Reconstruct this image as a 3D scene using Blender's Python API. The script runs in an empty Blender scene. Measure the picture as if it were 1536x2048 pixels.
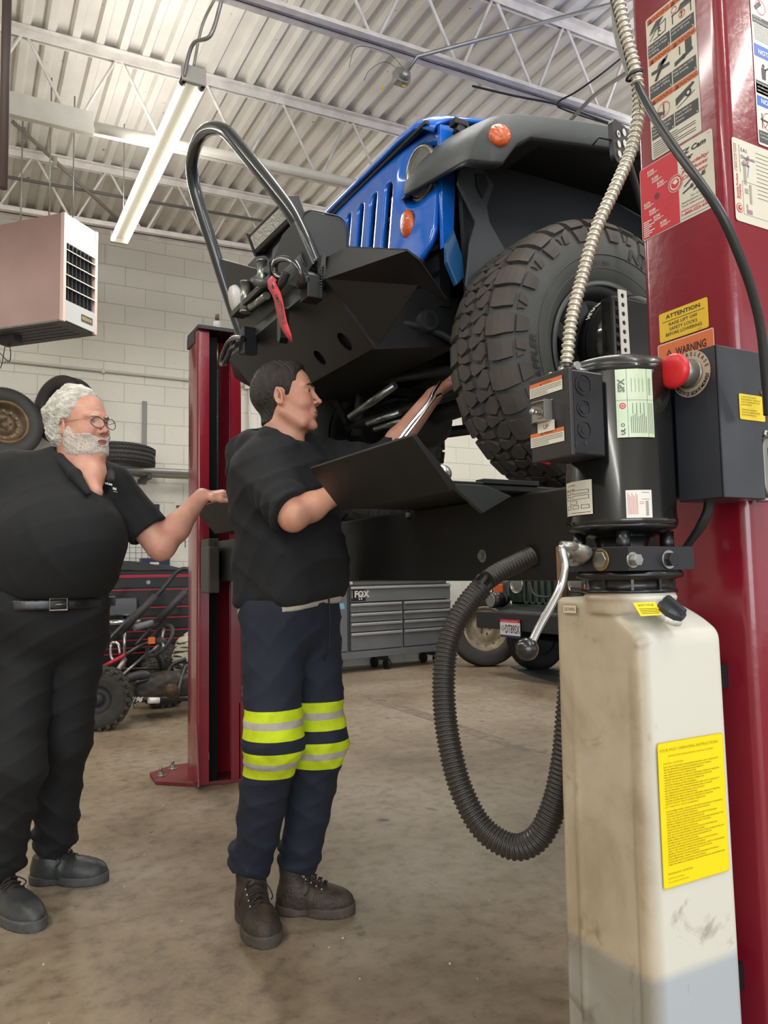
import bpy, bmesh, random
import numpy as np
from math import sin, cos, tan, pi, radians, atan2, sqrt, hypot
from mathutils import Vector, Matrix, Euler

# ------------------------------------------------------------------ camera, light, exposure
SC = bpy.context.scene
COL = SC.collection
F, EYE = 1540.0, 1.10
YAW, PITCH, ROLL = radians(28.8), radians(4.6), radians(-1.0)
CAMR = Euler((0, 0, -YAW)).to_matrix() @ Euler((pi/2 + PITCH, 0, 0)).to_matrix() @ Euler((0, 0, ROLL)).to_matrix()
cam_d = bpy.data.cameras.new('camera')
cam_d.sensor_fit = 'VERTICAL'; cam_d.sensor_height = 32.0; cam_d.lens = 32.0*F/2048
cam_d.clip_start = 0.05; cam_d.clip_end = 200
cam = bpy.data.objects.new('camera', cam_d); COL.objects.link(cam)
cam.matrix_world = Matrix.Translation((0, 0, EYE)) @ CAMR.to_4x4()
SC.camera = cam
SC.view_settings.view_transform = 'Standard'
SC.view_settings.look = 'None'
SC.view_settings.gamma = 1.0
SC.view_settings.exposure = -0.08
try: SC.view_settings.use_curve_mapping = False
except Exception: pass

W = bpy.data.worlds.new('world'); SC.world = W; W.use_nodes = True
bg = W.node_tree.nodes['Background']
bg.inputs[0].default_value = (0.95, 0.97, 1.0, 1); bg.inputs[1].default_value = 1.2

def area(name, loc, rot, sx, sy, power, color=(1, 1, 1)):
    d = bpy.data.lights.new(name, 'AREA'); d.shape = 'RECTANGLE'; d.size = sx; d.size_y = sy
    d.energy = power; d.color = color
    o = bpy.data.objects.new(name, d); COL.objects.link(o); o.location = loc; o.rotation_euler = rot
    return o
WARM = (1.0, 0.98, 0.93)
# fluorescent strips: first in view, last read from column glare, rest added as fill
LAMPS = [(1.11, 4.20), (4.3, 5.6), (7.2, 5.6), (4.6, 1.6), (1.6, 0.6), (-1.6, 0.8), (-1.8, 4.6), (8.0, 1.6), (1.2, -2.4), (-2.6, -2.4), (3.55, -1.9)]
for lx, ly in LAMPS:
    area('ceiling_strip_and_fill', (lx, ly + 1.2, 3.92), (0, 0, 0), 0.2, 2.3, 48, WARM)
    area('ceiling_uplight_fill', (lx, ly + 1.2, 4.04), (pi, 0, 0), 0.2, 2.3, 20, WARM)  # upward fill added above each strip to brighten the ceiling
# daylight entering by the open bay door behind the camera
area('bay_door_daylight', (-2.5, -6.5, 2.2), (radians(82), 0, radians(-22)), 6.0, 3.6, 330, (0.9, 0.95, 1.0))

# ------------------------------------------------------------------ pixel rays (reference frame 1536 x 2048)
CAMO = Vector((0, 0, EYE))
FWD = Vector((sin(YAW), cos(YAW), 0)); RGT = Vector((cos(YAW), -sin(YAW), 0))
def ray(px, py): return CAMR @ Vector(((px-768)/F, -(py-1024)/F, -1.0))
def at(px, py, Z):
    d = ray(px, py); return CAMO + d*(Z/d.dot(FWD))
def onx(px, py, x):
    d = ray(px, py); return CAMO + d*(x/d.x)
def ony(px, py, y):
    d = ray(px, py); return CAMO + d*(y/d.y)
def onz(px, py, z):
    d = ray(px, py); return CAMO + d*((z-EYE)/d.z)

# ------------------------------------------------------------------ materials
MATS = {}
def mat(name, col, rough=0.5, metal=0.0, spec=None, noise=None, scale=20.0, bump=0.0, bscale=60.0, coat=0.0, trans=0.0, emit=None, alpha=1.0, sub=0.0, col2=None, detail=5.0, rvar=0.0, stretch=None, sheen=0.0, ramp=(0.35, 0.7)):
    if name in MATS: return MATS[name]
    m = bpy.data.materials.new(name); m.use_nodes = True; MATS[name] = m
    nt = m.node_tree; b = nt.nodes['Principled BSDF']
    c = (*col, 1) if len(col) == 3 else col
    b.inputs['Base Color'].default_value = c
    b.inputs['Roughness'].default_value = rough; b.inputs['Metallic'].default_value = metal
    if spec is not None: b.inputs['Specular IOR Level'].default_value = spec
    b.inputs['Coat Weight'].default_value = coat; b.inputs['Coat Roughness'].default_value = 0.08
    b.inputs['Transmission Weight'].default_value = trans
    b.inputs['Sheen Weight'].default_value = sheen
    if sub: b.inputs['Subsurface Weight'].default_value = sub; b.inputs['Subsurface Radius'].default_value = (0.03, 0.012, 0.006); b.inputs['Subsurface Scale'].default_value = 0.4
    b.inputs['Alpha'].default_value = alpha
    if emit: b.inputs['Emission Color'].default_value = (*emit[:3], 1); b.inputs['Emission Strength'].default_value = emit[3]
    tc = mp = None
    def coords():
        nonlocal tc, mp
        if mp is None:
            tc = nt.nodes.new('ShaderNodeTexCoord'); mp = nt.nodes.new('ShaderNodeMapping')
            nt.links.new(tc.outputs['Object'], mp.inputs['Vector'])
            if stretch: mp.inputs['Scale'].default_value = stretch
        return mp.outputs['Vector']
    if col2 is not None or noise:
        n = nt.nodes.new('ShaderNodeTexNoise'); n.inputs['Scale'].default_value = scale; n.inputs['Detail'].default_value = detail
        nt.links.new(coords(), n.inputs['Vector'])
        r = nt.nodes.new('ShaderNodeValToRGB'); r.color_ramp.elements[0].position = ramp[0]; r.color_ramp.elements[1].position = ramp[1]
        if col2 is None: col2 = tuple(max(0, x*(1-noise)) for x in col[:3])
        r.color_ramp.elements[0].color = (*col2, 1); r.color_ramp.elements[1].color = c
        nt.links.new(n.outputs['Fac'], r.inputs['Fac']); nt.links.new(r.outputs['Color'], b.inputs['Base Color'])
        if rvar:
            mr = nt.nodes.new('ShaderNodeMapRange'); mr.inputs[3].default_value = rough-rvar; mr.inputs[4].default_value = rough+rvar
            nt.links.new(n.outputs['Fac'], mr.inputs[0]); nt.links.new(mr.outputs[0], b.inputs['Roughness'])
    if bump:
        n2 = nt.nodes.new('ShaderNodeTexNoise'); n2.inputs['Scale'].default_value = bscale; n2.inputs['Detail'].default_value = 4
        nt.links.new(coords(), n2.inputs['Vector'])
        bp = nt.nodes.new('ShaderNodeBump'); bp.inputs['Strength'].default_value = bump; bp.inputs['Distance'].default_value = 0.01
        nt.links.new(n2.outputs['Fac'], bp.inputs['Height']); nt.links.new(bp.outputs['Normal'], b.inputs['Normal'])
    return m
def S(r, g, b):   # sRGB 0-255 -> linear
    f = lambda v: (v/255/12.92) if v/255 <= 0.04045 else ((v/255+0.055)/1.055)**2.4
    return (f(r), f(g), f(b))

# ------------------------------------------------------------------ mesh builder
class MB:
    def __init__(s): s.v = []; s.f = []; s.m = []; s.s = []
    def add(s, vs, fs, mi=0, sm=False, M=None):
        o = len(s.v)
        for p in vs:
            p = Vector(p); s.v.append(tuple(M @ p) if M is not None else tuple(p))
        for f in fs: s.f.append(tuple(i+o for i in f)); s.m.append(mi); s.s.append(sm)
        return s
    def box(s, c, d, mi=0, M=None, rot=None, taper=None):
        x, y, z = d[0]/2, d[1]/2, d[2]/2
        tx, ty = taper or (1, 1)
        vs = [(-x, -y, -z), (x, -y, -z), (x, y, -z), (-x, y, -z), (-x*tx, -y*ty, z), (x*tx, -y*ty, z), (x*tx, y*ty, z), (-x*tx, y*ty, z)]
        T = Matrix.Translation(c)
        if rot is not None: T = T @ (Euler(rot).to_matrix().to_4x4() if not isinstance(rot, Matrix) else rot.to_4x4())
        if M is not None: T = M @ T
        return s.add(vs, [(0, 3, 2, 1), (4, 5, 6, 7), (0, 1, 5, 4), (1, 2, 6, 5), (2, 3, 7, 6), (3, 0, 4, 7)], mi, False, T)
    def bx(s, x0, x1, y0, y1, z0, z1, mi=0, M=None):
        return s.box(((x0+x1)/2, (y0+y1)/2, (z0+z1)/2), (abs(x1-x0), abs(y1-y0), abs(z1-z0)), mi, M)
    def hexa(s, b, t, mi=0, M=None):   # two quads (bottom, top) with the same winding
        return s.add(list(b)+list(t), [(0, 3, 2, 1), (4, 5, 6, 7), (0, 1, 5, 4), (1, 2, 6, 5), (2, 3, 7, 6), (3, 0, 4, 7)], mi, False, M)
    def tube(s, pts, r, n=10, mi=0, closed=False, caps=True, M=None, sm=True, flat=None):
        pts = [Vector(p) for p in pts]; N = len(pts)
        rs = r if isinstance(r, (list, tuple)) else [r]*N
        tang = []
        for i in range(N):
            a = pts[(i-1) % N] if (closed or i > 0) else pts[i]
            b = pts[(i+1) % N] if (closed or i < N-1) else pts[i]
            t = (b-a); tang.append(t.normalized() if t.length > 1e-9 else Vector((0, 0, 1)))
        u = tang[0].orthogonal().normalized()
        if abs(tang[0].z) < 0.9: u = Vector((0, 0, 1)).cross(tang[0]).normalized()
        vs = []; prev = tang[0]
        for i in range(N):
            q = prev.rotation_difference(tang[i]); u = q @ u; prev = tang[i]
            u = (u - tang[i]*u.dot(tang[i])).normalized(); w = tang[i].cross(u)
            for k in range(n):
                a = 2*pi*k/n
                fu, fw = (1, 1) if flat is None else flat
                vs.append(pts[i] + (u*cos(a)*fu + w*sin(a)*fw)*rs[i])
        fs = []
        for i in range(N if closed else N-1):
            j = (i+1) % N
            for k in range(n): fs.append((i*n+k, i*n+(k+1) % n, j*n+(k+1) % n, j*n+k))
        s.add(vs, fs, mi, sm, M)
        if caps and not closed:
            o = len(s.v)-len(vs)
            s.f.append(tuple(o+k for k in reversed(range(n)))); s.m.append(mi); s.s.append(False)
            s.f.append(tuple(o+(N-1)*n+k for k in range(n))); s.m.append(mi); s.s.append(False)
        return s
    def cyl(s, a, b, r, r2=None, n=20, mi=0, M=None, sm=True):
        return s.tube([a, b], [r, r if r2 is None else r2], n, mi, M=M, sm=sm)
    def lathe(s, prof, M=None, n=32, mi=0, sm=True, a0=0.0, a1=2*pi, close=False):   # prof: (radius, z) about local z
        full = abs(a1-a0-2*pi) < 1e-6; na = n if full else n+1
        vs = []
        for k in range(na):
            a = a0+(a1-a0)*k/n
            for (r, z) in prof: vs.append((r*cos(a), r*sin(a), z))
        P = len(prof); fs = []
        for k in range(n):
            k2 = (k+1) % na if full else k+1
            for i in range(P-1 if not close else P):
                j = (i+1) % P
                fs.append((k*P+i, k2*P+i, k2*P+j, k*P+j))
        return s.add(vs, fs, mi, sm, M)
    def prism(s, poly, h0, h1, axis='z', mi=0, M=None, sm=False):   # poly in the plane across the axis
        n = len(poly)
        def P(p, h):
            if axis == 'z': return (p[0], p[1], h)
            if axis == 'y': return (p[0], h, p[1])
            return (h, p[0], p[1])
        vs = [P(p, h0) for p in poly]+[P(p, h1) for p in poly]
        s.add(vs, [(i, (i+1) % n, n+(i+1) % n, n+i) for i in range(n)], mi, sm, M)
        o = len(s.v)-2*n
        s.f.append(tuple(o+i for i in reversed(range(n)))); s.m.append(mi); s.s.append(False)
        s.f.append(tuple(o+n+i for i in range(n))); s.m.append(mi); s.s.append(False)
        return s
    def ball(s, c, r, n=16, mi=0, sc=(1, 1, 1), M=None):
        vs = []; fs = []; h = n//2
        for i in range(h+1):
            t = pi*i/h
            for k in range(n): vs.append((c[0]+r*sc[0]*sin(t)*cos(2*pi*k/n), c[1]+r*sc[1]*sin(t)*sin(2*pi*k/n), c[2]+r*sc[2]*cos(t)))
        for i in range(h):
            for k in range(n): fs.append((i*n+k, (i+1)*n+k, (i+1)*n+(k+1) % n, i*n+(k+1) % n))
        return s.add(vs, fs, mi, True, M)
    def build(s, name, mats, parent=None, bevel=0.0, seg=2, local=False, weld=False, solid=0.0):
        me = bpy.data.meshes.new(name); me.from_pydata(s.v, [], s.f)
        if not isinstance(mats, (list, tuple)): mats = [mats]
        for m in mats: me.materials.append(m)
        me.polygons.foreach_set('material_index', s.m); me.polygons.foreach_set('use_smooth', s.s)
        bm = bmesh.new(); bm.from_mesh(me)
        if weld: bmesh.ops.remove_doubles(bm, verts=bm.verts, dist=1e-5)
        bmesh.ops.recalc_face_normals(bm, faces=bm.faces); bm.to_mesh(me); bm.free(); me.update()
        o = bpy.data.objects.new(name, me); COL.objects.link(o)
        if parent is not None:
            o.parent = parent
            if not local: o.matrix_parent_inverse = world_of(parent).inverted()
        if solid:
            md = o.modifiers.new('solid', 'SOLIDIFY'); md.thickness = solid; md.offset = 0
        if bevel:
            md = o.modifiers.new('bevel', 'BEVEL'); md.width = bevel; md.segments = seg; md.limit_method = 'ANGLE'; md.angle_limit = radians(40)
            md.harden_normals = False
        return o
def world_of(o):
    M = Matrix.LocRotScale(o.location, o.rotation_euler, o.scale)
    if o.parent is not None: M = world_of(o.parent) @ o.matrix_parent_inverse @ M
    return M
def tag(o, label=None, cat=None, group=None, kind=None):
    if label: o['label'] = label
    if cat: o['category'] = cat
    if group: o['group'] = group
    if kind: o['kind'] = kind
    return o
def thing(name, label, cat, loc=(0, 0, 0), rz=0.0, group=None):
    o = bpy.data.objects.new(name, None); COL.objects.link(o); o.empty_display_size = 0.05
    o.location = loc; o.rotation_euler = (0, 0, rz)
    return tag(o, label, cat, group)
def copy_tree(o, parent=None):
    c = o.copy(); COL.objects.link(c)
    if parent is not None: c.parent = parent
    for ch in [x for x in list(o.children)]: copy_tree(ch, c)
    return c
def struct(o): o['kind'] = 'structure'; return o
def spline(pts, n=8, closed=False):
    pts = [Vector(p) for p in pts]; N = len(pts); out = []
    rng = range(N if closed else N-1)
    for i in rng:
        if closed: p0, p1, p2, p3 = pts[(i-1) % N], pts[i], pts[(i+1) % N], pts[(i+2) % N]
        else: p0, p1, p2, p3 = pts[max(i-1, 0)], pts[i], pts[i+1], pts[min(i+2, N-1)]
        for k in range(n):
            t = k/n; t2 = t*t; t3 = t2*t
            out.append(0.5*((2*p1)+(-p0+p2)*t+(2*p0-5*p1+4*p2-p3)*t2+(-p0+3*p1-3*p2+p3)*t3))
    if not closed: out.append(pts[-1])
    return out
def arc_poly(cx, cz, r, a0, a1, n): return [(cx+r*cos(a0+(a1-a0)*k/n), cz+r*sin(a0+(a1-a0)*k/n)) for k in range(n+1)]
def rrect(w, h, r, n=4, cx=0, cy=0):
    o = []
    for (sx, sy, a) in ((1, 1, 0), (-1, 1, pi/2), (-1, -1, pi), (1, -1, 3*pi/2)):
        for k in range(n+1):
            t = a+pi/2*k/n; o.append((cx+sx*(w/2-r)+r*cos(t), cy+sy*(h/2-r)+r*sin(t)))
    return o

# ------------------------------------------------------------------ lettering and flat labels
_fc = {}
def text_polys(txt, bold=0.0, shear=0.0, spacing=1.0):
    key = (txt, bold, shear, spacing)
    if key in _fc: return _fc[key]
    c = bpy.data.curves.new('lettering', 'FONT'); c.body = txt; c.size = 1.0; c.resolution_u = 2; c.offset = bold; c.shear = shear; c.space_character = spacing
    c.fill_mode = 'FRONT'
    o = bpy.data.objects.new('lettering', c)
    me = bpy.data.meshes.new_from_object(o)
    vs = [tuple(v.co) for v in me.vertices]; fs = [tuple(p.vertices) for p in me.polygons]
    bpy.data.objects.remove(o); bpy.data.meshes.remove(me); bpy.data.curves.remove(c)
    if vs: x0 = min(v[0] for v in vs); x1 = max(v[0] for v in vs); y0 = min(v[1] for v in vs); y1 = max(v[1] for v in vs)
    else: x0 = x1 = y0 = y1 = 0
    _fc[key] = (vs, fs, x0, x1, y0, y1); return _fc[key]
class Label:
    """a flat printed label: origin at its lower left corner, axes U (right) and V (up)"""
    def __init__(s, O, U, V, w, h, lift=0.0008, step=0.00025):
        s.O = Vector(O); s.U = Vector(U).normalized(); s.V = Vector(V).normalized(); s.N = s.U.cross(s.V)
        s.w = w; s.h = h; s.mb = MB(); s.mats = []; s.lift = lift; s.step = step; s.wrap = None
    def mi(s, m):
        if m not in s.mats: s.mats.append(m)
        return s.mats.index(m)
    def P(s, u, v, k):
        if s.wrap: return s.wrap(u, v, s.lift+s.step*k)
        return s.O+s.U*u+s.V*v+s.N*(s.lift+s.step*k)
    def poly(s, pts, m, k=1):
        s.mb.add([s.P(a, b, k) for a, b in pts], [tuple(range(len(pts)))], s.mi(m)); return s
    def rect(s, u0, v0, u1, v1, m, k=1, r=0):
        if s.wrap:
            n = 6
            for i in range(n):
                a, b = u0+(u1-u0)*i/n, u0+(u1-u0)*(i+1)/n
                s.poly([(a, v0), (b, v0), (b, v1), (a, v1)], m, k)
            return s
        if r: return s.poly(rrect(u1-u0, v1-v0, r, 4, (u0+u1)/2, (v0+v1)/2), m, k)
        return s.poly([(u0, v0), (u1, v0), (u1, v1), (u0, v1)], m, k)
    def disc(s, u, v, r, m, k=2, n=20, r2=None):
        if r2 is None: return s.poly([(u+r*cos(2*pi*i/n), v+r*sin(2*pi*i/n)) for i in range(n)], m, k)
        for i in range(n):
            a, b = 2*pi*i/n, 2*pi*(i+1)/n
            s.poly([(u+r*cos(a), v+r*sin(a)), (u+r*cos(b), v+r*sin(b)), (u+r2*cos(b), v+r2*sin(b)), (u+r2*cos(a), v+r2*sin(a))], m, k)
        return s
    def line(s, u0, v0, u1, v1, t, m, k=2):
        d = Vector((u1-u0, v1-v0)); n = Vector((-d.y, d.x)).normalized()*t/2
        return s.poly([(u0-n.x, v0-n.y), (u1-n.x, v1-n.y), (u1+n.x, v1+n.y), (u0+n.x, v0+n.y)], m, k)
    def text(s, txt, u, v, size, m, align='l', k=3, bold=0.0, width=None, shear=0.0, rot=0.0, sx=1.0, spacing=1.0):
        """(u, v) baseline point; size = capital height"""
        vs, fs, x0, x1, y0, y1 = text_polys(txt, bold, shear, spacing)
        if not vs: return s
        q = size/0.69; kx = q*sx
        if width: kx = width/(x1-x0)
        off = {'l': x0, 'c': (x0+x1)/2, 'r': x1}[align]
        c, sn = cos(rot), sin(rot)
        s.mb.add([s.P(u+((x-off)*kx)*c-(y*q)*sn, v+((x-off)*kx)*sn+(y*q)*c, k) for x, y, z in vs], fs, s.mi(m)); return s
    def lines(s, rows, u, v, size, gap, m, width=None, k=3):
        for i, t in enumerate(rows):
            if t: s.text(t, u, v-i*gap, size, m, k=k, width=None if width is None else width*min(1, len(t)/max(len(r) for r in rows)))
        return s
    def build(s, name, parent=None, label=None):
        o = s.mb.build(name, s.mats, parent)
        if label: o['label'] = label
        return o

# ------------------------------------------------------------------ smooth surfaces from distance fields
def surf_net(fn, lo, hi, h):
    lo = np.array(lo, float); hi = np.array(hi, float); n = np.ceil((hi-lo)/h).astype(int)+1
    X, Y, Z = np.meshgrid(*[(lo[i]+h*np.arange(n[i])).astype(np.float32) for i in range(3)], indexing='ij')
    D = fn(X, Y, Z).astype(np.float32); ins = D < 0
    c = np.zeros(tuple(n-1), np.int8)
    for i in (0, 1):
        for j in (0, 1):
            for k in (0, 1): c += ins[i:n[0]-1+i, j:n[1]-1+j, k:n[2]-1+k]
    act = (c > 0) & (c < 8); ids = -np.ones(act.shape, np.int64); idx = np.argwhere(act); ids[act] = np.arange(len(idx))
    acc = np.zeros((len(idx), 3)); cnt = np.zeros(len(idx))
    I, J, K = idx[:, 0], idx[:, 1], idx[:, 2]
    cor = [(i, j, k) for i in (0, 1) for j in (0, 1) for k in (0, 1)]
    for a in range(8):
        for ax in range(3):
            if cor[a][ax] == 1: continue
            b = list(cor[a]); b[ax] = 1
            da = D[I+cor[a][0], J+cor[a][1], K+cor[a][2]]; db = D[I+b[0], J+b[1], K+b[2]]
            m = (da < 0) != (db < 0); t = np.where(m, da/np.where(da-db == 0, 1, da-db), 0)
            p = np.array(cor[a], float)[None, :]+0*acc
            p[:, ax] += t; acc += np.where(m[:, None], p, 0); cnt += m
    V = lo+h*(idx+acc/np.maximum(cnt, 1)[:, None])
    faces = []
    for ax in range(3):
        o1, o2 = [(1, 2), (2, 0), (0, 1)][ax]
        sl = [slice(0, None)]*3
        A = np.moveaxis(ins, ax, 0)[:-1]; B = np.moveaxis(ins, ax, 0)[1:]
        ch = np.moveaxis(A != B, 0, ax); fl = np.moveaxis(A, 0, ax)
        e = np.argwhere(ch); e = e[(e[:, o1] > 0) & (e[:, o2] > 0) & (e[:, o1] < n[o1]-1) & (e[:, o2] < n[o2]-1)]
        s = fl[e[:, 0], e[:, 1], e[:, 2]]
        def g(d1, d2):
            q = e.copy(); q[:, o1] += d1; q[:, o2] += d2; return ids[q[:, 0], q[:, 1], q[:, 2]]
        q = np.stack([g(-1, -1), g(0, -1), g(0, 0), g(-1, 0)], 1)
        q[~s] = q[~s][:, ::-1]; faces.append(q)
    return V, np.concatenate(faces)
def sdf_obj(name, fn, lo, hi, h, mats, parent=None, matfn=None, relax=2, local=False):
    V, Fc = surf_net(fn, lo, hi, h)
    # light relaxation keeps the voxel steps out of the surface
    for _ in range(relax):
        acc = np.zeros_like(V); cnt = np.zeros(len(V))
        for a in range(4):
            b = Fc[:, (a+1) % 4]; np.add.at(acc, Fc[:, a], V[b]); np.add.at(cnt, Fc[:, a], 1)
            np.add.at(acc, b, V[Fc[:, a]]); np.add.at(cnt, b, 1)
        V = 0.5*V+0.5*acc/np.maximum(cnt, 1)[:, None]
    me = bpy.data.meshes.new(name)
    me.vertices.add(len(V)); me.vertices.foreach_set('co', V.astype(np.float32).ravel())
    me.loops.add(len(Fc)*4); me.loops.foreach_set('vertex_index', Fc.astype(np.int32).ravel())
    me.polygons.add(len(Fc)); me.polygons.foreach_set('loop_start', np.arange(0, len(Fc)*4, 4, dtype=np.int32))
    me.polygons.foreach_set('loop_total', np.full(len(Fc), 4, np.int32))
    if not isinstance(mats, (list, tuple)): mats = [mats]
    for m in mats: me.materials.append(m)
    if matfn is not None: me.polygons.foreach_set('material_index', matfn(V[Fc].mean(1)).astype(np.int32))
    me.update(calc_edges=True); me.polygons.foreach_set('use_smooth', np.ones(len(Fc), bool)); me.validate()
    o = bpy.data.objects.new(name, me); COL.objects.link(o)
    if parent is not None:
        o.parent = parent
        if not local: o.matrix_parent_inverse = world_of(parent).inverted()
    return o
# distance-field parts, all on numpy arrays
def smin(a, b, k):
    h = np.maximum(k-np.abs(a-b), 0)/k; return np.minimum(a, b)-h*h*k*0.25
def smax(a, b, k): return -smin(-a, -b, k)
def d_cap(X, Y, Z, a, b, ra, rb):
    ax, ay, az = a; bx_, by_, bz_ = b; dx, dy, dz = bx_-ax, by_-ay, bz_-az; L = dx*dx+dy*dy+dz*dz+1e-12
    t = np.clip(((X-ax)*dx+(Y-ay)*dy+(Z-az)*dz)/L, 0, 1)
    return np.sqrt((X-ax-t*dx)**2+(Y-ay-t*dy)**2+(Z-az-t*dz)**2)-(ra+(rb-ra)*t)
def d_ell(X, Y, Z, c, r, M=None):
    x, y, z = X-c[0], Y-c[1], Z-c[2]
    if M is not None:   # M: rows are the local axes
        x, y, z = (M[0][0]*x+M[0][1]*y+M[0][2]*z, M[1][0]*x+M[1][1]*y+M[1][2]*z, M[2][0]*x+M[2][1]*y+M[2][2]*z)
    k0 = np.sqrt((x/r[0])**2+(y/r[1])**2+(z/r[2])**2); k1 = np.sqrt((x/r[0]**2)**2+(y/r[1]**2)**2+(z/r[2]**2)**2)
    return k0*(k0-1)/np.maximum(k1, 1e-6)
def d_box(X, Y, Z, c, hs, r=0.0, M=None):
    x, y, z = X-c[0], Y-c[1], Z-c[2]
    if M is not None:
        x, y, z = (M[0][0]*x+M[0][1]*y+M[0][2]*z, M[1][0]*x+M[1][1]*y+M[1][2]*z, M[2][0]*x+M[2][1]*y+M[2][2]*z)
    qx, qy, qz = np.abs(x)-hs[0]+r, np.abs(y)-hs[1]+r, np.abs(z)-hs[2]+r
    return np.sqrt(np.maximum(qx, 0)**2+np.maximum(qy, 0)**2+np.maximum(qz, 0)**2)+np.minimum(np.maximum(np.maximum(qx, qy), qz), 0)-r
# ================================================================== THE ROOM
WALLY = 8.40
def ceil_z(x): return 4.842+0.035*x
m_block = mat('painted_block', S(226, 222, 210), 0.62, col2=S(196, 192, 180), scale=3.0)
nt = m_block.node_tree; b = nt.nodes['Principled BSDF']
tc = nt.nodes.new('ShaderNodeTexCoord'); sp = nt.nodes.new('ShaderNodeSeparateXYZ'); cb = nt.nodes.new('ShaderNodeCombineXYZ')
nt.links.new(tc.outputs['Object'], sp.inputs[0]); nt.links.new(sp.outputs['X'], cb.inputs['X']); nt.links.new(sp.outputs['Z'], cb.inputs['Y'])
br = nt.nodes.new('ShaderNodeTexBrick'); br.inputs['Scale'].default_value = 1.0; br.offset = 0.5
br.inputs['Brick Width'].default_value = 0.424; br.inputs['Row Height'].default_value = 0.212; br.inputs['Mortar Size'].default_value = 0.0045; br.inputs['Mortar Smooth'].default_value = 0.6
br.inputs['Color1'].default_value = (*S(228, 224, 212), 1); br.inputs['Color2'].default_value = (*S(222, 218, 205), 1); br.inputs['Mortar'].default_value = (*S(232, 229, 219), 1)
nt.links.new(cb.outputs[0], br.inputs['Vector'])
nz = nt.nodes.new('ShaderNodeTexNoise'); nz.inputs['Scale'].default_value = 26; nz.inputs['Detail'].default_value = 6
nt.links.new(tc.outputs['Object'], nz.inputs['Vector'])
pit = nt.nodes.new('ShaderNodeTexNoise'); pit.inputs['Scale'].default_value = 75; nt.links.new(tc.outputs['Object'], pit.inputs['Vector'])
pr = nt.nodes.new('ShaderNodeValToRGB'); pr.color_ramp.elements[0].position = 0.24; pr.color_ramp.elements[1].position = 0.34
nt.links.new(pit.outputs['Fac'], pr.inputs['Fac'])
mx = nt.nodes.new('ShaderNodeMix'); mx.data_type = 'RGBA'; mx.blend_type = 'MULTIPLY'; mx.inputs[0].default_value = 0.45
nt.links.new(br.outputs['Color'], mx.inputs[6]); nt.links.new(pr.outputs['Color'], mx.inputs[7]); nt.links.new(mx.outputs[2], b.inputs['Base Color'])
inv = nt.nodes.new('ShaderNodeMath'); inv.operation = 'MULTIPLY_ADD'; inv.inputs[1].default_value = -1.0; inv.inputs[2].default_value = 1.0
nt.links.new(br.outputs['Fac'], inv.inputs[0])
ad = nt.nodes.new('ShaderNodeMath'); ad.operation = 'MULTIPLY_ADD'; ad.inputs[1].default_value = 0.35; nt.links.new(nz.outputs['Fac'], ad.inputs[0]); nt.links.new(inv.outputs[0], ad.inputs[2])
bp = nt.nodes.new('ShaderNodeBump'); bp.inputs['Strength'].default_value = 0.9; bp.inputs['Distance'].default_value = 0.012
nt.links.new(ad.outputs[0], bp.inputs['Height']); nt.links.new(bp.outputs[0], b.inputs['Normal'])

# floor: worn sealed concrete
m_floor = mat('stained_concrete', S(150, 135, 112), 0.5)
nt = m_floor.node_tree; b = nt.nodes['Principled BSDF']
tc = nt.nodes.new('ShaderNodeTexCoord')
def noise_node(sc, det=6, rough=0.55, dist=0.0):
    n = nt.nodes.new('ShaderNodeTexNoise'); n.inputs['Scale'].default_value = sc; n.inputs['Detail'].default_value = det; n.inputs['Roughness'].default_value = rough; n.inputs['Distortion'].default_value = dist
    nt.links.new(tc.outputs['Object'], n.inputs['Vector']); return n
def ramp_node(src, stops):
    r = nt.nodes.new('ShaderNodeValToRGB'); e = r.color_ramp.elements
    e[0].position, e[0].color = stops[0][0], (*stops[0][1], 1); e[1].position, e[1].color = stops[-1][0], (*stops[-1][1], 1)
    for p, c in stops[1:-1]: q = e.new(p); q.color = (*c, 1)
    nt.links.new(src, r.inputs['Fac']); return r
def mixc(a, b_, fac=None, mode='MULTIPLY', f=1.0):
    m = nt.nodes.new('ShaderNodeMix'); m.data_type = 'RGBA'; m.blend_type = mode; m.inputs[0].default_value = f
    nt.links.new(a, m.inputs[6]); nt.links.new(b_, m.inputs[7])
    if fac is not None: nt.links.new(fac, m.inputs[0])
    return m.outputs[2]
base = ramp_node(noise_node(0.9, 8, 0.62, 0.4).outputs['Fac'], [(0.30, S(108, 92, 74)), (0.46, S(142, 126, 104)), (0.60, S(156, 143, 124)), (0.78, S(128, 113, 94))])
fine = ramp_node(noise_node(14, 8, 0.7).outputs['Fac'], [(0.3, (0.5, 0.48, 0.46)), (0.5, (0.93, 0.93, 0.93)), (0.72, (1.12, 1.10, 1.08))])
spots = ramp_node(noise_node(7.5, 3, 0.5).outputs['Fac'], [(0.24, (0.25, 0.22, 0.2)), (0.31, (1, 1, 1))])
specks = ramp_node(noise_node(46, 2, 0.5).outputs['Fac'], [(0.22, (0.3, 0.27, 0.24)), (0.28, (1, 1, 1))])
col = mixc(base.outputs[0], fine.outputs[0]); col = mixc(col, spots.outputs[0]); col = mixc(col, specks.outputs[0])
light = ramp_node(noise_node(30, 3).outputs['Fac'], [(0.74, (0, 0, 0)), (0.78, (1, 1, 1))])
pale = nt.nodes.new('ShaderNodeRGB'); pale.outputs[0].default_value = (*S(214, 208, 196), 1)
col = mixc(col, pale.outputs[0], light.outputs[0], 'MIX')
nt.links.new(col, b.inputs['Base Color'])
rr = nt.nodes.new('ShaderNodeMapRange'); rr.inputs[3].default_value = 0.34; rr.inputs[4].default_value = 0.62
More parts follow.
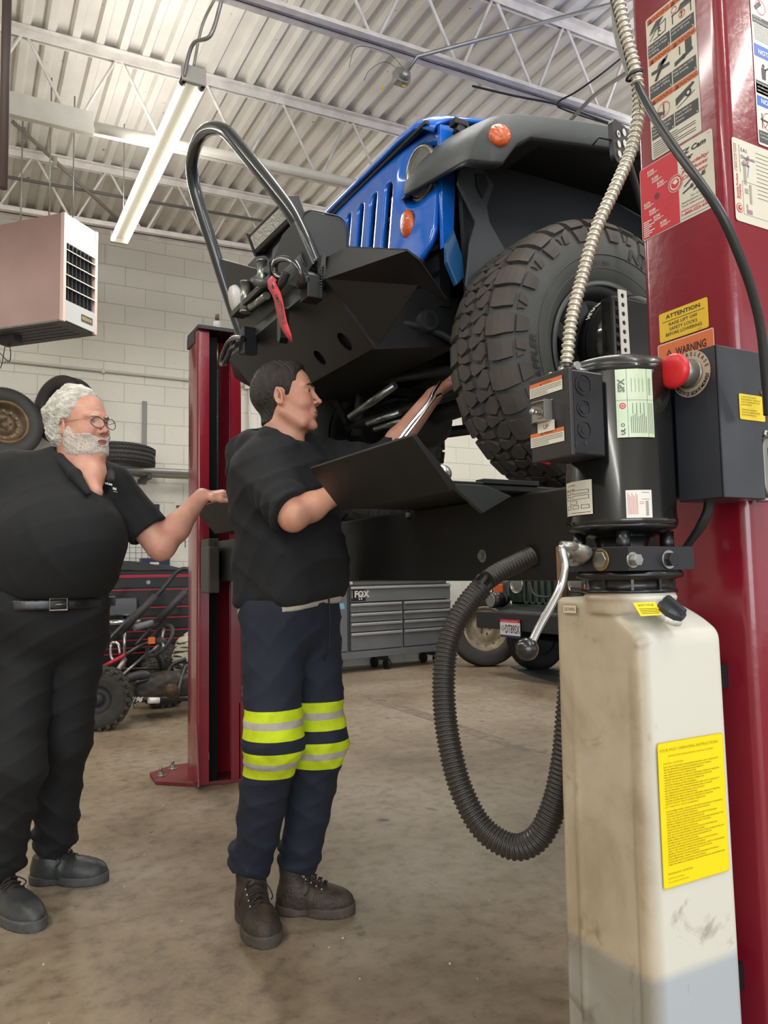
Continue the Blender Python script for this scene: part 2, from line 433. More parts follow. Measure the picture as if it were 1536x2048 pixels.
nt.links.new(noise_node(2.2, 6).outputs['Fac'], rr.inputs[0]); nt.links.new(rr.outputs[0], b.inputs['Roughness'])
bp = nt.nodes.new('ShaderNodeBump'); bp.inputs['Strength'].default_value = 0.25; bp.inputs['Distance'].default_value = 0.004
nt.links.new(noise_node(60, 5).outputs['Fac'], bp.inputs['Height']); nt.links.new(bp.outputs[0], b.inputs['Normal'])

struct(MB().bx(-6, 16, -8, WALLY+0.3, -0.12, 0).build('floor', m_floor))
struct(MB().bx(-6, 16, WALLY, WALLY+0.2, 0, 4.98).build('wall_back', m_block))
struct(MB().bx(-6.2, -6, -3, WALLY+0.2, 0, 4.9).build('wall_left', m_block))
struct(MB().bx(16, 16.2, -8, WALLY+0.2, 0, 5.6).build('wall_right', m_block))

# corrugated steel deck
m_deck = mat('deck_paint', S(226, 221, 212), 0.5, col2=S(208, 203, 194), scale=2.2)
nt = m_deck.node_tree; b = nt.nodes['Principled BSDF']
tc = nt.nodes.new('ShaderNodeTexCoord')
rust = ramp_node(noise_node(16, 4, 0.6).outputs['Fac'], [(0.27, S(128, 98, 78)), (0.31, (1, 1, 1))])
prev = b.inputs['Base Color'].links[0].from_socket
nt.links.new(mixc(prev, rust.outputs[0]), b.inputs['Base Color'])
mb = MB(); P = 0.158; prof = []
x = -6.2
while x < 16.4:
    prof += [(x, 0.0), (x+0.048, 0.0), (x+0.066, 0.042), (x+0.14, 0.042)]; x += P
vs = []; fs = []
for (px_, dz) in prof:
    z = ceil_z(px_)+dz
    vs += [(px_, -8, z), (px_, WALLY+0.2, z)]
for i in range(len(prof)-1): fs.append((2*i, 2*i+1, 2*i+3, 2*i+2))
mb.add(vs, fs)
o = mb.build('ceiling', m_deck, solid=0.002); struct(o)
mb = MB().hexa([(-6.3, -8, ceil_z(-6.3)+0.06), (16.3, -8, ceil_z(16.3)+0.06), (16.3, WALLY+0.2, ceil_z(16.3)+0.06), (-6.3, WALLY+0.2, ceil_z(-6.3)+0.06)],
               [(-6.3, -8, ceil_z(-6.3)+0.2), (16.3, -8, ceil_z(16.3)+0.2), (16.3, WALLY+0.2, ceil_z(16.3)+0.2), (-6.3, WALLY+0.2, ceil_z(-6.3)+0.2)])
struct(mb.build('ceiling_slab', m_deck))

# ledger angle along the wall top
m_joist = mat('joist_paint', S(236, 231, 224), 0.5, col2=S(210, 203, 196), scale=9, bump=0.35, bscale=45)
mb = MB()
for (x0, x1) in ((-6, 16),):
    a, c = ceil_z(x0), ceil_z(x1)
    mb.hexa([(x0, WALLY-0.09, a-0.022), (x1, WALLY-0.09, c-0.022), (x1, WALLY, c-0.022), (x0, WALLY, a-0.022)], [(x0, WALLY-0.09, a-0.012), (x1, WALLY-0.09, c-0.012), (x1, WALLY, c-0.012), (x0, WALLY, a-0.012)])
    mb.hexa([(x0, WALLY-0.012, a-0.11), (x1, WALLY-0.012, c-0.11), (x1, WALLY, c-0.11), (x0, WALLY, a-0.11)], [(x0, WALLY-0.012, a-0.012), (x1, WALLY-0.012, c-0.012), (x1, WALLY, c-0.012), (x0, WALLY, a-0.012)])
    mb.hexa([(x0, WALLY-0.05, a-0.07), (x1, WALLY-0.05, c-0.07), (x1, WALLY, c-0.07), (x0, WALLY, a-0.07)], [(x0, WALLY-0.05, a-0.058), (x1, WALLY-0.05, c-0.058), (x1, WALLY, c-0.058), (x0, WALLY, a-0.058)])
struct(mb.build('trim_1', m_joist))

# open web joists
JD = 0.62
JOISTS = [(7.18, 0.58, False), (5.52, JD, True), (3.87, JD, False), (2.2, JD, False), (0.55, JD, False)]
def joist(y, depth, first, phase):
    r = thing('roof_joist', '', 'roof joist', (0, y, 4.2))
    x0, x1 = -6, 16
    def beam(mb, yy0, yy1, dz0, dz1, xa=x0, xb=x1):
        mb.hexa([(xa, yy0, ceil_z(xa)+dz0), (xb, yy0, ceil_z(xb)+dz0), (xb, yy1, ceil_z(xb)+dz0), (xa, yy1, ceil_z(xa)+dz0)],
                [(xa, yy0, ceil_z(xa)+dz1), (xb, yy0, ceil_z(xb)+dz1), (xb, yy1, ceil_z(xb)+dz1), (xa, yy1, ceil_z(xa)+dz1)])
    t = MB()
    for s in (-1, 1):
        beam(t, y+s*0.012, y+s*0.065, -0.012, -0.002); beam(t, y+s*0.012, y+s*0.02, -0.065, -0.002)
    t.build('top_chord', m_joist, r, bevel=0.002)
    bt = MB()
    for s in (-1, 1):
        beam(bt, y+s*0.012, y+s*0.06, -depth, -depth+0.01); beam(bt, y+s*0.012, y+s*0.02, -depth, -depth+0.06)
    bt.build('bottom_chord', m_joist, r, bevel=0.002)
    wb = MB(); step = 0.62; x = x0+phase; k = 0; pts = []
    while x < x1:
        for dx, dz in ((0, -0.035), (step/2-0.02, -depth+0.03), (step/2+0.02, -depth+0.03), (step-0.03, -0.035)):
            pts.append((x+dx, y, ceil_z(x+dx)+dz))
        x += step
    wb.tube(pts, 0.0115, 6)
    wb.build('web_rod', m_joist, r)
    return r
labels = ['white open web roof joist nearest the block wall', 'white open web roof joist with a box beam on its lower chord', 'white open web roof joist with the junction box hanging from it', 'white open web roof joist above the blue vehicle', 'white open web roof joist over the camera side of the bay']
for i, (y, d, p, ph) in enumerate([(7.18, 0.58, 0, 0.30), (5.52, JD, 1, 0.11), (3.87, JD, 0, 0.37), (2.2, JD, 0, 0.1)]):
    r = joist(y, d, p, ph); r['label'] = labels[i]; r['group'] = 'roof joists'
# ================================================================== THE FOUR POST LIFT
m_red = mat('lift_red_enamel', S(132, 22, 40), 0.22, coat=0.55, noise=0.12, scale=5, bump=0.06, bscale=55)
m_redlow = mat('lift_red_dusty', S(122, 40, 44), 0.55, noise=0.35, scale=10)
m_blk = mat('black_enamel', S(18, 19, 21), 0.34, coat=0.25, noise=0.3, scale=6)
m_blkm = mat('black_satin_steel', S(24, 25, 28), 0.48, noise=0.35, scale=7, rvar=0.1)
m_blkp = mat('black_worn_beam', S(17, 20, 21), 0.5, col2=S(27, 24, 21), scale=4, rvar=0.12, bump=0.05, bscale=30, ramp=(0.25, 0.6))
m_dark = mat('dark_plastic', S(34, 35, 38), 0.5)
m_rub = mat('black_rubber', S(28, 28, 29), 0.6)
m_steel = mat('zinc_plate', S(176, 176, 172), 0.32, metal=0.9, noise=0.25, scale=30)
m_chrome = mat('chrome', S(210, 210, 212), 0.16, metal=1.0)
m_alu = mat('aluminium', S(170, 168, 162), 0.4, metal=0.85, noise=0.2, scale=20)
m_brass = mat('brass', S(150, 132, 88), 0.35, metal=0.8)
m_rust = mat('rusty_steel', S(96, 74, 56), 0.6, metal=0.4, noise=0.5, scale=40)
p_white = mat('label_white', S(222, 220, 210), 0.45); p_cream = mat('label_cream', S(214, 208, 190), 0.5)
p_black = mat('label_black', S(28, 28, 28), 0.45); p_grey = mat('label_charcoal', S(66, 68, 68), 0.5)
p_orange = mat('label_orange', S(214, 110, 58), 0.45); p_yellow = mat('label_yellow', S(226, 186, 44), 0.4)
p_vyellow = mat('label_bright_yellow', S(250, 222, 10), 0.42); p_red = mat('label_red', S(196, 36, 52), 0.4)
p_blue = mat('label_blue', S(38, 96, 190), 0.45); p_green = mat('label_pale_green', S(186, 208, 172), 0.35, col2=S(206, 214, 188), scale=25)
p_navy = mat('label_navy', S(52, 52, 110), 0.5); p_olive = mat('label_olive_print', S(160, 140, 20), 0.5)
p_purple = mat('label_mauve', S(170, 120, 150), 0.5)
PX0, PY0, PY1, PX1 = 1.13, 0.818, 1.017, 1.38
LX0, LX1, LY0, LY1 = 1.105, 1.355, 4.09, 4.285
PTOP = 2.45

def channel(mb, x0, x1, yb, yf, z0, z1, t=0.007, lip=0.065, r=0.014):
    """C column: web at yb, open towards yf, lips returning along x"""
    sgn = 1 if yf > yb else -1
    def pt(x, y): return (x, y)
    out = []
    n = 4
    for (cx, cy, a0, a1) in ((x0+r, yb+sgn*r, -pi/2*sgn, -pi*sgn),): pass
    poly = []
    def corner(cx, cy, a0, a1, rr): 
        for k in range(n+1):
            a = a0+(a1-a0)*k/n; poly.append((cx+rr*cos(a), cy+sgn*rr*sin(a)))
    # outer walk (in a frame where yb is the bottom)
    poly.append((x0+lip, yf))
    corner(x0+r, yf-sgn*r, pi/2, pi, r); corner(x0+r, yb+sgn*r, pi, 1.5*pi, r); corner(x1-r, yb+sgn*r, 1.5*pi, 2*pi, r); corner(x1-r, yf-sgn*r, 0, pi/2, r)
    poly.append((x1-lip, yf)); outer = list(poly)
    poly = []
    poly.append((x0+lip, yf-sgn*t)); ri = r-t
    corner(x0+r, yf-sgn*r, pi/2, pi, ri); corner(x0+r, yb+sgn*r, pi, 1.5*pi, ri); corner(x1-r, yb+sgn*r, 1.5*pi, 2*pi, ri); corner(x1-r, yf-sgn*r, 0, pi/2, ri)
    poly.append((x1-lip, yf-sgn*t)); inner = poly
    N = len(outer)
    vs = [(x, y, z0) for x, y in outer]+[(x, y, z0) for x, y in inner]+[(x, y, z1) for x, y in outer]+[(x, y, z1) for x, y in inner]
    fs = []
    for i in range(N-1):
        fs += [(i, i+1, 2*N+i+1, 2*N+i), (N+i, 3*N+i, 3*N+i+1, N+i+1), (2*N+i, 2*N+i+1, 3*N+i+1, 3*N+i), (i, N+i, N+i+1, i+1)]
    fs += [(0, 2*N, 3*N, N), (N-1, 2*N-1, 4*N-1, 3*N-1)]
    mb.add(vs, fs, 0, True)
    return mb

# ---- far post
post = thing('lift_post', 'far red steel lift column with open slot and base plate, between the two men', 'lift post', (1.23, 4.19, 0), group=None)
mb = MB(); channel(mb, LX0, LX1, LY1, LY0, 0.02, PTOP); o = mb.build('column', m_red, post)
md = o.modifiers.new('es', 'EDGE_SPLIT'); md.split_angle = radians(50)
mb = MB(); mb.prism([(0.949, 4.49), (0.938, 4.288), (1.094, 4.142), (1.357, 4.085), (1.47, 4.12), (1.56, 4.25), (1.53, 4.49), (1.36, 4.60), (1.10, 4.60)], 0, 0.02)
mb.build('base_plate', m_redlow, post, bevel=0.003)
for (ax, ay) in ((1.078, 4.499), (0.986, 4.378), (1.47, 4.4), (1.44, 4.18)):
    a = MB(); a.cyl((ax, ay, 0.02), (ax, ay, 0.026), 0.024, n=16); a.cyl((ax, ay, 0.026), (ax, ay, 0.045), 0.016, n=6, sm=False); a.cyl((ax, ay, 0.045), (ax, ay, 0.072), 0.009, n=12)
    a.build('anchor_bolt', m_steel, post)
g = MB()
g.hexa([(LX0-0.006, LY0+0.01, 0.02), (LX0+0.002, LY0+0.01, 0.02), (LX0+0.002, LY0-0.045, 0.02), (LX0-0.006, LY0-0.045, 0.02)], [(LX0-0.006, LY0+0.01, 0.33), (LX0+0.002, LY0+0.01, 0.33), (LX0+0.002, LY0+0.0, 0.33), (LX0-0.006, LY0, 0.33)])
g.build('gusset', m_red, post)
g = MB(); g.prism([(LX1-0.02, 0.02), (LX1+0.075, 0.02), (LX1+0.075, 0.10), (LX1+0.003, 0.42), (LX1-0.02, 0.42)], LY0+0.0, LY0+0.012, 'y'); g.build('gusset', m_red, post)
t = MB(); t.prism([(LX0-0.004, LY0-0.03), (LX1+0.02, LY0-0.03), (LX1+0.02, LY1+0.01), (LX0-0.004, LY1+0.01)], PTOP, PTOP+0.022)
t.bx(LX0-0.006, LX0+0.004, LY0+0.05, LY1+0.01, PTOP-0.06, PTOP)
t.build('top_plate', m_blkm, post, bevel=0.002)
cxp, cyp = 1.235, 4.16
t = MB(); t.cyl((cxp, cyp, PTOP+0.022), (cxp, cyp, PTOP+0.03), 0.032, n=16); t.cyl((cxp, cyp, PTOP+0.03), (cxp, cyp, PTOP+0.056), 0.021, n=6, sm=False); t.cyl((cxp, cyp, PTOP+0.058), (cxp, cyp, PTOP+0.085), 0.02, n=6, sm=False); t.cyl((cxp, cyp, PTOP+0.085), (cxp, cyp, PTOP+0.125), 0.012, mi=1)
t.build('adjuster_nut', [m_steel, m_rust], post)
t = MB(); t.cyl((cxp, cyp, PTOP-0.04), (cxp, cyp, PTOP-0.19), 0.0085, n=12); t.build('cable_fitting', m_brass, post)
t = MB(); n = 0
pts = [(cxp, cyp, PTOP-0.19), (cxp, cyp, 1.36)]
t.tube(pts, 0.0075, 10)
for ph in range(4):   # the lay of the wire rope
    hp = []
    for k in range(300):
        z = PTOP-0.19-k*(PTOP-0.19-1.36)/299; a = 2*pi*(PTOP-z)/0.055+ph*pi/2
        hp.append((cxp+0.0072*cos(a), cyp+0.0072*sin(a), z))
    t.tube(hp, 0.0028, 4, caps=False)
m_rope = mat('wire_rope', S(92, 96, 96), 0.45, metal=0.7)
t.build('wire_rope', m_rope, post)
t = MB(); t.bx(1.15, 1.2, LY1-0.03, LY1-0.012, 0.2, PTOP-0.1)
z = 0.3
while z < PTOP-0.15: t.bx(1.155, 1.195, LY1-0.036, LY1-0.03, z, z+0.05); z += 0.1
t.build('lock_ladder', m_blkm, post)
t = MB(); t.bx(1.166, 1.222, LY0+0.03, LY1-0.012, 0.021, PTOP-0.02); t.build('slot_liner', mat('slot_black', S(6, 6, 7), 0.8, spec=.2), post)
t = MB(); t.bx(LX0+0.06, LX0+0.067, LY0+0.004, LY0+0.006, 0.14, 0.175); t.build('tag', p_white, post)

# ---- near post, its stickers are parts of it
npost = thing('lift_post', 'near red steel lift column covered in warning stickers, beside the motor', 'lift post', (1.25, 0.92, 0))
mb = MB(); channel(mb, PX0, PX1, PY0, PY1, 0.02, PTOP, r=0.02); o = mb.build('column', m_red, npost)
o.modifiers.new('es', 'EDGE_SPLIT').split_angle = radians(50)
MB().bx(PX0-0.12, PX1+0.12, PY0-0.12, PY1+0.1, 0, 0.02).build('base_plate', m_redlow, npost, bevel=0.003)
t = MB().bx(PX0-0.004, PX1+0.01, PY0-0.01, PY1+0.02, PTOP, PTOP+0.022); t.build('top_plate', m_blkm, npost, bevel=0.002)

def lab_x(x, bl, br, tl):   # label on a -x face, located by three of its corners
    a, b_, c = onx(*bl, x), onx(*br, x), onx(*tl, x)
    return Label((x, a.y, a.z), (0, -1, 0), (0, 0, 1), abs(b_.y-a.y), abs(c.z-a.z))
def lab_y(y, bl, br, tl):   # label on a -y face
    a, b_, c = ony(*bl, y), ony(*br, y), ony(*tl, y)
    return Label((a.x, y, a.z), (1, 0, 0), (0, 0, 1), abs(b_.x-a.x), abs(c.z-a.z))
def plate(L, m, r=0.004, edge=None):
    if edge: L.rect(0, 0, L.w, L.h, edge, 0, r); e = 0.0012; L.rect(e, e, L.w-e, L.h-e, m, 1, r)
    else: L.rect(0, 0, L.w, L.h, m, 1, r)
def body_text(L, u0, v0, u1, v1, rows, m, seed=0, cap=None, k=3):
    """several lines of small print"""
    gap = (v1-v0)/max(1, len(rows)); cap = cap or gap*0.55
    for i, t_ in enumerate(rows):
        if t_: L.text(t_, u0, v1-(i+1)*gap+gap*0.25, cap, m, k=k, width=(u1-u0)*min(1, len(t_)/max(len(r_) for r_ in rows)))
def tri(L, u, v, s_, m, m2, k=3):
    L.poly([(u-s_/2, v), (u+s_/2, v), (u, v+s_*0.87)], m, k); L.rect(u-s_*0.05, v+s_*0.3, u+s_*0.05, v+s_*0.62, m2, k+1); L.disc(u, v+s_*0.17, s_*0.06, m2, k+1, 8)

# six-panel warning sheet
L = lab_x(PX0, (1305, 322), (1404, 258), (1289, 44)); w, h = L.w, L.h
h0 = h; L.h = h
plate(L, p_cream, 0.004, p_white)
pw = (w-0.006)/2; hd = h*0.205
def figure_lines(L, segs, m, t_=0.0014, k=4):
    for a in segs: L.line(*a, t_, m, k)
pan = [['Keep clear of area', 'if vehicle is in danger', 'of falling'], ['Authorized personnel', 'only in lift area'], ['Clear area if vehicle is', 'in danger of falling'], ['Keep feet clear of lift', 'while lowering'], ['Position vehicle with', 'centre of gravity', 'between columns'], ['Chock wheels to', 'prevent vehicle', 'movement']]
rows_v = [h-0.003-hd*(i+1)-0.0005 for i in range(3)]
hh = (h*0.865)/3
for r_ in range(3):
    for c_ in range(2):
        u0 = 0.003+c_*(pw+0.0008); v1 = h-0.003-r_*hh; v0 = v1-hh+0.002; uw = pw-0.0012
        L.rect(u0, v1-hh*0.15, u0+uw, v1, p_orange, 2)
        L.text('WARNING', u0+uw*0.56, v1-hh*0.125, hh*0.09, mat('label_rust_print', S(120, 52, 30), 0.5), 'c', 3, 0.02)
        tri(L, u0+uw*0.14, v1-hh*0.14, hh*0.12, p_black, p_orange)
        L.rect(u0, v0, u0+uw, v0+hh*0.33, p_grey, 2)
        rows = pan[r_*2+c_]
        for i, t_ in enumerate(rows): L.text(t_, u0+0.002, v0+hh*0.33-hh*0.085*(i+1)-0.0005, hh*0.055, p_white, width=min(uw*0.85, uw*0.045*len(t_)))
        L.disc(u0+uw-0.003, v0+0.003, 0.0014, p_white, 3)
        cx, cy, q = u0+uw/2, v0+hh*0.58, hh*0.5
        if (r_, c_) == (0, 0):
            figure_lines(L, [(cx-q*.5, cy-q*.35, cx+q*.1, cy+q*.2), (cx-q*.3, cy-q*.4, cx+q*.4, cy-q*.35), (cx+q*.4, cy-q*.35, cx+q*.45, cy+q*.2), (cx-q*.5, cy-q*.05, cx+q*.45, cy+q*.2)], p_black)
            L.poly([(cx-q*.5, cy), (cx+q*.1, cy+q*.2), (cx+q*.35, cy+q*.42), (cx-q*.1, cy+q*.42), (cx-q*.4, cy+q*.15)], p_grey, 3)
            L.disc(cx+q*.05, cy-q*.02, q*.07, p_black, 4, 10); figure_lines(L, [(cx+q*.03, cy-q*.08, cx-q*.02, cy-q*.3), (cx-q*.02, cy-q*.3, cx+q*.14, cy-q*.4), (cx, cy-q*.12, cx+q*.16, cy-q*.2)], p_black)
        elif (r_, c_) == (0, 1):
            figure_lines(L, [(cx-q*.5, cy-q*.35, cx-q*.5, cy+q*.1), (cx+q*.5, cy-q*.35, cx+q*.5, cy+q*.4), (cx-q*.55, cy+q*.05, cx+q*.55, cy+q*.1)], p_black, 0.0018)
            L.poly([(cx-q*.2, cy+q*.12), (cx+q*.45, cy+q*.15), (cx+q*.3, cy+q*.35), (cx-q*.05, cy+q*.33)], p_grey, 3)
            L.disc(cx-q*.4, cy+q*.28, q*.16, p_red, 4, 18, q*.13); L.disc(cx+q*.02, cy-q*.17, q*.18, p_red, 4, 18, q*.15); L.line(cx-q*.1, cy-q*.3, cx+q*.14, cy-q*.04, 0.0012, p_red, 5)
            L.disc(cx, cy-q*.1, q*.05, p_black, 4, 8); L.line(cx, cy-q*.14, cx, cy-q*.28, 0.0016, p_black, 4)
        elif (r_, c_) == (1, 0):
            L.poly([(cx-q*.5, cy-q*.05), (cx+q*.55, cy-q*.1), (cx+q*.55, cy+q*.05), (cx-q*.5, cy+q*.12)], p_grey, 3)
            L.poly([(cx-q*.35, cy-q*.4), (cx-q*.2, cy-q*.45), (cx+q*.35, cy+q*.3), (cx+q*.2, cy+q*.38)], p_black, 4)
            L.poly([(cx-q*.15, cy+q*.1), (cx+q*.35, cy+q*.2), (cx+q*.5, cy+q*.45), (cx-q*.05, cy+q*.3)], p_grey, 4)
        elif (r_, c_) == (1, 1):
            L.rect(cx+q*.1, cy-q*.1, cx+q*.45, cy+q*.5, p_grey, 3); L.poly([(cx-q*.5, cy-q*.4), (cx+q*.5, cy-q*.15), (cx+q*.5, cy-q*.02), (cx-q*.5, cy-q*.2)], p_grey, 4)
            L.line(cx-q*.2, cy, cx-q*.2, cy+q*.4, 0.0022, p_black, 4); L.disc(cx, cy-q*.2, q*.12, p_black, 5, 7)
        elif (r_, c_) == (2, 0):
            L.disc(cx+q*.1, cy-q*.02, q*.36, p_red, 5, 24, q*.33); L.line(cx+q*.05, cy-q*.36, cx+q*.14, cy+q*.32, 0.0012, p_red, 5)
            L.poly([(cx-q*.5, cy-q*.45), (cx-q*.3, cy+q*.05), (cx+q*.2, cy-q*.15), (cx-q*.1, cy-q*.25), (cx-q*.25, cy-q*.45)], p_grey, 3); L.line(cx+q*.1, cy-q*.3, cx+q*.1, cy+q*.25, 0.003, p_grey, 4)
        else:
            L.poly([(cx-q*.55, cy-q*.25), (cx+q*.1, cy+q*.05), (cx+q*.5, cy+q*.3), (cx+q*.4, cy+q*.4), (cx-q*.55, cy+q*.1)], p_grey, 3)
            L.disc(cx+q*.15, cy+q*.02, q*.17, p_black, 4, 16); L.disc(cx+q*.15, cy+q*.02, q*.08, p_cream, 5, 12); L.line(cx-q*.5, cy-q*.38, cx+q*.5, cy-q*.05, 0.0012, p_black, 4)
for i in range(7): L.rect(0.004, 0.004+i*0.0042, w*(0.9 if i % 3 else 0.55), 0.0052+i*0.0042, p_grey, 3)
L.build('warning_sheet', npost, 'white sheet of six orange-headed warning pictures')
# cam kit card
L = lab_x(PX0, (1286, 484), (1433, 408), (1280, 342)); w, h = L.w, L.h
plate(L, p_cream, 0.006, p_white); L.rect(0.0012, 0.0012, w*0.54, h-0.0012, p_red, 2, 0.005)
L.rect(w*0.5, 0.0012, w*0.54, h-0.0012, p_red, 3)
for t_, u, v in (('81240', .12, .88), ('81250', .18, .76), ('81260', .25, .66), ('81270', .05, .46), ('81280', .12, .34), ('81290', .18, .23), ('81295', .27, .11)):
    L.text(t_, u*w, v*h, 0.0052, p_white, k=4, bold=0.03, sx=0.8); L.rect(u*w, v*h-0.003, (u+.14)*w, v*h-0.0018, p_white, 4); L.rect(u*w, v*h-0.0052, (u+.10)*w, v*h-0.0042, p_white, 4)
for i in range(8): L.rect(w*.03, h*(0.035+i*0.028), w*(.11+.04*(i % 3)), h*(0.048+i*0.028), p_white, 4)
L.disc(w*.24, h*.52, 0.006, mat('label_dark_red', S(110, 30, 50), 0.4), 4)
for (u, v) in ((.42, .36), (.36, .24), (.28, .4)): L.disc(w*u, h*v, 0.0075, mat('label_dark_red', S(110, 30, 50), 0.4), 4, 20, 0.0071)
L.disc(w*.5, h*.55, 0.0165, p_red, 4, 30); L.disc(w*.5, h*.55, 0.0158, p_cream, 5, 30, 0.0148); L.disc(w*.5, h*.55, 0.0118, p_cream, 5, 30); L.disc(w*.5, h*.55, 0.0092, p_red, 6, 24); L.poly([(w*.5-.006, h*.55+.003), (w*.5+.002, h*.55+.008), (w*.5+.007, h*.55+.001), (w*.5+.001, h*.55-.003), (w*.5-.002, h*.55-.001)], p_cream, 7)
L.text('EZ Cam', w*.58, h*.86, 0.0088, p_black, k=4, bold=0.03, shear=.25, width=w*.34); L.text('TM', w*.94, h*.95, 0.002, p_black, k=4)
L.text('izer', w*.62, h*.77, 0.0088, p_black, k=4, bold=0.03, shear=.25)
for i, t_ in enumerate(('Specialty', 'Products', 'Company')): L.text(t_, w*.59, h*(.69-.075*i), 0.0062, p_red, k=4, bold=0.02, shear=.25, width=w*(.36 if i == 0 else .34))
for (u, v, a) in ((.66, .47, .5), (.80, .45, .5), (.64, .38, .3), (.78, .36, .3)):
    du, dv = .05*w*cos(a), .05*w*sin(a); L.line(w*u-du, h*v-dv, w*u+du*1.4, h*v+dv*1.4, 0.003, p_grey, 4); L.disc(w*u+du*1.6, h*v+dv*1.6, 0.0042, p_grey, 5, 6)
for i, t_ in enumerate(('For Current', 'Applications and', 'Tech Information')): L.text(t_, w*(.70 if i == 0 else .57), h*(.27-.045*i), 0.0036, p_grey, k=4, width=w*(.2, .3, .32)[i])
L.text('www.specprod.com', w*.56, h*.125, 0.0040, p_red, k=4, bold=.01, shear=.25, width=w*.4); L.text('1-800-525-6505', w*.56, h*.07, 0.0052, p_red, k=4, bold=.02, shear=.25, width=w*.4)
L.rect(w*.56, h*.03, w*.96, h*.035, p_grey, 4)
L.build('cam_kit_card', npost, 'red and white parts card')
# attention label, warning header
L = lab_x(PX0, (1321, 687), (1419, 655), (1319, 630)); w, h = L.w, L.h
plate(L, p_yellow, 0.004)
L.text('ATTENTION', w/2, h*.76, h*.13, p_black, 'c', bold=.02, width=w*.7); L.rect(w*.07, h*.66, w*.93, h*.68, p_black, 2)
for i, t_ in enumerate(('RAISE LIFT OFF', 'SAFETY LOCKS', 'BEFORE LOWERING')): L.text(t_, w/2, h*(.49-.17*i), h*.105, p_black, 'c', bold=.005, width=w*(.58, .57, .73)[i])
L.text('84-10080', w*.86, h*.04, h*.03, p_black, 'r')
L.build('attention_label', npost, 'yellow ATTENTION label')
L = lab_x(PX0, (1318, 730), (1430, 694), (1314, 693)); w, h = L.w, L.h
L.h = h; L.O.z -= 0.03; h += 0.03; L.h = h
plate(L, p_white, 0.003); L.rect(0.0015, 0.03, w-0.0015, h-0.0015, p_orange, 2)
L.text('WARNING', w*.6, 0.037, 0.0135, p_black, 'c', bold=.03, width=w*.54); tri(L, w*.21, 0.0345, 0.021, p_black, p_orange)
L.build('warning_label', npost, 'orange WARNING label')
# notice sheets on the camera-side face
L = lab_y(PY0, (1516, 288), (1620, 330), (1495, -20)); L.w = 0.20; w, h = L.w, L.h
plate(L, p_white, 0.004)
L.rect(0.003, h*.33, w-0.003, h*.40, p_white, 2)
for (v0, v1) in ((.56, .66), (.235, .32)):
    L.rect(0.003, h*v0+h*.02, w-0.003, h*v1, p_blue, 2); L.text('NOTICE', 0.014, h*v0+h*.04, 0.0088, p_white, bold=.03)
L.rect(0.003, h*.80, w-.003, h*.85, p_grey, 2); L.lines(['Use the lift', 'for intended purpose', 'ONLY'], 0.006, h*.835, .0035, .0062, p_white)
for i in range(9): L.rect(0.006, h*(.69+.012*i), w*.7, h*(.6925+.012*i), p_grey, 3)
L.rect(0.003, h*.335, w-.003, h*.42, p_grey, 2); L.lines(['Read operating', 'and safety manuals', 'before using lift'], 0.006, h*.397, .0036, .0068, p_white)
L.rect(0.003, h*.015, w-.003, h*.095, p_grey, 2); L.lines(['Do not operate', 'a damaged lift'], 0.006, h*.07, .0036, .0068, p_white)
L.disc(.026, h*.53, .0035, p_black, 3); L.poly([(.021, h*.44), (.031, h*.44), (.033, h*.515), (.02, h*.515)], p_black, 3); L.line(.031, h*.505, .043, h*.535, .003, p_black, 3); L.disc(.045, h*.53, .006, p_red, 4, 16, .0052)
L.line(.01, h*.17, .05, h*.16, .003, p_black, 3); L.line(.014, h*.11, .014, h*.21, .002, p_black, 3); L.disc(.032, h*.165, .017, p_red, 4, 24, .0158); L.line(.02, h*.12, .044, h*.21, .0016, p_red, 4)
L.disc(.028, h*.92, .014, p_red, 4, 24, .0125); L.line(.012, h*.9, .028, h*.95, .008, p_grey, 3)
L.build('notice_sheet', npost, 'white sheet with blue NOTICE bars')
L = lab_y(PY0, (1471, 440), (1560, 480), (1462, 273)); L.w = 0.135; w, h = L.w, L.h
plate(L, p_cream, 0.006)
for i, t_ in enumerate(('S.A.I.', 'Diagnostic', 'Guide')): L.text(t_, .022, h*(.86-.085*i), .0062, p_navy, bold=.01)
L.text('Specialty Products', .0105, h*.27, .0048, p_red, k=3, rot=pi/2, bold=.02, width=h*.3); L.text('Company', .0165, h*.27, .0048, p_red, k=3, rot=pi/2, bold=.02)
L.text('1-800-525-6505', .0105, h*.60, .004, p_red, k=3, rot=pi/2, width=h*.33)
for u in (.004, .0175): L.rect(u, h*.6, u+.0008, h*.93, p_grey, 3)
L.disc(.0115, h*.16, .0085, p_red, 3, 24); L.disc(.0115, h*.16, .0072, p_cream, 4, 24); L.disc(.0115, h*.16, .005, p_red, 5, 20); L.disc(.0125, h*.165, .0022, p_cream, 6)
m_tan = mat('label_grey_print', S(160, 156, 140), 0.5)
L.rect(.027, h*.47, .034, h*.76, m_tan, 3); L.poly([(.036, h*.72), (.041, h*.73), (.044, h*.83), (.039, h*.83)], p_purple, 3); L.line(.037, h*.56, .042, h*.72, .0012, p_blue, 3); L.rect(.04, h*.25, .046, h*.48, m_tan, 3)
L.rect(.028, h*.36, .037, h*.42, m_tan, 3); L.rect(.03, h*.12, .045, h*.17, p_purple, 3); L.rect(.03, h*.18, .034, h*.23, m_tan, 3); L.rect(.022, h*.10, .0226, h*.5, p_grey, 3); L.rect(.022, h*.10, w*.9, h*.103, p_grey, 3); L.rect(.022, h*.5, w*.9, h*.503, p_grey, 3)
for i in range(12): L.rect(.062, h*(.9-.05*i), .12, h*(.905-.05*i), p_grey, 3)
L.build('guide_card', npost, 'cream diagnostic guide card')

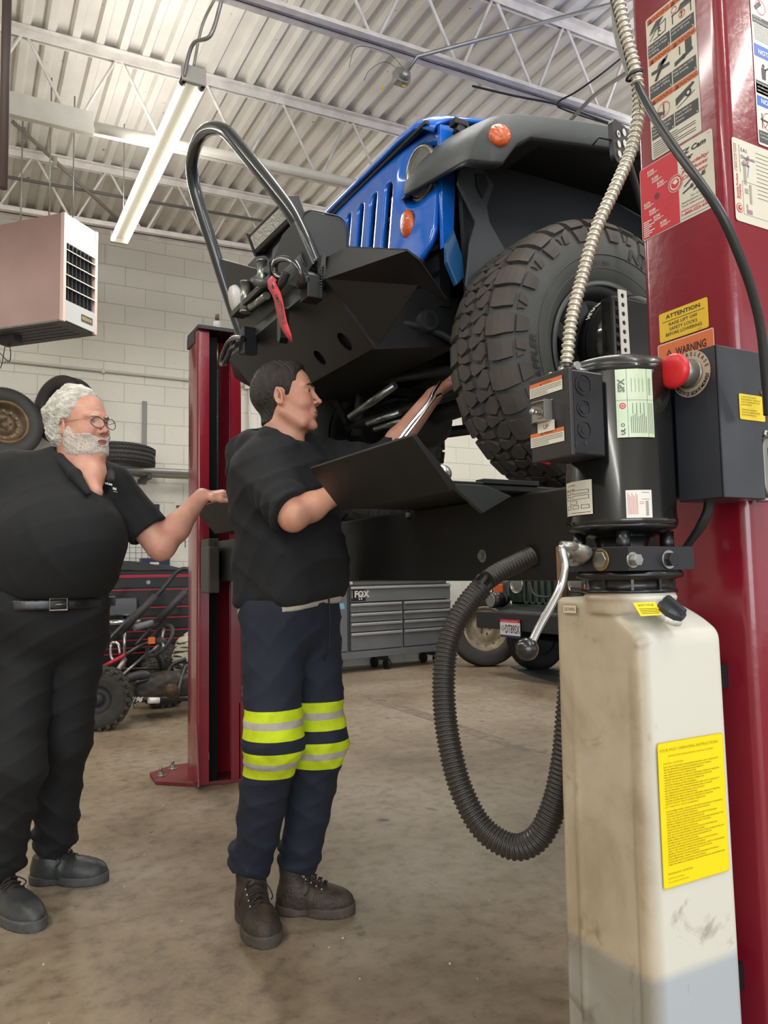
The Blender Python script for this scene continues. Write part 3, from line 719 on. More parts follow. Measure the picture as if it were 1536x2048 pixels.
# ---- cross beam between the posts, with plate brackets and bolts
BX0, BX1, BZ0, BZ1 = 1.155, 1.325, 1.078, 1.284
beam = thing('cross_beam', 'wide black steel cross beam spanning from the far red column to the near one', 'lift beam', (1.24, 2.55, BZ0))
mb = MB(); mb.bx(BX0, BX1, 0.99, 4.13, BZ0, BZ1); mb.build('beam', m_blkp, beam, bevel=0.006)
def bolt(parent, p, nrm, r, m, washer=None, name='bolt', hd=0.010):
    b_ = MB(); p = Vector(p); nrm = Vector(nrm)
    b_.cyl(p, p+nrm*0.002, r*1.75, n=20, mi=1); b_.cyl(p+nrm*0.002, p+nrm*hd, r, n=6, sm=False, mi=0)
    return b_.build(name, [m, washer or m], parent, bevel=0.0006)
m_boltg = mat('bolt_grey', S(132, 134, 128), 0.4, metal=0.6)
bolt(beam, onx(819, 1030, BX0), (-1, 0, 0), 0.008, m_boltg, m_blk); bolt(beam, onx(965, 1112, BX0), (-1, 0, 0), 0.0095, m_boltg)
t = MB(); t.bx(BX0-0.035, BX0+0.02, 3.93, 4.085, 1.05, 1.30); t.bx(BX0-0.075, BX0-0.02, 3.78, 3.93, 1.02, 1.25); t.build('end_carriage', mat('carriage_grey', S(58, 55, 46), 0.5), beam, bevel=0.006)
t = MB(); t.bx(BX0-0.02, BX1+0.0, 2.6, 3.35, BZ0-0.004, BZ0+0.0); t.build('wear_plate', m_rust, beam)

# ---- runways with turned-up front lips
def runway(y0, y1, xl, zt, label):
    r = thing('runway', label, 'lift runway', (1.2, (y0+y1)/2, zt-0.1), group=None)
    mb = MB(); mb.prism([(xl, zt-0.012), (xl+0.02, zt), (8.0, zt), (8.0, zt-0.13), (BX1+0.015, zt-0.13), (BX1+0.015, BZ1+0.0005), (xl+0.03, BZ1+0.0005 if zt < 1.31 else zt-0.02), (xl, zt-0.02)], y0, y1, 'y')
    mb.build('deck', m_blkp, r, bevel=0.003)
    mb = MB(); dx, dz = -0.092, 0.095
    mb.hexa([(xl, y0-0.02, zt-0.022), (xl+0.012, y0-0.02, zt-0.008), (xl+0.012, y1+0.02, zt-0.008), (xl, y1+0.02, zt-0.022)],
            [(xl+dx-0.006, y0-0.02, zt+dz-0.002), (xl+dx+0.001, y0-0.02, zt+dz+0.005), (xl+dx+0.001, y1+0.02, zt+dz+0.005), (xl+dx-0.006, y1+0.02, zt+dz-0.002)])
    mb.build('stop_plate', m_blkp, r, bevel=0.0015)
    g = MB(); g.prism([(xl+0.001, zt-0.006), (xl+0.095, zt-0.006), (xl+0.165, zt-0.028), (xl+0.085, zt-0.068)], y0-0.018, y0-0.004, 'y'); g.build('gusset', mat('gusset_grey', S(52, 58, 58), 0.45, noise=0.3, scale=12), r, bevel=0.001)
    wd = MB(); k = 0
    while k < 26:
        wd.ball((xl+0.004+k*0.0035, y0-0.008, zt+0.0), 0.0032, 6); k += 1
    wd.build('weld_bead', m_blkm, r)
    tp = MB(); tp.bx(xl+0.095, xl+0.2, y0+0.005, y0+0.12, zt, zt+0.008); tp.bx(xl+0.10, xl+0.26, y0-0.004, y0+0.03, zt+0.001, zt+0.012); tp.build('slip_plate', m_blkm, r, bevel=0.001)
    return r
r1 = runway(1.414, 1.93, 0.936, 1.300, 'near black lift runway under the big tyre, front lip turned up')
r2 = runway(2.92, 3.45, 1.02, 1.318, 'far black lift runway whose turned-up lip the older man touches')

# trailer-ball-like roller on the runway
cb = MB(); p = onz(885, 948, 1.322)
cb.ball(p, 0.021, 20); cb.cyl(p+Vector((0.0, 0.035, 0)), p, 0.014, n=16); cb.cyl(p+Vector((0.0, 0.038, 0)), p+Vector((0.0, 0.028, 0)), 0.018, n=16)
tag(cb.build('steel_roller', m_steel), 'small shiny steel roller ball lying on the near runway behind its lip', 'roller')

# ================================================================== POWER UNIT
pu = thing('power_unit', 'black electric lift motor with switch box above the white oil tank', 'lift motor', (0.955, 0.905, 1.05))
MX, MY, MR = 0.942, 0.911, 0.0855
T = Matrix.Translation((MX, MY, 0))
mb = MB(); mb.lathe([(0, 1.168), (MR*0.98, 1.168), (MR*1.02, 1.172), (MR*1.02, 1.178), (MR, 1.182), (MR, 1.418), (MR-0.001, 1.42), (0, 1.42)], T, 72)
m_motor = mat('motor_black_gloss', S(17, 19, 19), 0.2, coat=0.5)
mb.build('motor_housing', m_motor, pu)
mb = MB(); mb.lathe([(MR-0.004, 1.408), (MR+0.0005, 1.410), (MR-0.001, 1.424), (MR-0.006, 1.433), (MR-0.03, 1.441), (MR-0.06, 1.446), (0, 1.447)], T, 72)
mb.build('end_cap', mat('cap_black', S(38, 38, 38), 0.3, coat=0.3), pu)
# motor labels wrap the cylinder
def cyl_label(L, az0, z0):   # az0: angle of u=0 (radians), increasing u turns anticlockwise seen from above
    def wr(u, v, d):
        a = az0+u/MR; return Vector((MX+(MR+0.0006+d)*cos(a), MY+(MR+0.0006+d)*sin(a), z0+v))
    L.wrap = wr; return L
def az_of(px, py):   # where the sight line meets the motor
    d = ray(px, py); dx, dy = d.x, d.y; a = dx*dx+dy*dy; b_ = -2*(dx*MX+dy*MY); c = MX*MX+MY*MY-MR*MR
    disc = max(0, b_*b_-4*a*c); t_ = (-b_-sqrt(disc))/(2*a); return atan2(dy*t_-MY, dx*t_-MX), EYE+d.z*t_
a0, zb = az_of(1235, 876); a1, zt = az_of(1308, 878); _, ztop = az_of(1270, 738)
if a1 < a0: a1 += 2*pi
lw = (a1-a0)*MR; lh = ztop-zb
L = cyl_label(Label((0, 0, 0), (1, 0, 0), (0, 0, 1), lw, lh), a0, zb)
def cstrip(L, u0, v0, u1, v1, m, k):
    n = max(2, int((u1-u0)/0.004))
    for i in range(n):
        a, b_ = u0+(u1-u0)*i/n, u0+(u1-u0)*(i+1)/n; L.poly([(a, v0), (b_, v0), (b_, v1), (a, v1)], m, k)
cstrip(L, 0, 0, lw, lh, p_green, 1)
m_greenink = mat('label_green_ink', S(96, 118, 98), 0.5)
cstrip(L, 0, lh*.54, lw, lh*.545, m_greenink, 2)
L.poly([(lw*.28, 0), (lw*.29, 0), (lw*.29, lh), (lw*.28, lh)], m_greenink, 2); L.poly([(lw*.82, 0), (lw*.83, 0), (lw*.83, lh), (lw*.82, lh)], m_greenink, 2)
L.text('SPX', lw*.22, lh*.66, lw*.16, m_greenink, rot=pi/2, bold=.04, width=lh*.2)
L.disc(lw*.16, lh*.46, lw*.085, p_red, 2); L.disc(lw*.16, lh*.46, lw*.05, p_green, 3); L.disc(lw*.16, lh*.46, lw*.03, p_red, 4)
for i in range(9):
    u = lw*(.36+.05*i); L.poly([(u, lh*.06), (u+lw*.014, lh*.06), (u+lw*.014, lh*(.3+.02*(i % 4))), (u, lh*(.3+.02*(i % 4)))], p_grey, 2)
    if i % 2: L.poly([(u, lh*.34), (u+lw*.014, lh*.34), (u+lw*.014, lh*.5), (u, lh*.5)], p_grey, 2)
for i in range(4): L.poly([(lw*(.4+.1*i), lh*.66), (lw*(.41+.1*i), lh*.66), (lw*(.41+.1*i), lh*.86), (lw*(.4+.1*i), lh*.86)], m_greenink, 2)
for i in range(14): L.poly([(lw*.86, lh*(.62+.018*i)), (lw*.93, lh*(.62+.018*i)), (lw*.93, lh*(.626+.018*i)), (lw*.86, lh*(.626+.018*i))], p_grey, 2)
for i in range(4): L.poly([(lw*(.85+.035*i), lh*.05), (lw*(.86+.035*i), lh*.05), (lw*(.86+.035*i), lh*.5), (lw*(.85+.035*i), lh*.5)], m_greenink, 2)
L.text('UL', lw*.2, lh*.04, lw*.1, p_black, rot=pi/2, bold=.03); L.disc(lw*.15, lh*.18, lw*.05, p_grey, 2, 14, lw*.03)
L.build('rating_plate', pu, 'pale green motor rating plate')
a0, zb = az_of(1137, 1034); a1, _ = az_of(1187, 1030); _, ztop = az_of(1187, 958); lw = ((a1-a0) % (2*pi))*MR; lh = ztop-zb
L = cyl_label(Label((0, 0, 0), (1, 0, 0), (0, 0, 1), lw, lh), a0, zb); cstrip(L, 0, 0, lw, lh, p_cream, 1)
L.text('A.O. SMITH', lw*.2, lh*.86, lh*.05, p_black, k=3); L.text('MODEL   AA4210', lw*.05, lh*.74, lh*.05, p_black, k=3)
for i, (u0, u1) in enumerate(((.08, .3), (.38, .92), (.08, .3), (.38, .92), (.25, .55), (.1, .3), (.38, .6), (.68, .92))):
    v = (.62, .62, .46, .46, .32, .18, .18, .18)[i]
    for a, b_, c_, d_ in ((u0, v, u1, v+.012), (u0, v+.1, u1, v+.112), (u0, v, u0+.015, v+.1), (u1-.015, v, u1, v+.11)): cstrip(L, lw*a, lh*b_, lw*c_, lh*d_, p_grey, 2)
cstrip(L, lw*.3, lh*.06, lw*.95, lh*.075, p_black, 2); L.text('SPX', lw*.05, lh*.05, lh*.04, p_black, k=3)
L.build('data_label', pu, 'cream data label low on the motor')
a0, zb = az_of(1253, 1036); a1, _ = az_of(1304, 1036); _, ztop = az_of(1290, 980); lw = ((a1-a0) % (2*pi))*MR; lh = ztop-zb
L = cyl_label(Label((0, 0, 0), (1, 0, 0), (0, 0, 1), lw, lh), a0, zb); cstrip(L, 0, 0, lw, lh, p_white, 1)
for i in range(8): L.poly([(lw*(.07+.05*i), lh*.12), (lw*(.085+.05*i), lh*.12), (lw*(.085+.05*i), lh*(.9-.06*(i % 3))), (lw*(.07+.05*i), lh*(.9-.06*(i % 3)))], p_red, 2)
for i in range(12): L.poly([(lw*.74, lh*(.08+.045*i)), (lw*.86, lh*(.08+.045*i)), (lw*.86, lh*(.1+.045*i)), (lw*.74, lh*(.1+.045*i))], p_black, 2)
for a in (.5, .56): cstrip(L, lw*.5, lh*a, lw*.68, lh*(a+.015), p_red, 2)
cstrip(L, lw*.6, lh*.66, lw*.9, lh*.675, p_grey, 2); cstrip(L, lw*.6, lh*.9, lw*.9, lh*.915, p_grey, 2)
L.build('caution_label', pu, 'white label with red print')
# struts and adapter below the motor
mb = MB(); mb.lathe([(0, 1.152), (0.05, 1.152), (0.084, 1.165), (0.086, 1.17), (0, 1.17)], T, 48); mb.lathe([(0, 1.10), (0.03, 1.10), (0.045, 1.155), (0, 1.155)], T, 32)
for k in range(4):
    a = pi/4+k*pi/2; mb.cyl((MX+.068*cos(a), MY+.068*sin(a), 1.125), (MX+.068*cos(a), MY+.068*sin(a), 1.16), 0.011, n=12)
mb.build('adapter', m_blk, pu)
kx, ky = 0.868, 0.828
mb = MB(); mb.bx(kx, kx+0.142, ky, ky+0.13, 1.098, 1.135); mb.build('manifold', mat('manifold_black', S(36, 37, 42), 0.42), pu, bevel=0.001)
def hexplug(px, py, axis, r, m1, m2, ln=0.009):
    if axis == 'x': p = onx(px, py, kx); nrm = Vector((-1, 0, 0))
    else: p = ony(px, py, ky); nrm = Vector((0, -1, 0))
    b_ = MB(); b_.cyl(p, p+nrm*0.003, r*1.28, n=24, mi=1); b_.cyl(p+nrm*0.003, p+nrm*ln, r, n=6, sm=False); b_.build('hex_plug', [m1, m2], pu, bevel=0.0008)
hexplug(1203, 1120, 'x', 0.0135, m_alu, m_brass, 0.005); hexplug(1264, 1120, 'y', 0.0095, m_steel, m_steel, 0.014); hexplug(1336, 1119, 'y', 0.0115, m_dark, m_steel, 0.013)
mb = MB(); cT = Matrix.Translation((0.945, 0.903, 0)); mb.lathe([(0, 1.098), (0.079, 1.098), (0.083, 1.094), (0.083, 1.088), (0.068, 1.084), (0.066, 1.07), (0.073, 1.068), (0.073, 1.064), (0, 1.064)], cT, 56)
for k in range(10):
    a = k*pi/5+.2; mb.box((0.945+.068*cos(a), 0.903+.068*sin(a), 1.076), (0.006, 0.004, 0.02), rot=(0, 0, a))
mb.build('pump_flange', m_blk, pu)
# switch box
qx, qy = 0.788, 0.856; zb0, zb1 = 1.272, 1.402
m_box = mat('galvanised_black', S(58, 58, 60), 0.34, metal=0.75, noise=0.35, scale=12)
m_boxf = mat('box_cover_black', S(44, 40, 40), 0.45)
sb = MB().bx(qx+0.006, qx+0.071, qy, qy+0.086, zb0, zb1).build('switch_box', m_box, pu, bevel=0.003)
sc = MB().bx(qx, qx+0.008, qy-0.002, qy+0.089, zb0-0.002, zb1+0.002).build('box_cover', m_boxf, pu, bevel=0.002)
for i, (px, py, r) in enumerate(((1166, 770, 0.0155), (1167, 817, 0.0125), (1169, 860, 0.0125))):
    p = ony(px, py, qy); kb = MB()
    for rr_ in ((r, r-0.0012), (r*.55, r*.55-0.0012)) if i < 2 else ((r, r-0.0012),):
        kb.tube([(p.x+rr_[0]*cos(2*pi*j/28), qy-0.0006, p.z+rr_[0]*sin(2*pi*j/28)) for j in range(28)], 0.0008, 6, closed=True)
    kb.cyl((p.x, qy, p.z), (p.x, qy-0.0008, p.z), r*.5, n=20)
    kb.build('knockout', m_box, sb)
for (px, py) in ((1140, 814), (1152, 886), (1172, 886)):
    p = ony(px, py, qy); MB().cyl((p.x, qy+0.001, p.z), (p.x, qy-0.0007, p.z), 0.0035, n=14).build('box_screw', m_dark, sb)
MB().bx(qx+0.009, qx+0.0105, qy-0.0012, qy, zb0+.01, zb1-.01).build('seam', m_dark, sb)
def small_warn(bl, br, tl, nm):
    L = lab_x(qx, bl, br, tl); w, h = L.w, L.h; L.rect(0, 0, w, h, p_cream, 1); L.rect(0, h*.72, w, h, p_orange, 2); tri(L, w*.36, h*.75, h*.2, p_black, p_orange); L.text('WARNING', w*.42, h*.79, h*.13, mat('label_rust_print', S(120, 52, 30), 0.5), k=3)
    for i in range(5): L.rect(w*.03, h*(.1+.12*i), w*(.96 if i > 1 else .55), h*(.13+.12*i), p_grey, 2)
    L.build(nm, sc)
small_warn((1061, 799), (1126, 777), (1060, 772), 'warning_strip'); small_warn((1063, 897), (1130, 881), (1062, 870), 'warning_strip')
L = lab_x(qx, (1078, 868), (1112, 859), (1078, 848)); L.O.x -= 0.0006; L.rect(0, 0, L.w, L.h, p_cream, 4); L.text('UP', L.w*.5, L.h*.3, L.h*.42, p_black, 'c', 5); L.build('up_tag', sc)
p = onx(1085, 825, qx); hw = 0.024
kb = MB()
for s_ in (-1, 1):
    ar = [(qx-0.0, p.y-hw, 0), (qx-0.010, p.y-hw*.6, 0), (qx-0.014, p.y, 0), (qx-0.012, p.y+hw*.5, 0), (qx-0.004, p.y+hw, 0)]
    poly = [(a[0], a[1]) for a in spline(ar, 4)]+[(qx, p.y+hw), (qx, p.y-hw)]
    z_ = p.z+s_*0.0155; kb.prism([(a, b_) for a, b_ in poly], z_-0.0007, z_+0.0007)
kb.bx(qx-0.0015, qx, p.y-hw, p.y+hw, p.z-0.0155, p.z+0.0155)
kb.bx(qx-0.0165, qx-0.0005, p.y-hw, p.y-hw+0.0015, p.z-0.0155, p.z+0.0155)
kb.build('switch_guard', m_alu, sc)
kb = MB(); kb.cyl((qx, p.y+.004, p.z), (qx-0.014, p.y+.006, p.z+.001), 0.004, n=14); kb.ball((qx-0.015, p.y+.006, p.z+.001), 0.0052, 12); kb.cyl((qx, p.y+.004, p.z), (qx-0.003, p.y+.004, p.z), 0.009, n=6, sm=False); kb.build('toggle_lever', m_steel, sc)
# connector on top
p = Vector((qx+0.03, qy+0.036, zb1))
kb = MB(); kb.cyl(p, p+Vector((0, 0, 0.014)), 0.0125, n=20); kb.cyl(p+Vector((-.0, -.02, .006)), p+Vector((-.0, .028, .01)), 0.003, n=10); kb.cyl(p+Vector((.0, -.026, .010)), p+Vector((.0, -.014, .010)), 0.0065, n=14); kb.cyl(p+Vector((.012, -.012, .009)), p+Vector((.03, -.014, .007)), 0.003, n=10); kb.ball(p+Vector((-.014, .02, .004)), .005, 10)
kb.build('conduit_connector', m_steel, pu)
# flexible conduit running up
cpts = [(1133, 728, 1.155), (1143, 640, 1.16), (1163, 560, 1.17), (1192, 460, 1.18), (1232, 372, 1.19), (1262, 300, 1.20), (1278, 215, 1.20), (1270, 140, 1.20), (1252, 70, 1.20), (1238, 0, 1.20), (1232, -60, 1.2)]
base = spline([at(*c) for c in cpts], 22)
# resample by length, rib pitch 6.4 mm
def resample(pts, step):
    out = [pts[0]]; acc = 0
    for a, b_ in zip(pts, pts[1:]):
        d = (b_-a).length; t_ = step-acc
        while t_ <= d: out.append(a.lerp(b_, t_/d)); t_ += step
        acc = (acc+d) % step
    return out
rp = resample(base, 0.00125)
rs = [0.0092+0.0016*cos(2*pi*i*0.00125/0.0096) for i in range(len(rp))]
m_flex = mat('galvanised_flex', S(206, 202, 188), 0.3, metal=0.8)
fc = MB().tube(rp, rs, 14).build('flexible_conduit', m_flex); tag(fc, 'ribbed silver flexible conduit rising from the switch box beside the near red column', 'conduit')
ct = MB(); q = at(1268, 152, 1.2); ct.tube([q+Vector((0.0118*cos(a)*RGT.x+0.0118*sin(a)*FWD.x, 0.0118*cos(a)*RGT.y+0.0118*sin(a)*FWD.y, 0.004*cos(a))) for a in [2*pi*i/20 for i in range(20)]], 0.0022, 6, closed=True); ct.ball(q+RGT*0.01-FWD*0.006+Vector((0, 0, 0.006)), 0.004, 8); ct.build('cable_tie', m_dark, fc)
kp = [(1222, -60, 1.215), (1228, 0, 1.215), (1250, 90, 1.215), (1266, 150, 1.21), (1300, 220, 1.16), (1345, 290, 1.12), (1400, 365, 1.08), (1440, 425, 1.07), (1470, 490, 1.08), (1500, 570, 1.10), (1520, 650, 1.12), (1530, 740, 1.14), (1536, 830, 1.16)]
tag(MB().tube(spline([at(*c) for c in kp], 10), 0.0068, 14).build('power_cable', mat('cable_black', S(40, 42, 42), 0.35)), 'thick black cable slanting down across the near column and its stickers', 'cable')
tag(MB().tube(spline([at(*c) for c in [(1222, -60, 1.24), (1232, 60, 1.24), (1252, 130, 1.235), (1270, 170, 1.23), (1268, 150, 1.22)]], 8), 0.005, 10).build('thin_cable', mat('cable_grey', S(150, 148, 140), 0.4)), 'grey cable tied behind the ribbed silver conduit', 'cable')

# safety release box
ex0, ex1, ey0, ey1, ez0, ez1 = 1.005, 1.116, 0.765, 0.848, 1.206, 1.4415
sr = thing('safety_release_box', 'dark grey steel box with a red push button, fixed to the near column', 'control box', (1.1, 0.86, ez0))
m_srb = mat('release_box_slate', S(44, 46, 52), 0.36, coat=0.2, col2=S(54, 56, 62), scale=8, rvar=0.1)
mb = MB()
mb.prism([(ex0, ez0), (ex1-0.012, ez0), (ex1-0.012, ez0+0.10), (ex1+0.085, ez0+0.10), (ex1+0.085, ez0+0.185), (ex1, ez0+0.185), (ex1-0.004, ez1), (ex0, ez1)], ey0, ey0+0.004, 'y')
mb.bx(ex0, ex0+0.004, ey0, ey1, ez0, ez1); mb.bx(ex0, ex1-0.004, ey0, ey1, ez1-0.003, ez1); mb.bx(ex0, ex1-0.012, ey0, ey1, ez0, ez0+0.003)
mb.bx(ex0+.028, PX0+.002, ey1-.004, ey1+.05, ez0+.01, ez1-.01)
mb.build('housing', m_srb, sr, bevel=0.002)
bc = onx(1382, 748, ex0)
L = Label((ex0, bc.y, bc.z), (0, -1, 0), (0, 0, 1), 0, 0); m_tanring = mat('ring_label_tan', S(176, 160, 138), 0.5)
L.disc(0, 0, 0.037, m_tanring, 1, 40)
def ring_text(L, txt, R_, size, a0, a1, m, flip=False):
    n = len(txt)
    for i, ch in enumerate(txt):
        a = a0+(a1-a0)*(i+.5)/n
        if ch != ' ': L.text(ch, R_*cos(a), R_*sin(a), size, m, 'c', 3, .02, rot=a-pi/2 if not flip else a+pi/2, sx=.8)
ring_text(L, 'SAFETY RELEASE', 0.0285, 0.0062, radians(205), radians(5), p_black)
ring_text(L, 'DISPOSITIF DE SECURITE MECANIQUE', 0.0345, 0.0055, radians(205), radians(350), p_black, True)
L.build('ring_label', sr)
b_ = MB(); bt = Vector((ex0, bc.y, bc.z)); nv = Vector((-1, 0, 0))
b_.cyl(bt, bt+nv*0.006, 0.023, n=32); b_.cyl(bt+nv*0.006, bt+nv*0.03, 0.021, 0.0175, n=32)
b_.build('button_collar', m_alu, sr)
b_ = MB(); Mx = Matrix.Translation(bt) @ Euler((0, -pi/2, 0)).to_matrix().to_4x4()
b_.lathe([(0, 0.048), (0.014, 0.0485), (0.023, 0.047), (0.0272, 0.043), (0.0278, 0.038), (0.024, 0.031), (0.0175, 0.027), (0, 0.027)], Mx, 40)
b_.build('push_button', mat('button_red', S(206, 34, 42), 0.38), sr)
L = lab_y(ey0, (1479, 838), (1530, 852), (1479, 787)); w, h = L.w, L.h; plate(L, mat('label_lemon', S(240, 212, 52), 0.45), 0.003)
for i, t_ in enumerate(('CHECK OIL LEVEL', 'FREQUENTLY. REPLACE', 'WITH DEXRON III OR', 'EQUIVALENT', '', 'VERIFIER NIVEAU', "D'HUILE. REMPLACER", 'PAR DEXRON III')):
    if t_: L.text(t_, w*.08, h*(.86-.1*i), h*.055, mat('label_olive2', S(130, 112, 30), .5), width=w*.8*len(t_)/20)
L.build('oil_label', sr)
for (px, py) in ((1525, 787), (1531, 868)):
    p = ony(px, py, ey0); q = MB(); q.ball((p.x, ey0-0.001, p.z), 0.0062, 16, sc=(1, .6, 1)); q.box((p.x, ey0-0.005, p.z), (0.006, 0.001, 0.0012), 1); q.box((p.x, ey0-0.005, p.z), (0.0012, 0.001, 0.006), 1); q.build('screw', [m_steel, m_dark], sr)
# solenoid below the tab
so = MB(); c = Vector((ex1+0.028, ey0+0.03, ez0+0.055)); so.prism(rrect(0.062, 0.10, 0.02, 5, c.x, c.z), ey0+0.006, ey0+0.05, 'y'); so.bx(c.x-0.02, c.x-0.006, ey0+0.004, ey0+0.008, c.z-0.035, c.z+0.03, 1); so.cyl((c.x, c.y, c.z-0.055), (c.x, c.y, c.z-0.045), 0.013, n=16)
so.build('solenoid', [m_alu, m_dark], sr, bevel=0.002)
for dx in (0, 0.02):
    MB().tube(spline([at(1405+dx*500, 960, 1.24), at(1415+dx*300, 1010, 1.24), at(1400+dx*300, 1050, 1.25), at(1375, 1090, 1.28), at(1350, 1120, 1.3)], 8), 0.006, 10).build('cable', m_rub, sr)

# oil tank
tx0, tx1, ty0, ty1, tz0, tz1 = 0.88, 1.075, 0.828, 1.018, 0.30, 1.060
m_tank = mat('tank_polyethylene', S(222, 216, 192), 0.36, sub=0.0)
nt = m_tank.node_tree; b = nt.nodes['Principled BSDF']; tc = nt.nodes.new('ShaderNodeTexCoord'); sp = nt.nodes.new('ShaderNodeSeparateXYZ'); nt.links.new(tc.outputs['Object'], sp.inputs[0])
b.inputs['Subsurface Weight'].default_value = 0.25; b.inputs['Subsurface Radius'].default_value = (0.014, 0.014, 0.013); b.inputs['Subsurface Scale'].default_value = 0.5
clean = nt.nodes.new('ShaderNodeRGB'); clean.outputs[0].default_value = (*S(216, 215, 204), 1)
oil = nt.nodes.new('ShaderNodeRGB'); oil.outputs[0].default_value = (*S(176, 184, 190), 1)
nzd = noise_node(4.5, 5, .6, .8)
wob = nt.nodes.new('ShaderNodeMath'); wob.operation = 'MULTIPLY_ADD'; wob.inputs[1].default_value = 0.01; nt.links.new(nzd.outputs['Fac'], wob.inputs[0]); nt.links.new(sp.outputs['Z'], wob.inputs[2])
mr = nt.nodes.new('ShaderNodeMapRange'); mr.inputs[1].default_value = 0.508; mr.inputs[2].default_value = 0.524; mr.inputs[3].default_value = 1; mr.inputs[4].default_value = 0; nt.links.new(wob.outputs[0], mr.inputs[0])
c1 = mixc(clean.outputs[0], oil.outputs[0], mr.outputs[0], 'MIX')
# grime and shading, both put into the colour of the aisle-side face
gx = nt.nodes.new('ShaderNodeMapRange'); gx.inputs[1].default_value = tx0+0.03; gx.inputs[2].default_value = tx0+0.002; gx.inputs[3].default_value = 0; gx.inputs[4].default_value = 1; nt.links.new(sp.outputs['X'], gx.inputs[0])
dirt_shade_r = ramp_node(noise_node(5, 6, .65, .5).outputs['Fac'], [(0.3, S(170, 148, 126)), (0.52, S(206, 188, 166)), (0.75, S(224, 210, 192))])
c2 = mixc(c1, dirt_shade_r.outputs[0], gx.outputs[0], 'MULTIPLY')
st = ramp_node(noise_node(9, 4, .6, 1.0).outputs['Fac'], [(0.26, S(112, 92, 70)), (0.40, (1, 1, 1))]); c3 = mixc(c2, st.outputs[0], None, 'MULTIPLY', 0.6)
nt.links.new(c3, b.inputs['Base Color'])
def tank_sdf(X, Y, Z):
    cx, cy = (tx0+tx1)/2, (ty0+ty1)/2; hx, hy = (tx1-tx0)/2, (ty1-ty0)/2
    taper = 0.012*np.clip((Z-tz0)/0.7, 0, 1)
    d = d_box(X, Y, Z, (cx-0.003*0, cy, (tz0+tz1)/2), (hx, hy, (tz1-tz0)/2), 0.016)+0.004*np.clip((Z-0.4)/0.6, 0, 1)
    # sloped front shoulder and right shoulder
    d = smax(d, ((Z-(tz1-0.066))*0.80-(Y-ty0)*0.6)*1.0-0.002, 0.012)
    d = smax(d, ((Z-(tz1-0.045))*0.70+(X-tx1)*0.7)-0.004, 0.014)
    # neck and step rings
    rad = np.sqrt((X-0.945)**2+(Y-0.903)**2)
    neck = np.maximum(rad-(0.069+0.003*((Z > 1.052) & (Z < 1.058))), np.abs(Z-1.050)-0.018)
    d = smin(d, neck, 0.006)
    # recessed panels of the aisle-side face
    for (ya, yb, z1_) in ((ty1-0.004-0.034, ty1-0.012, 0.955), (ty0+0.028, ty1-0.05, 0.945)):
        g = np.maximum(np.maximum(np.abs(Y-(ya+yb)/2)-abs(yb-ya)/2, np.abs(Z-(tz0+0.05+z1_)/2)-(z1_-tz0-0.05)/2), np.abs(X-tx0)-0.0035)
        d = smax(d, -g, 0.003)
    g = np.maximum(np.abs(Y-(ty0+0.028))-0.0015, np.maximum(np.abs(Z-0.62)-0.34, np.abs(X-tx0)-0.004)); d = smax(d, -g, 0.003)
    return d
tank = thing('oil_tank', 'tall translucent white plastic oil tank with yellow instruction label, below the motor', 'oil tank', (0.977, 0.911, tz0))
sdf_obj('tank_body', tank_sdf, (tx0-0.02, ty0-0.02, tz0-0.02), (tx1+0.02, ty1+0.02, 1.08), 0.0032, m_tank, tank)
for z_ in (0.42, 0.90): MB().bx(tx1-0.01, PX0+0.002, 0.87, 0.96, z_, z_+0.04).build('mounting_bracket', m_blkm, tank)
# cap on the sloped shoulder
cp = thing('filler_cap', '', ''); COL.objects.unlink(cp); bpy.data.objects.remove(cp)
pc = at(1343, 1222, 1.175); nrm = Vector((0.05, -0.6, 0.80)).normalized()
Mc = Matrix.Translation(pc-nrm*0.012) @ nrm.to_track_quat('Z', 'X').to_matrix().to_4x4()
MB().lathe([(0, 0.009), (0.021, 0.009), (0.022, 0.0), (0, 0)], Mc, 32).build('filler_neck', m_tank, tank)
ck = MB(); ck.lathe([(0, 0.022), (0.018, 0.021), (0.0215, 0.017), (0.0215, 0.008), (0, 0.008)], Mc, 10, sm=False); ck.box((0, 0, 0.024), (0.040, 0.012, 0.010), M=Mc, taper=(0.9, 0.7)); ck.build('filler_cap', mat('cap_charcoal', S(52, 54, 60), 0.45), tank, bevel=0.0015)
L = lab_x(tx0+0.0015, (1128, 1226), (1155, 1231), (1128, 1209)); L.lift = 0.0015
L.rect(0, 0, L.w, L.h, mat('label_black_edge', S(90, 82, 66), .5), 1); L.rect(.0006, .0006, L.w-.0006, L.h-.0006, mat('label_tan', S(206, 190, 160), .5), 2); L.text('DOWN', L.w*.5, L.h*.28, L.h*.4, p_black, 'c', 3, width=L.w*.75); L.build('down_tag', tank)
# duty cycle label on the slope
O = at(1281, 1237, 1.155); Ux = Vector((1, 0, 0)); Vv = Vector((0, 0.6, 0.8)).normalized()
L = Label(O, Ux, Vv, 0.046, 0.024); L.O = at(1276, 1238, 1.150)-Vector((0, 0, 0)); L.lift = 0.007
L.rect(0, 0, L.w, L.h, p_vyellow, 1, .001); L.text('DUTY CYCLE', L.w*.5, L.h*.7, L.h*.16, mat('label_olive_dark', S(110, 96, 20), .5), 'c', 3, .01)
for i in range(4): L.rect(L.w*.1, L.h*(.14+.12*i), L.w*.9, L.h*(.18+.12*i), mat('label_olive_dark', S(110, 96, 20), .5), 3)
L.build('duty_label', tank)
L = lab_y(ty0+0.002, (1324, 1779), (1456, 1745), (1310, 1487)); L.w = abs(ony(1452, 1700, ty0).x-ony(1318, 1700, ty0).x); w, h = L.w, L.h; L.lift = 0.003
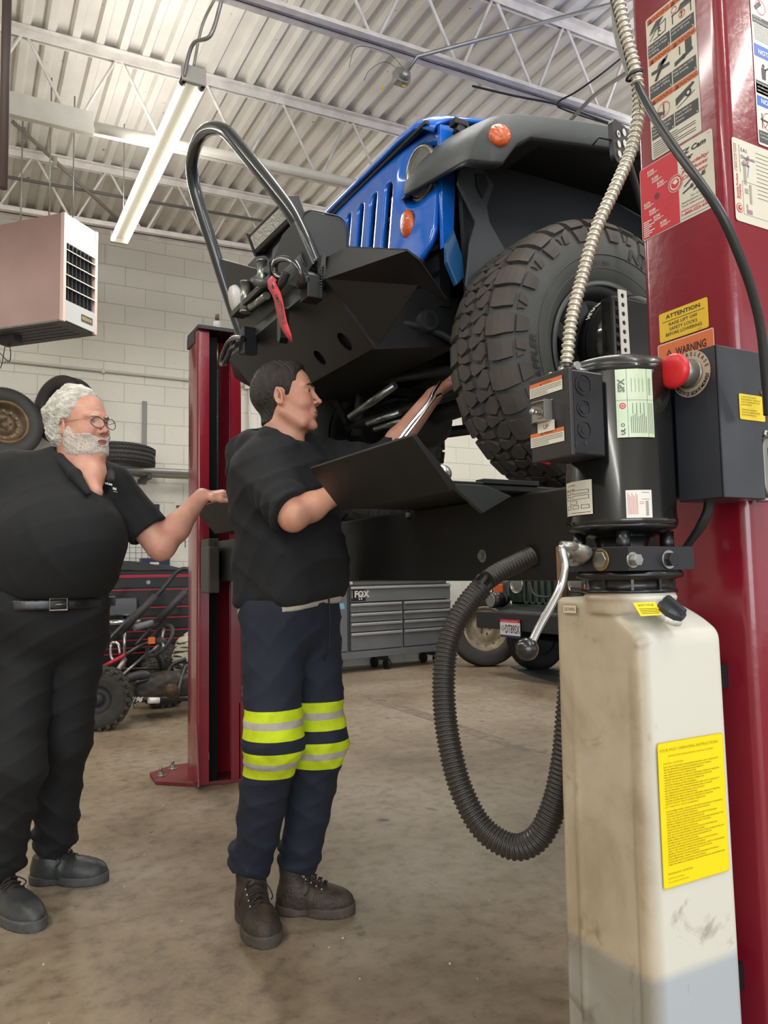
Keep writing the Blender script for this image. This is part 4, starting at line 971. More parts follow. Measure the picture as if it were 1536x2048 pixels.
plate(L, p_vyellow, 0.004, mat('label_amber', S(226, 190, 0), .45)); mo = mat('label_olive_dark', S(110, 96, 20), .5); mo2 = mat('label_olive_fade', S(168, 148, 10), .5)
L.text('FOUR POST OPERATING INSTRUCTIONS', w*.03, h*.935, h*.02, mo2, width=w*.88); L.text("INSTRUCTIONS POUR ELEVATEUR A QUATRE COLONNES", w*.15, h*.895, h*.012, mo2, width=w*.68)
L.text('CAUTION / ATTENTION', w*.07, h*.845, h*.013, mo2); L.text('LIFT OPERATION / FONCTIONNEMENT', w*.07, h*.545, h*.013, mo2, width=w*.5); L.text('MAINTENANCE / ENTRETIEN', w*.07, h*.09, h*.013, mo2, width=w*.36); L.text('SEE INSTRUCTION MANUAL', w*.07, h*.06, h*.009, mo2); L.text("VOIR LE MANUEL D'INSTRUCTIONS", w*.07, h*.035, h*.009, mo2)
A = ['DO NOT EXCEED MAXIMUM RATED LIFT CAPACITY.', 'NE PAS DEPASSER LA CAPACITE MAXIMALE DE LA CHARGE.', 'ONLY TRAINED AND AUTHORIZED PERSONNEL SHOULD OPERATE LIFT.', 'READ, UNDERSTAND AND FOLLOW ALL LITERATURE SUPPLIED.', 'MAKE CERTAIN LIFT AREA IS CLEAR OF ALL PERSONNEL DURING LIFT OPERATION.', "S'ASSURER QUE PERSONNE NE SE TROUVE A PROXIMITE DE L'ELEVATEUR", 'ALWAYS WATCH THE LIFT DURING OPERATION.', 'TOUJOURS SURVEILLER LE FONCTIONNEMENT.']
for i in range(15): L.text(A[i % 8], w*.075, h*(.822-.0182*i), h*.0105, mo, k=3, width=w*(.84-.12*((i*5) % 4)))
B = ['PLACE RUBBER WHEEL CHOCKS AT THE FRONT AND REAR OF THE VEHICLE.', 'PLACER UNE CALE POUR ROUES EN CAOUTCHOUC.', 'RAISE THE VEHICLE BY PRESSING THE UP BUTTON ON THE POWER PACK.', 'ONLY USE THE LIFT WHEN MECHANICAL SAFETY IS ENGAGED.', "ELEVER LE VEHICULE EN APPUYANT SUR LE BOUTON UP.", 'BEFORE LOWERING, RAISE OFF SAFETY LOCKS AND HOLD RELEASE BUTTON.']
for i in range(21): L.text(B[i % 6], w*.085, h*(.515-.0182*i), h*.0105, mo, k=3, width=w*(.86-.1*((i*7) % 5)))
L.build('instruction_label', tank, 'bright yellow operating instruction label')

# lowering lever
lv = thing('lowering_lever', 'chrome lowering lever with a black ball knob, left of the oil tank', 'lever', at(1150, 1112, 1.13))
t = MB(); hp = onx(1160, 1112, kx); t.cyl(hp, hp+Vector((-0.018, 0, 0)), 0.016, n=24); t.cyl(hp+Vector((-0.018, 0, 0)), hp+Vector((-0.022, 0, 0)), 0.012, n=6, sm=False); t.cyl(hp+Vector((-0.022, 0, 0)), hp+Vector((-0.03, 0, 0)), 0.0055, n=12)
u0 = at(1122, 1091, 1.11); u1 = at(1150, 1092, 1.115); t.cyl(u0, u1, 0.0065, n=16); t.tube([at(1150, 1095, 1.115), at(1170, 1105, 1.14), hp], [0.007, 0.011, 0.014], 10)
t.build('bracket', m_alu, lv)
t = MB(); t.tube(spline([at(1122, 1090, 1.10), at(1126, 1110, 1.10), at(1130, 1135, 1.10), at(1122, 1170, 1.10), at(1100, 1215, 1.09), at(1080, 1250, 1.08), at(1063, 1285, 1.07)], 6), [0.0045, 0.0045, 0.005]+[0.0058]*34, 14)
t.build('lever_rod', m_chrome, lv)
MB().ball(at(1054, 1298, 1.065), 0.0158, 28).build('ball_knob', mat('knob_black', S(22, 22, 23), 0.25, coat=.3), lv)
t = MB(); a_ = at(1123, 1140, 1.42); t.bx(a_.x-0.006, a_.x+0.006, a_.y-0.006, a_.y+0.006, 1.03, 1.145); t.build('valve_stem', mat('copper_tape', S(140, 104, 76), 0.5, noise=.3, scale=40), lv)
# big corrugated hose
hz = [(1062, 1112, 1.70), (1030, 1128, 1.68), (1000, 1143, 1.66), (975, 1160, 1.64)]
def corrugated(pts, r, amp, pitch, n=20, name='', m=None, parent=None):
    rp = resample(spline(pts, 24), pitch/6)
    prof = [1, .75, .15, 0, .15, .75]
    return MB().tube(rp, [r-amp+amp*prof[i % 6] for i in range(len(rp))], n).build(name, m, parent)
m_hose = mat('hose_brown_black', S(46, 42, 38), 0.42, coat=.15)
hose = thing('hydraulic_hose', 'thick black corrugated hose looping down from the cross beam beside the tank', 'hose', at(880, 1400, 1.5))
corrugated([at(*c) for c in hz], 0.0215, 0.0035, 0.0085, name='upper_sleeve', m=m_hose, parent=hose)
hz2 = [(962, 1176, 1.62), (930, 1215, 1.60), (905, 1260, 1.585), (890, 1320, 1.57), (888, 1400, 1.55), (899, 1490, 1.52), (923, 1580, 1.49), (966, 1657, 1.46), (1028, 1694, 1.43), (1078, 1672, 1.41), (1112, 1600, 1.40), (1130, 1510, 1.39), (1138, 1420, 1.385), (1146, 1330, 1.385), (1155, 1240, 1.385), (1165, 1180, 1.39)]
corrugated([at(*c) for c in hz2], 0.0238, 0.0038, 0.0085, name='long_sleeve', m=m_hose, parent=hose)
t = MB()
for d in (-6, 8): t.tube(spline([at(1000+d, 1143+d, 1.655), at(978+d*.7, 1160+d, 1.64), at(955+d*.4, 1190+d, 1.62)], 6), 0.0075, 10)
t.build('inner_line', m_rub, hose)
t = MB(); t.tube(spline([at(958, 1150, 1.60), at(952, 1162, 1.60), at(962, 1180, 1.60), at(972, 1188, 1.62), at(975, 1175, 1.66), at(965, 1155, 1.66)], 6, True), 0.0025, 6, closed=True); t.build('cable_tie', m_dark, hose)
t = MB(); c = onx(1058, 1112, BX0); t.cyl((BX0, c.y, c.z), (BX0-0.018, c.y, c.z), 0.03, n=6, sm=False); t.build('hose_fitting', m_blkm, hose)
# ================================================================== TYRES
TP = [(0, .418), (.06, .4165), (.10, .413), (.122, .405), (.136, .392), (.146, .372), (.151, .345), (.152, .318), (.149, .290), (.141, .262), (.130, .240), (.118, .226)]
_ts = [0.0]
for a, b_ in zip(TP, TP[1:]): _ts.append(_ts[-1]+hypot(b_[0]-a[0], b_[1]-a[1]))
def tprof(s_):   # signed arc length across the tyre -> (axial, radial, normal axial, normal radial)
    sg = -1 if s_ < 0 else 1; q = min(abs(s_), _ts[-1]-1e-6); i = 0
    while i < len(TP)-2 and _ts[i+1] < q: i += 1
    t_ = (q-_ts[i])/(_ts[i+1]-_ts[i]); a, b_ = TP[i], TP[i+1]
    def nrm(i):
        p, n = TP[max(i-1, 0)], TP[min(i+1, len(TP)-1)]; d = Vector((n[0]-p[0], n[1]-p[1])); d.normalize(); return Vector((-d.y, d.x))
    n_ = nrm(i).lerp(nrm(i+1), t_).normalized()
    return sg*(a[0]+(b_[0]-a[0])*t_), a[1]+(b_[1]-a[1])*t_, sg*n_.x, n_.y
def tpt(s_, ang, h, K):
    a, r, na, nr = tprof(s_); a = a+na*h; r = r+nr*h
    return (K*r*cos(ang), K*a, K*r*sin(ang))
def strip_block(mb, rows, K, h=0.013, base=-0.002, da=1.0, off=0.0):
    """rows: (s, ang0, ang1[, height factor]); a raised rubber block"""
    vs = []
    for r_ in rows:
        hf = r_[3] if len(r_) > 3 else 1.0
        inset = 0.0014/0.41
        vs += [tpt(r_[0], off+r_[1]*da, base, K), tpt(r_[0], off+r_[2]*da, base, K), tpt(r_[0], off+r_[1]*da+inset, h*hf, K), tpt(r_[0], off+r_[2]*da-inset, h*hf, K)]
    fs = []; n = len(rows)
    for i in range(n-1):
        a, b_ = 4*i, 4*i+4
        fs += [(a+2, a+3, b_+3, b_+2), (a, a+2, b_+2, b_), (a+1, b_+1, b_+3, a+3)]
    fs += [(0, 1, 3, 2), (4*n-4, 4*n-2, 4*n-1, 4*n-3)]
    mb.add(vs, fs, 0, False)
def big_tyre(parent, name='tire', K=1.0, text=True):
    m_tr = mat('tread_rubber', S(84, 78, 73), 0.72, noise=0.3, scale=9); m_sw = mat('sidewall_rubber', S(82, 84, 82), 0.62, noise=0.22, scale=7)
    mb = MB(); full = [(-a, r) for a, r in reversed(TP)]+TP[1:]
    n = 96; P = len(full); vs = []
    for k in range(n):
        a = 2*pi*k/n
        for ax, r in full: vs.append((K*r*cos(a), K*ax, K*r*sin(a)))
    mb.add(vs, [(k*P+i, k*P+i+1, ((k+1) % n)*P+i+1, ((k+1) % n)*P+i) for k in range(n) for i in range(P-1)], 0, True)
    for sg in (-1,):
        for rr in (.300, .262): mb.tube([(K*rr*cos(2*pi*k/96), -K*(.1515 if rr > .28 else .1405), K*rr*sin(2*pi*k/96)) for k in range(96)], .0016, 5, closed=True)
    t = mb.build(name, m_sw, parent, local=True)
    tb = MB(); NP = 34; da = 2*pi/NP
    for k in range(NP):
        o = k*da
        for sg in (-1, 1):
            long_ = k % 2 == 0; e = 0 if sg < 0 else 0.5
            f = lambda rows: [(sg*s_, a+e, b_+e, *r) for s_, a, b_, *r in rows]
            if long_:
                strip_block(tb, f([(.070, .10, .80), (.086, .02, .86), (.100, .06, .90), (.118, .06, .90), (.135, .06, .88), (.152, .08, .86)]), K, .013, da=da, off=o)
                strip_block(tb, f([(.158, .08, .84, 1), (.175, .10, .80, .9), (.196, .14, .72, .75), (.198, .14, .72, .1)]), K, .009, da=da, off=o)
            else:
                strip_block(tb, f([(.078, .06, .72), (.092, .02, .80), (.108, .10, .84), (.124, .10, .84), (.140, .12, .82), (.146, .14, .80)]), K, .013, da=da, off=o)
                strip_block(tb, f([(.158, .10, .50, 1), (.172, .16, .56, .9), (.186, .30, .60, .8), (.188, .30, .60, .1)]), K, .007, da=da, off=o)
                strip_block(tb, f([(.158, .62, .86, .9), (.168, .62, .80, .8), (.180, .66, .78, .6)]), K, .006, da=da, off=o)
        # centre: paired wedge blocks divided by crossing diagonal grooves
        strip_block(tb, [(-.066, .02, .46), (-.048, -.06, .66), (-.030, .10, .60), (-.012, .30, .50)], K, .013, da=da, off=o)
        strip_block(tb, [(-.062, .56, .92), (-.046, .76, .96), (-.030, .70, 1.02), (-.004, .60, 1.10), (.004, .66, .98)], K, .013, da=da, off=o)
        strip_block(tb, [(.066, .52, .96), (.048, .44, 1.16), (.030, .60, 1.10), (.014, .80, 1.00)], K, .013, da=da, off=o)
        strip_block(tb, [(.062, 1.06, 1.42), (.046, 1.26, 1.46), (.030, 1.20, 1.52), (.012, 1.18, 1.50)], K, .013, da=da, off=o)
    tb.build('tread', m_tr, t, local=True)
    if text:
        m_l = mat('raised_lettering', S(44, 44, 44), 0.5)
        def put(txt, ang0, r0, size, bold=.02, sx=1.0, sh=0):
            def wr(u, v, d):
                r = r0+v; a = ang0-u/r0; ax = -(.1535 if r > .30 else .149)-d*.6
                return Vector((K*r*cos(a), K*ax, K*r*sin(a)))
            L = Label((0, 0, 0), (1, 0, 0), (0, 0, 1), 0, 0); L.wrap = wr; L.text(txt, 0, 0, size, m_l, bold=bold, sx=sx, spacing=1.1, shear=sh); L.build('sidewall_lettering', t)
        put('RIDGE GRAPPLER', radians(232), .312, .022, .03, 1.1, .3); put('LT285/70R17  M+S', radians(118), .272, .010, .01); put('NITTO', radians(78), .308, .03, .05, 1.5)
        put('LOAD RANGE E', radians(20), .285, .009, .01)
        for o_ in t.children:
            if o_.name.startswith('sidewall'): o_.matrix_parent_inverse = Matrix.Identity(4)
    return t
def rim(parent, K=1.0):
    m_rim = mat('rim_gunmetal', S(72, 76, 76), 0.42, metal=0.5); m_in = mat('rim_inner', S(24, 25, 27), 0.5, metal=.3)
    mb = MB(); Ry = Euler((pi/2, 0, 0)).to_matrix().to_4x4()   # local z -> -y (outwards)
    mb.lathe([(.214, .128), (.228, .130), (.230, .124), (.222, .116), (.214, .112), (.204, .112), (.192, .096), (.186, .06), (.184, -.11), (.22, -.125)], Ry @ Matrix.Scale(K, 4), 64)
    mb.lathe([(.186, .062), (.150, .052), (.150, .046), (.186, .050)], Ry @ Matrix.Scale(K, 4), 64)
    r = mb.build('rim', m_rim, parent, local=True)
    sp = MB()
    for k in range(8):
        M = Ry @ Matrix.Rotation(k*pi/4+.3, 4, 'Z') @ Matrix.Scale(K, 4)
        sp.add([(.05, -.034, .055), (.05, .034, .055), (.185, .022, .066), (.185, -.022, .066), (.05, -.034, .02), (.05, .034, .02), (.185, .022, .02), (.185, -.022, .02)], [(0, 1, 2, 3), (0, 4, 5, 1), (1, 5, 6, 2), (2, 6, 7, 3), (3, 7, 4, 0)], 0, False, M)
    sp.build('spokes', m_rim, r, local=True, bevel=.003)
    hb = MB(); hb.lathe([(0, .09), (.03, .088), (.036, .07), (.036, .055), (.075, .055), (.08, .03), (0, .03)], Ry @ Matrix.Scale(K, 4), 32)
    hb.lathe([(.184, -.04), (0, -.04)], Ry @ Matrix.Scale(K, 4), 32)
    for k in range(16):
        a = k*pi/8; hb.cyl(((.168)*K*cos(a), -.050*K, .168*K*sin(a)), (.168*K*cos(a), -.058*K, .168*K*sin(a)), .0055*K, n=8)
    hb.build('hub', m_in, r, local=True)
    return r

# ================================================================== THE RAISED BLUE VEHICLE
JY = 2.575
jp = thing('off_road_vehicle', 'blue off-road vehicle with black steel front bumper, raised on the lift', 'vehicle', (1.715, JY, 1.32))
m_blue = mat('vehicle_blue', S(24, 104, 206), 0.16, coat=0.8)
m_flare = mat('flare_grey_plastic', S(74, 78, 80), 0.62, noise=0.12, scale=12, bump=0.12, bscale=300)
m_bump = mat('bumper_powder_black', S(13, 16, 18), 0.42, noise=0.15, scale=20, bump=0.05, bscale=220)
m_under = mat('underbody_black', S(16, 17, 19), 0.6, noise=0.3, scale=5)
m_undg = mat('underbody_grey', S(34, 36, 38), 0.6, noise=0.3, scale=8)
m_liner = mat('liner_plastic', S(34, 37, 41), 0.62)
m_tube = mat('tube_gloss_black', S(38, 42, 44), 0.2, coat=.5)
def quadmesh(name, grid, m, parent, solid=0.003, sm=False, bevel=0):
    """grid: rows of points -> sheet with thickness"""
    mb = MB(); R_ = len(grid); C_ = len(grid[0]); vs = [p for row in grid for p in row]
    mb.add(vs, [(i*C_+j, i*C_+j+1, (i+1)*C_+j+1, (i+1)*C_+j) for i in range(R_-1) for j in range(C_-1)], 0, sm)
    return mb.build(name, m, parent, solid=solid, bevel=bevel)
# wheels
WHX, WHZ = 1.715, 1.752
for (x, y, flip, nm) in ((WHX, 1.80, False, 'wheel'), (WHX, 3.35, True, 'wheel'), (4.72, 1.80, False, 'wheel'), (4.72, 3.35, True, 'wheel')):
    w_ = bpy.data.objects.new(nm, None); COL.objects.link(w_); w_.parent = jp; w_.matrix_parent_inverse = world_of(jp).inverted()
    w_.location = (x, y, WHZ); w_.rotation_euler = (0, 0, pi if flip else 0)
    if x == WHX and not flip: t_ = big_tyre(w_); r_ = rim(w_); near_wheel = w_
    else:
        src = [c for c in near_wheel.children]
        for c in src: copy_tree(c, w_)
# stinger plane
ST0, ST1 = Vector((0.96, 0, 2.085)), Vector((0.752, 0, 2.665))
def onst(px, py, off=0.0):
    d = ray(px, py); n = Vector((ST1.z-ST0.z, 0, -(ST1.x-ST0.x))).normalized(); p0 = ST0+n*off
    return CAMO+d*((p0-CAMO).dot(n)/d.dot(n))
bp_ = bpy.data.objects.new('front_bumper', None); COL.objects.link(bp_); bp_.parent = jp; bp_.matrix_parent_inverse = world_of(jp).inverted(); bp_.location = (1.0, JY, 2.0)
# bumper shell, symmetric about JY
FZ = 2.006; fx = .96
nf = onx(650, 554, fx).y      # fold end on the near side
half = JY-nf
low = onx(740, 700, 1.13)     # lower edge of the skid
LZ, LX = low.z, low.x
def mir(p, s): return Vector((p[0], JY+s*(p[1]), p[2]))
for s_, nm in ((-1, 'bumper_wing'), (1, 'bumper_wing')):
    T_in = mir((.985, half+.02, 2.088), s_); T_apex = mir((1.0, JY-2.02, 2.085), s_); T_out = mir((1.078, JY-1.80, 2.006), s_); T_end = mir((1.12, JY-1.80, 1.985), s_)
    F_in = mir((fx, half, FZ), s_); B_in = mir((LX, half+.03, LZ), s_); B_mid = mir((1.16, half+.22, LZ+.13), s_); B_out = mir((1.25, JY-1.86, 1.91), s_)
    mb = MB(); vs = [F_in, T_apex, T_out, T_end, B_out, B_mid, B_in, mir((fx+.002, half-.045, 2.08), s_)]
    F2 = mir((1.3, half, FZ+.05), s_)
    fs = [(0, 7, 1), (0, 1, 2, 5), (2, 3, 4, 5), (0, 5, 6)]
    mb.add(vs, fs, 0, False)
    # top return
    o = len(mb.v); mb.add([T_apex, T_out, T_end, T_end+Vector((.03, s_*-.02, .004)), T_apex+Vector((.16, 0, .01))], [(0, 1, 2, 3, 4)], 0, False)
    mb.build(nm, m_bump, bp_, solid=0.006, bevel=0.001)
# centre: face, top tray, skid with holes
def holed(name, O, U, V, w, h, holes, m, parent, th=0.005):
    """a flat plate with round holes, built as cells around each hole"""
    O, U, V = Vector(O), Vector(U).normalized(), Vector(V).normalized(); mb = MB()
    bmx = bmesh.new()
    n = 24
    import mathutils.geometry as mg
    polys = [[Vector((0, 0, 0)), Vector((w, 0, 0)), Vector((w, h, 0)), Vector((0, h, 0))]]
    for (u, v, ru, rv) in holes: polys.append([Vector((u+ru*cos(-2*pi*i/n), v+rv*sin(-2*pi*i/n), 0)) for i in range(n)])
    tris = mg.tessellate_polygon(polys); flat = [p for q in polys for p in q]
    mb.add([O+U*p.x+V*p.y for p in flat], tris); bmx.free()
    return mb.build(name, m, parent, solid=th)
f0 = Vector((fx, JY-half, FZ)); holed('face_plate', (fx, JY-half+.0, FZ), (0, 1, 0), (0.02, 0, 1), 2*half, .085, [(half*2-.07, .042, .05, .03), (.10, .042, .05, .03)], mat('bumper_face_lit', S(54, 56, 56), .45, noise=.15, scale=15), bp_)  # light falling on the face is put into its paler grey
sk = Vector((LX-fx, 0, LZ-FZ)); hsk = sk.length
def hole_uv(px, py, r):
    O_ = Vector((fx, JY-half, FZ)); V_ = sk.normalized(); n_ = Vector((0, 1, 0)).cross(V_); d = ray(px, py); p = CAMO+d*((O_-CAMO).dot(n_)/d.dot(n_))
    return ((p-O_).y, (p-O_).dot(V_), r, r*1.15)
holed('skid_plate', (fx, JY-half-.002, FZ), (0, 1, 0), sk, 2*half+.004, hsk, [hole_uv(690, 683, .030), hole_uv(640, 715, .026)], mat('skid_black', S(15, 15, 16), .45, noise=.3, scale=4), bp_)
MB().bx(fx+.01, 1.2, JY-half+.01, JY+half-.01, 2.06, 2.07).build('winch_tray', m_bump, bp_)
MB().prism([(fx+.012, FZ+.01), (LX+.01, LZ+.005), (LX+.35, LZ+.06), (LX+.35, 2.04), (fx+.03, 2.06)], JY-half+.04, JY+half-.04, 'y').build('inner_box', m_under, bp_)
# stinger hoop
path = [(632, 530), (611, 480), (582, 425), (545, 375), (505, 325), (468, 280), (450, 262), (430, 256), (411, 262), (397, 280), (388, 305), (384, 335), (388, 370), (402, 420), (425, 490), (447, 560), (470, 630), (492, 690)]
MB().tube(spline([onst(*p) for p in path], 5), 0.0235, 20).build('stinger_hoop', m_tube, bp_)
def flat_poly(name, pts, m, parent, th=.008, off=0.0, bevel=.001):
    mb = MB(); mb.add([onst(px, py, off) for px, py in pts], [tuple(range(len(pts)))]); return mb.build(name, m, parent, solid=th, bevel=bevel)
flat_poly('hoop_gusset', [(441, 517), (517, 538), (540, 560), (560, 640), (520, 695), (492, 692)], m_bump, bp_, off=-.01)
flat_poly('hoop_gusset', [(627, 528), (590, 443), (566, 470), (548, 520), (556, 560), (600, 575)], mat('gusset_panel', S(58, 60, 60), .45), bp_, off=-.02)
ow = MB(); q = onst(483, 601); nn = Vector((-.94, 0, -.34)); ow.lathe([(0, .008), (.03, .008), (.032, 0), (0, 0)], Matrix.Translation(q+nn*.012) @ nn.to_track_quat('Z', 'Y').to_matrix().to_4x4() @ Matrix.Scale(2.0, 4), 28); ow.build('fog_lamp_lens', mat('lens_white', S(226, 224, 222), .3), bp_)
# fairlead rollers
m_zinc = mat('zinc_roller', S(150, 154, 146), .28, metal=.85)
def roller(p, q, r, nm='fairlead_roller'):
    t = MB(); t.cyl(p, q, r, n=20); d = (q-p).normalized(); t.cyl(p-d*.006, p, r*1.12, n=20, mi=1); t.cyl(q, q+d*.006, r*1.12, n=20, mi=1); t.build(nm, [m_zinc, m_steel], bp_)
roller(onx(491, 622, .90), onx(492, 566, .90), .0195); roller(onx(524, 575, .90), onx(524, 524, .90), .0165); roller(onx(503, 613, .905), onx(532, 592, .905), .0125); roller(onx(508, 560, .905), onx(532, 540, .905), .0105)
t = MB(); a = onx(482, 630, .925); c = onx(560, 575, .925); t.prism([(a.y, a.z-.015), (c.y, a.z-.015), (c.y-.02, a.z+.008), (a.y, a.z+.008)], .885, .935, 'x'); t.prism([(a.y+.005, a.z), (c.y, a.z), (c.y, a.z+.17), (a.y+.005, a.z+.17)], .925, .935, 'x'); t.build('fairlead_frame', m_blkm, bp_, bevel=.002)
# winch under its cover
wc = MB(); y0_, y1_ = 2.19, 2.46
prf = rrect(.165, .20, .045, 6, 1.005, 2.165)
wc.prism(prf, y0_, y1_, 'y', sm=False); m_bag = mat('nylon_cover', S(42, 44, 46), .62, sheen=.3)
wb_ = wc.build('winch_cover', m_bag, bp_, bevel=.008)
MB().tube([(p[0], y0_-.001, p[1]) for p in prf], .0028, 6, closed=True).build('piping', m_blk, wb_)
# LED light bar
la, lb = onx(517, 487, .90), onx(588, 418, .93)
lbm = MB(); d = (lb-la); L_ = d.length; yv = d.normalized(); zv = Vector((-.35, 0, .94)); zv = (zv-yv*zv.dot(yv)).normalized(); xv = yv.cross(zv)
Mb = Matrix((( *yv,), (*zv,), (*xv,))).transposed().to_4x4(); Mb.translation = la
lbm.box((L_/2, 0, 0), (L_, .075, .055), M=Mb); lb_o = lbm.build('light_bar', m_blk, bp_, bevel=.006)
lens = MB(); sgn = 1 if xv.x < 0 else -1
lens.box((L_/2, 0, sgn*.028), (L_*.93, .045, .004), M=Mb); lens.build('light_bar_lens', mat('led_lens', S(186, 186, 178), .2, metal=.4, bump=1.0, bscale=110), lb_o)
MB().box((-.004, 0, 0), (.01, .085, .062), M=Mb).build('end_cap', m_blkm, lb_o, bevel=.003)
MB().box((L_+.004, 0, 0), (.01, .085, .062), M=Mb).build('end_cap', m_blkm, lb_o, bevel=.003)
bb = MB(); bb.box((L_*.4, -.055, -sgn*.01), (.03, .05, .01), M=Mb); bb.cyl(Mb @ Vector((L_*.4-.03, -.07, 0)), Mb @ Vector((L_*.4+.04, -.07, 0)), .006); bb.build('light_bar_bracket', m_steel, lb_o)
# near tow shackle, hook and strap
sh = MB(); c = onx(572, 545, .87); a = onx(612, 562, .90)
ring = [(606, 566, .90), (600, 545, .885), (588, 525, .875), (572, 517, .87), (556, 520, .865), (549, 533, .865), (553, 548, .87), (566, 556, .875)]
sh.tube(spline([onx(*p) for p in ring], 6), [.0105]*60 if False else .0105, 12); sh.build('shackle_ring', m_tube, bp_)
t = MB(); e = onx(607, 565, .91); t.cyl(e+Vector((.06, -.012, 0)), e+Vector((-.02, 0.0, 0)), .022, n=20); t.cyl(e+Vector((-.0, -.03, .0)), e+Vector((-.0, .035, .0)), .012, n=8); t.prism([(e.y-.03, e.z-.055), (e.y+.03, e.z-.055), (e.y+.03, e.z+.02), (e.y, e.z+.04), (e.y-.03, e.z+.02)], e.x+.0, e.x+.055, 'x'); t.build('shackle_mount', m_bump, bp_, bevel=.004)
for k in range(12):
    pass
t = MB()
for k in range(12):
    a = -1.2+k*.25; t.ball((fx-.004, e.y-.032+.0*cos(a)-.006*sin(a), e.z-.05+k*.0085), .0042, 6)
t.build('weld_bead', m_tube, bp_)
t = MB(); t.tube(spline([onx(573, 545, .86), onx(566, 562, .855), onx(556, 578, .85), onx(548, 570, .85), onx(549, 556, .85)], 6), [.0125]*9+[.010]*9+[.007]*7, 10); t.tube([onx(545, 566, .86), onx(528, 568, .87), onx(512, 565, .89)], [.012, .014, .012], 8); t.build('winch_hook', m_undg, bp_)
m_strap = mat('strap_red', S(204, 48, 58), .55)
cl = [(549, 556), (543, 562), (545, 574), (551, 584), (556, 598), (559, 612), (562, 628), (566, 645), (572, 660), (578, 672), (583, 684)]
wd = [7, 8, 9, 8.5, 8, 8, 8, 7.5, 6.5, 4.5, 1.2]
mb = MB(); vs = []
for i, ((px, py), w_) in enumerate(zip(cl, wd)):
    q0, q1 = cl[max(i-1, 0)], cl[min(i+1, len(cl)-1)]; dx, dy = q1[0]-q0[0], q1[1]-q0[1]; l = hypot(dx, dy); nx, ny = -dy/l, dx/l
    xx = .842+.004*sin(i*1.3); vs += [onx(px+nx*w_, py+ny*w_, xx+.004), onx(px-nx*w_, py-ny*w_, xx-.004)]
mb.add(vs, [(2*i, 2*i+1, 2*i+3, 2*i+2) for i in range(len(cl)-1)], 0, True)
strap = mb.build('hook_strap', m_strap, bp_, solid=.002)
L = Label((0, 0, 0), (1, 0, 0), (0, 0, 1), 0, 0)
pts2 = spline([Vector((a, b_, 0)) for a, b_ in cl[3:]], 10)
def wr(u, v, d):   # u runs down the strap, v across (in reference pixels)
    acc = 0
    for a, b_ in zip(pts2, pts2[1:]):
        l = (b_-a).length
        if acc+l >= u: 
            p = a.lerp(b_, (u-acc)/l); t_ = (b_-a)/l; return onx(p.x-t_.y*v*-1, p.y+t_.x*v*-1, .8385-.0022)
        acc += l
    p = pts2[-1]; return onx(p.x, p.y, .836)
L.wrap = wr; L.text('SMITTYBILT', 4, -4.2, 8.5, p_black, bold=.02, sx=1.0); L.build('strap_lettering', strap)
# far tow shackle hanging
t = MB(); t.tube(spline([onx(*p) for p in [(486, 676, .90), (470, 676, .89), (458, 684, .885), (450, 700, .88), (444, 716, .88), (443, 727, .88), (449, 726, .88), (456, 712, .885), (462, 698, .89), (474, 690, .895)]], 6), .010, 10); e2 = onx(482, 682, .91); t.cyl(e2+Vector((0, -.03, .0)), e2+Vector((0, .03, 0)), .012, n=8); t.build('shackle_ring', m_tube, bp_)
t = MB(); t.prism([(e2.y-.03, e2.z-.055), (e2.y+.03, e2.z-.045), (e2.y+.03, e2.z+.04), (e2.y-.03, e2.z+.05)], e2.x, e2.x+.055, 'x'); t.build('shackle_mount', m_bump, bp_, bevel=.004)
t = MB(); t.prism([(2.38, 2.0), (2.415, 2.0), (2.415, 1.90), (2.40, 1.885), (2.385, 1.90)], .925, .955, 'x'); t.build('hook_loop', m_bump, bp_)

# grille
gr = bpy.data.objects.new('grille', None); COL.objects.link(gr); gr.parent = jp; gr.matrix_parent_inverse = world_of(jp).inverted(); gr.location = (1.22, JY, 2.2)
GW = .575; gz0, gz1 = 2.10, 2.555
def gx(y, z):   # grille face: leans back and curves at the sides
    u = abs(y-JY)/GW
    return 1.245+.10*(z-gz0)+.035*u**4+.012*u*u
NY, NZ = 150, 60; mb = MB(); vs = []; keep = []
HLY, HLZ, HLR = .475, 2.435, .088
TLY, TLZ = .440, 2.262
ys = [JY-GW+2*GW*i/NY for i in range(NY+1)]; zs = [gz0+(gz1-gz0)*j/NZ for j in range(NZ+1)]
def slot(y, z):
    for k in range(-3, 4):
        yc = JY+k*.103; hw_ = .026
        zt_ = 2.492-.006*abs(k); zb_ = 2.02
        if zb_ < z < zt_:
            d_ = zt_-z; ww = hw_ if d_ > hw_ else sqrt(max(0, hw_*hw_-(hw_-d_)**2))
            if abs(y-yc) < ww: return True
    return False
def hole(y, z):
    if slot(y, z): return True
    r2 = ((abs(y-JY)-HLY)/1.0)**2+(z-HLZ)**2
    if r2 < HLR**2: return True
    if ((abs(y-JY)-TLY)/.034)**2+((z-TLZ)/.048)**2 < 1: return True
    return False
grid = {}
for j, z in enumerate(zs):
    for i, y in enumerate(ys):
        x = gx(y, z); r = sqrt((abs(y-JY)-HLY)**2+(z-HLZ)**2)
        if r < HLR+.055: x += .03*(1-max(0, (r-HLR))/.055)**2       # dished headlight surround
        # rounded top corners / bottom corners
        vs.append((x, y, z))
def corner_cut(y, z):
    u = GW-abs(y-JY); d_ = gz1-z
    if u < .07 and d_ < .07 and (.07-u)**2+(.07-d_)**2 > .07**2: return True
    d2 = z-gz0
    if u < .12 and d2 < .12 and (.12-u)**2+(.12-d2)**2 > .12**2: return True
    return False
fs = []
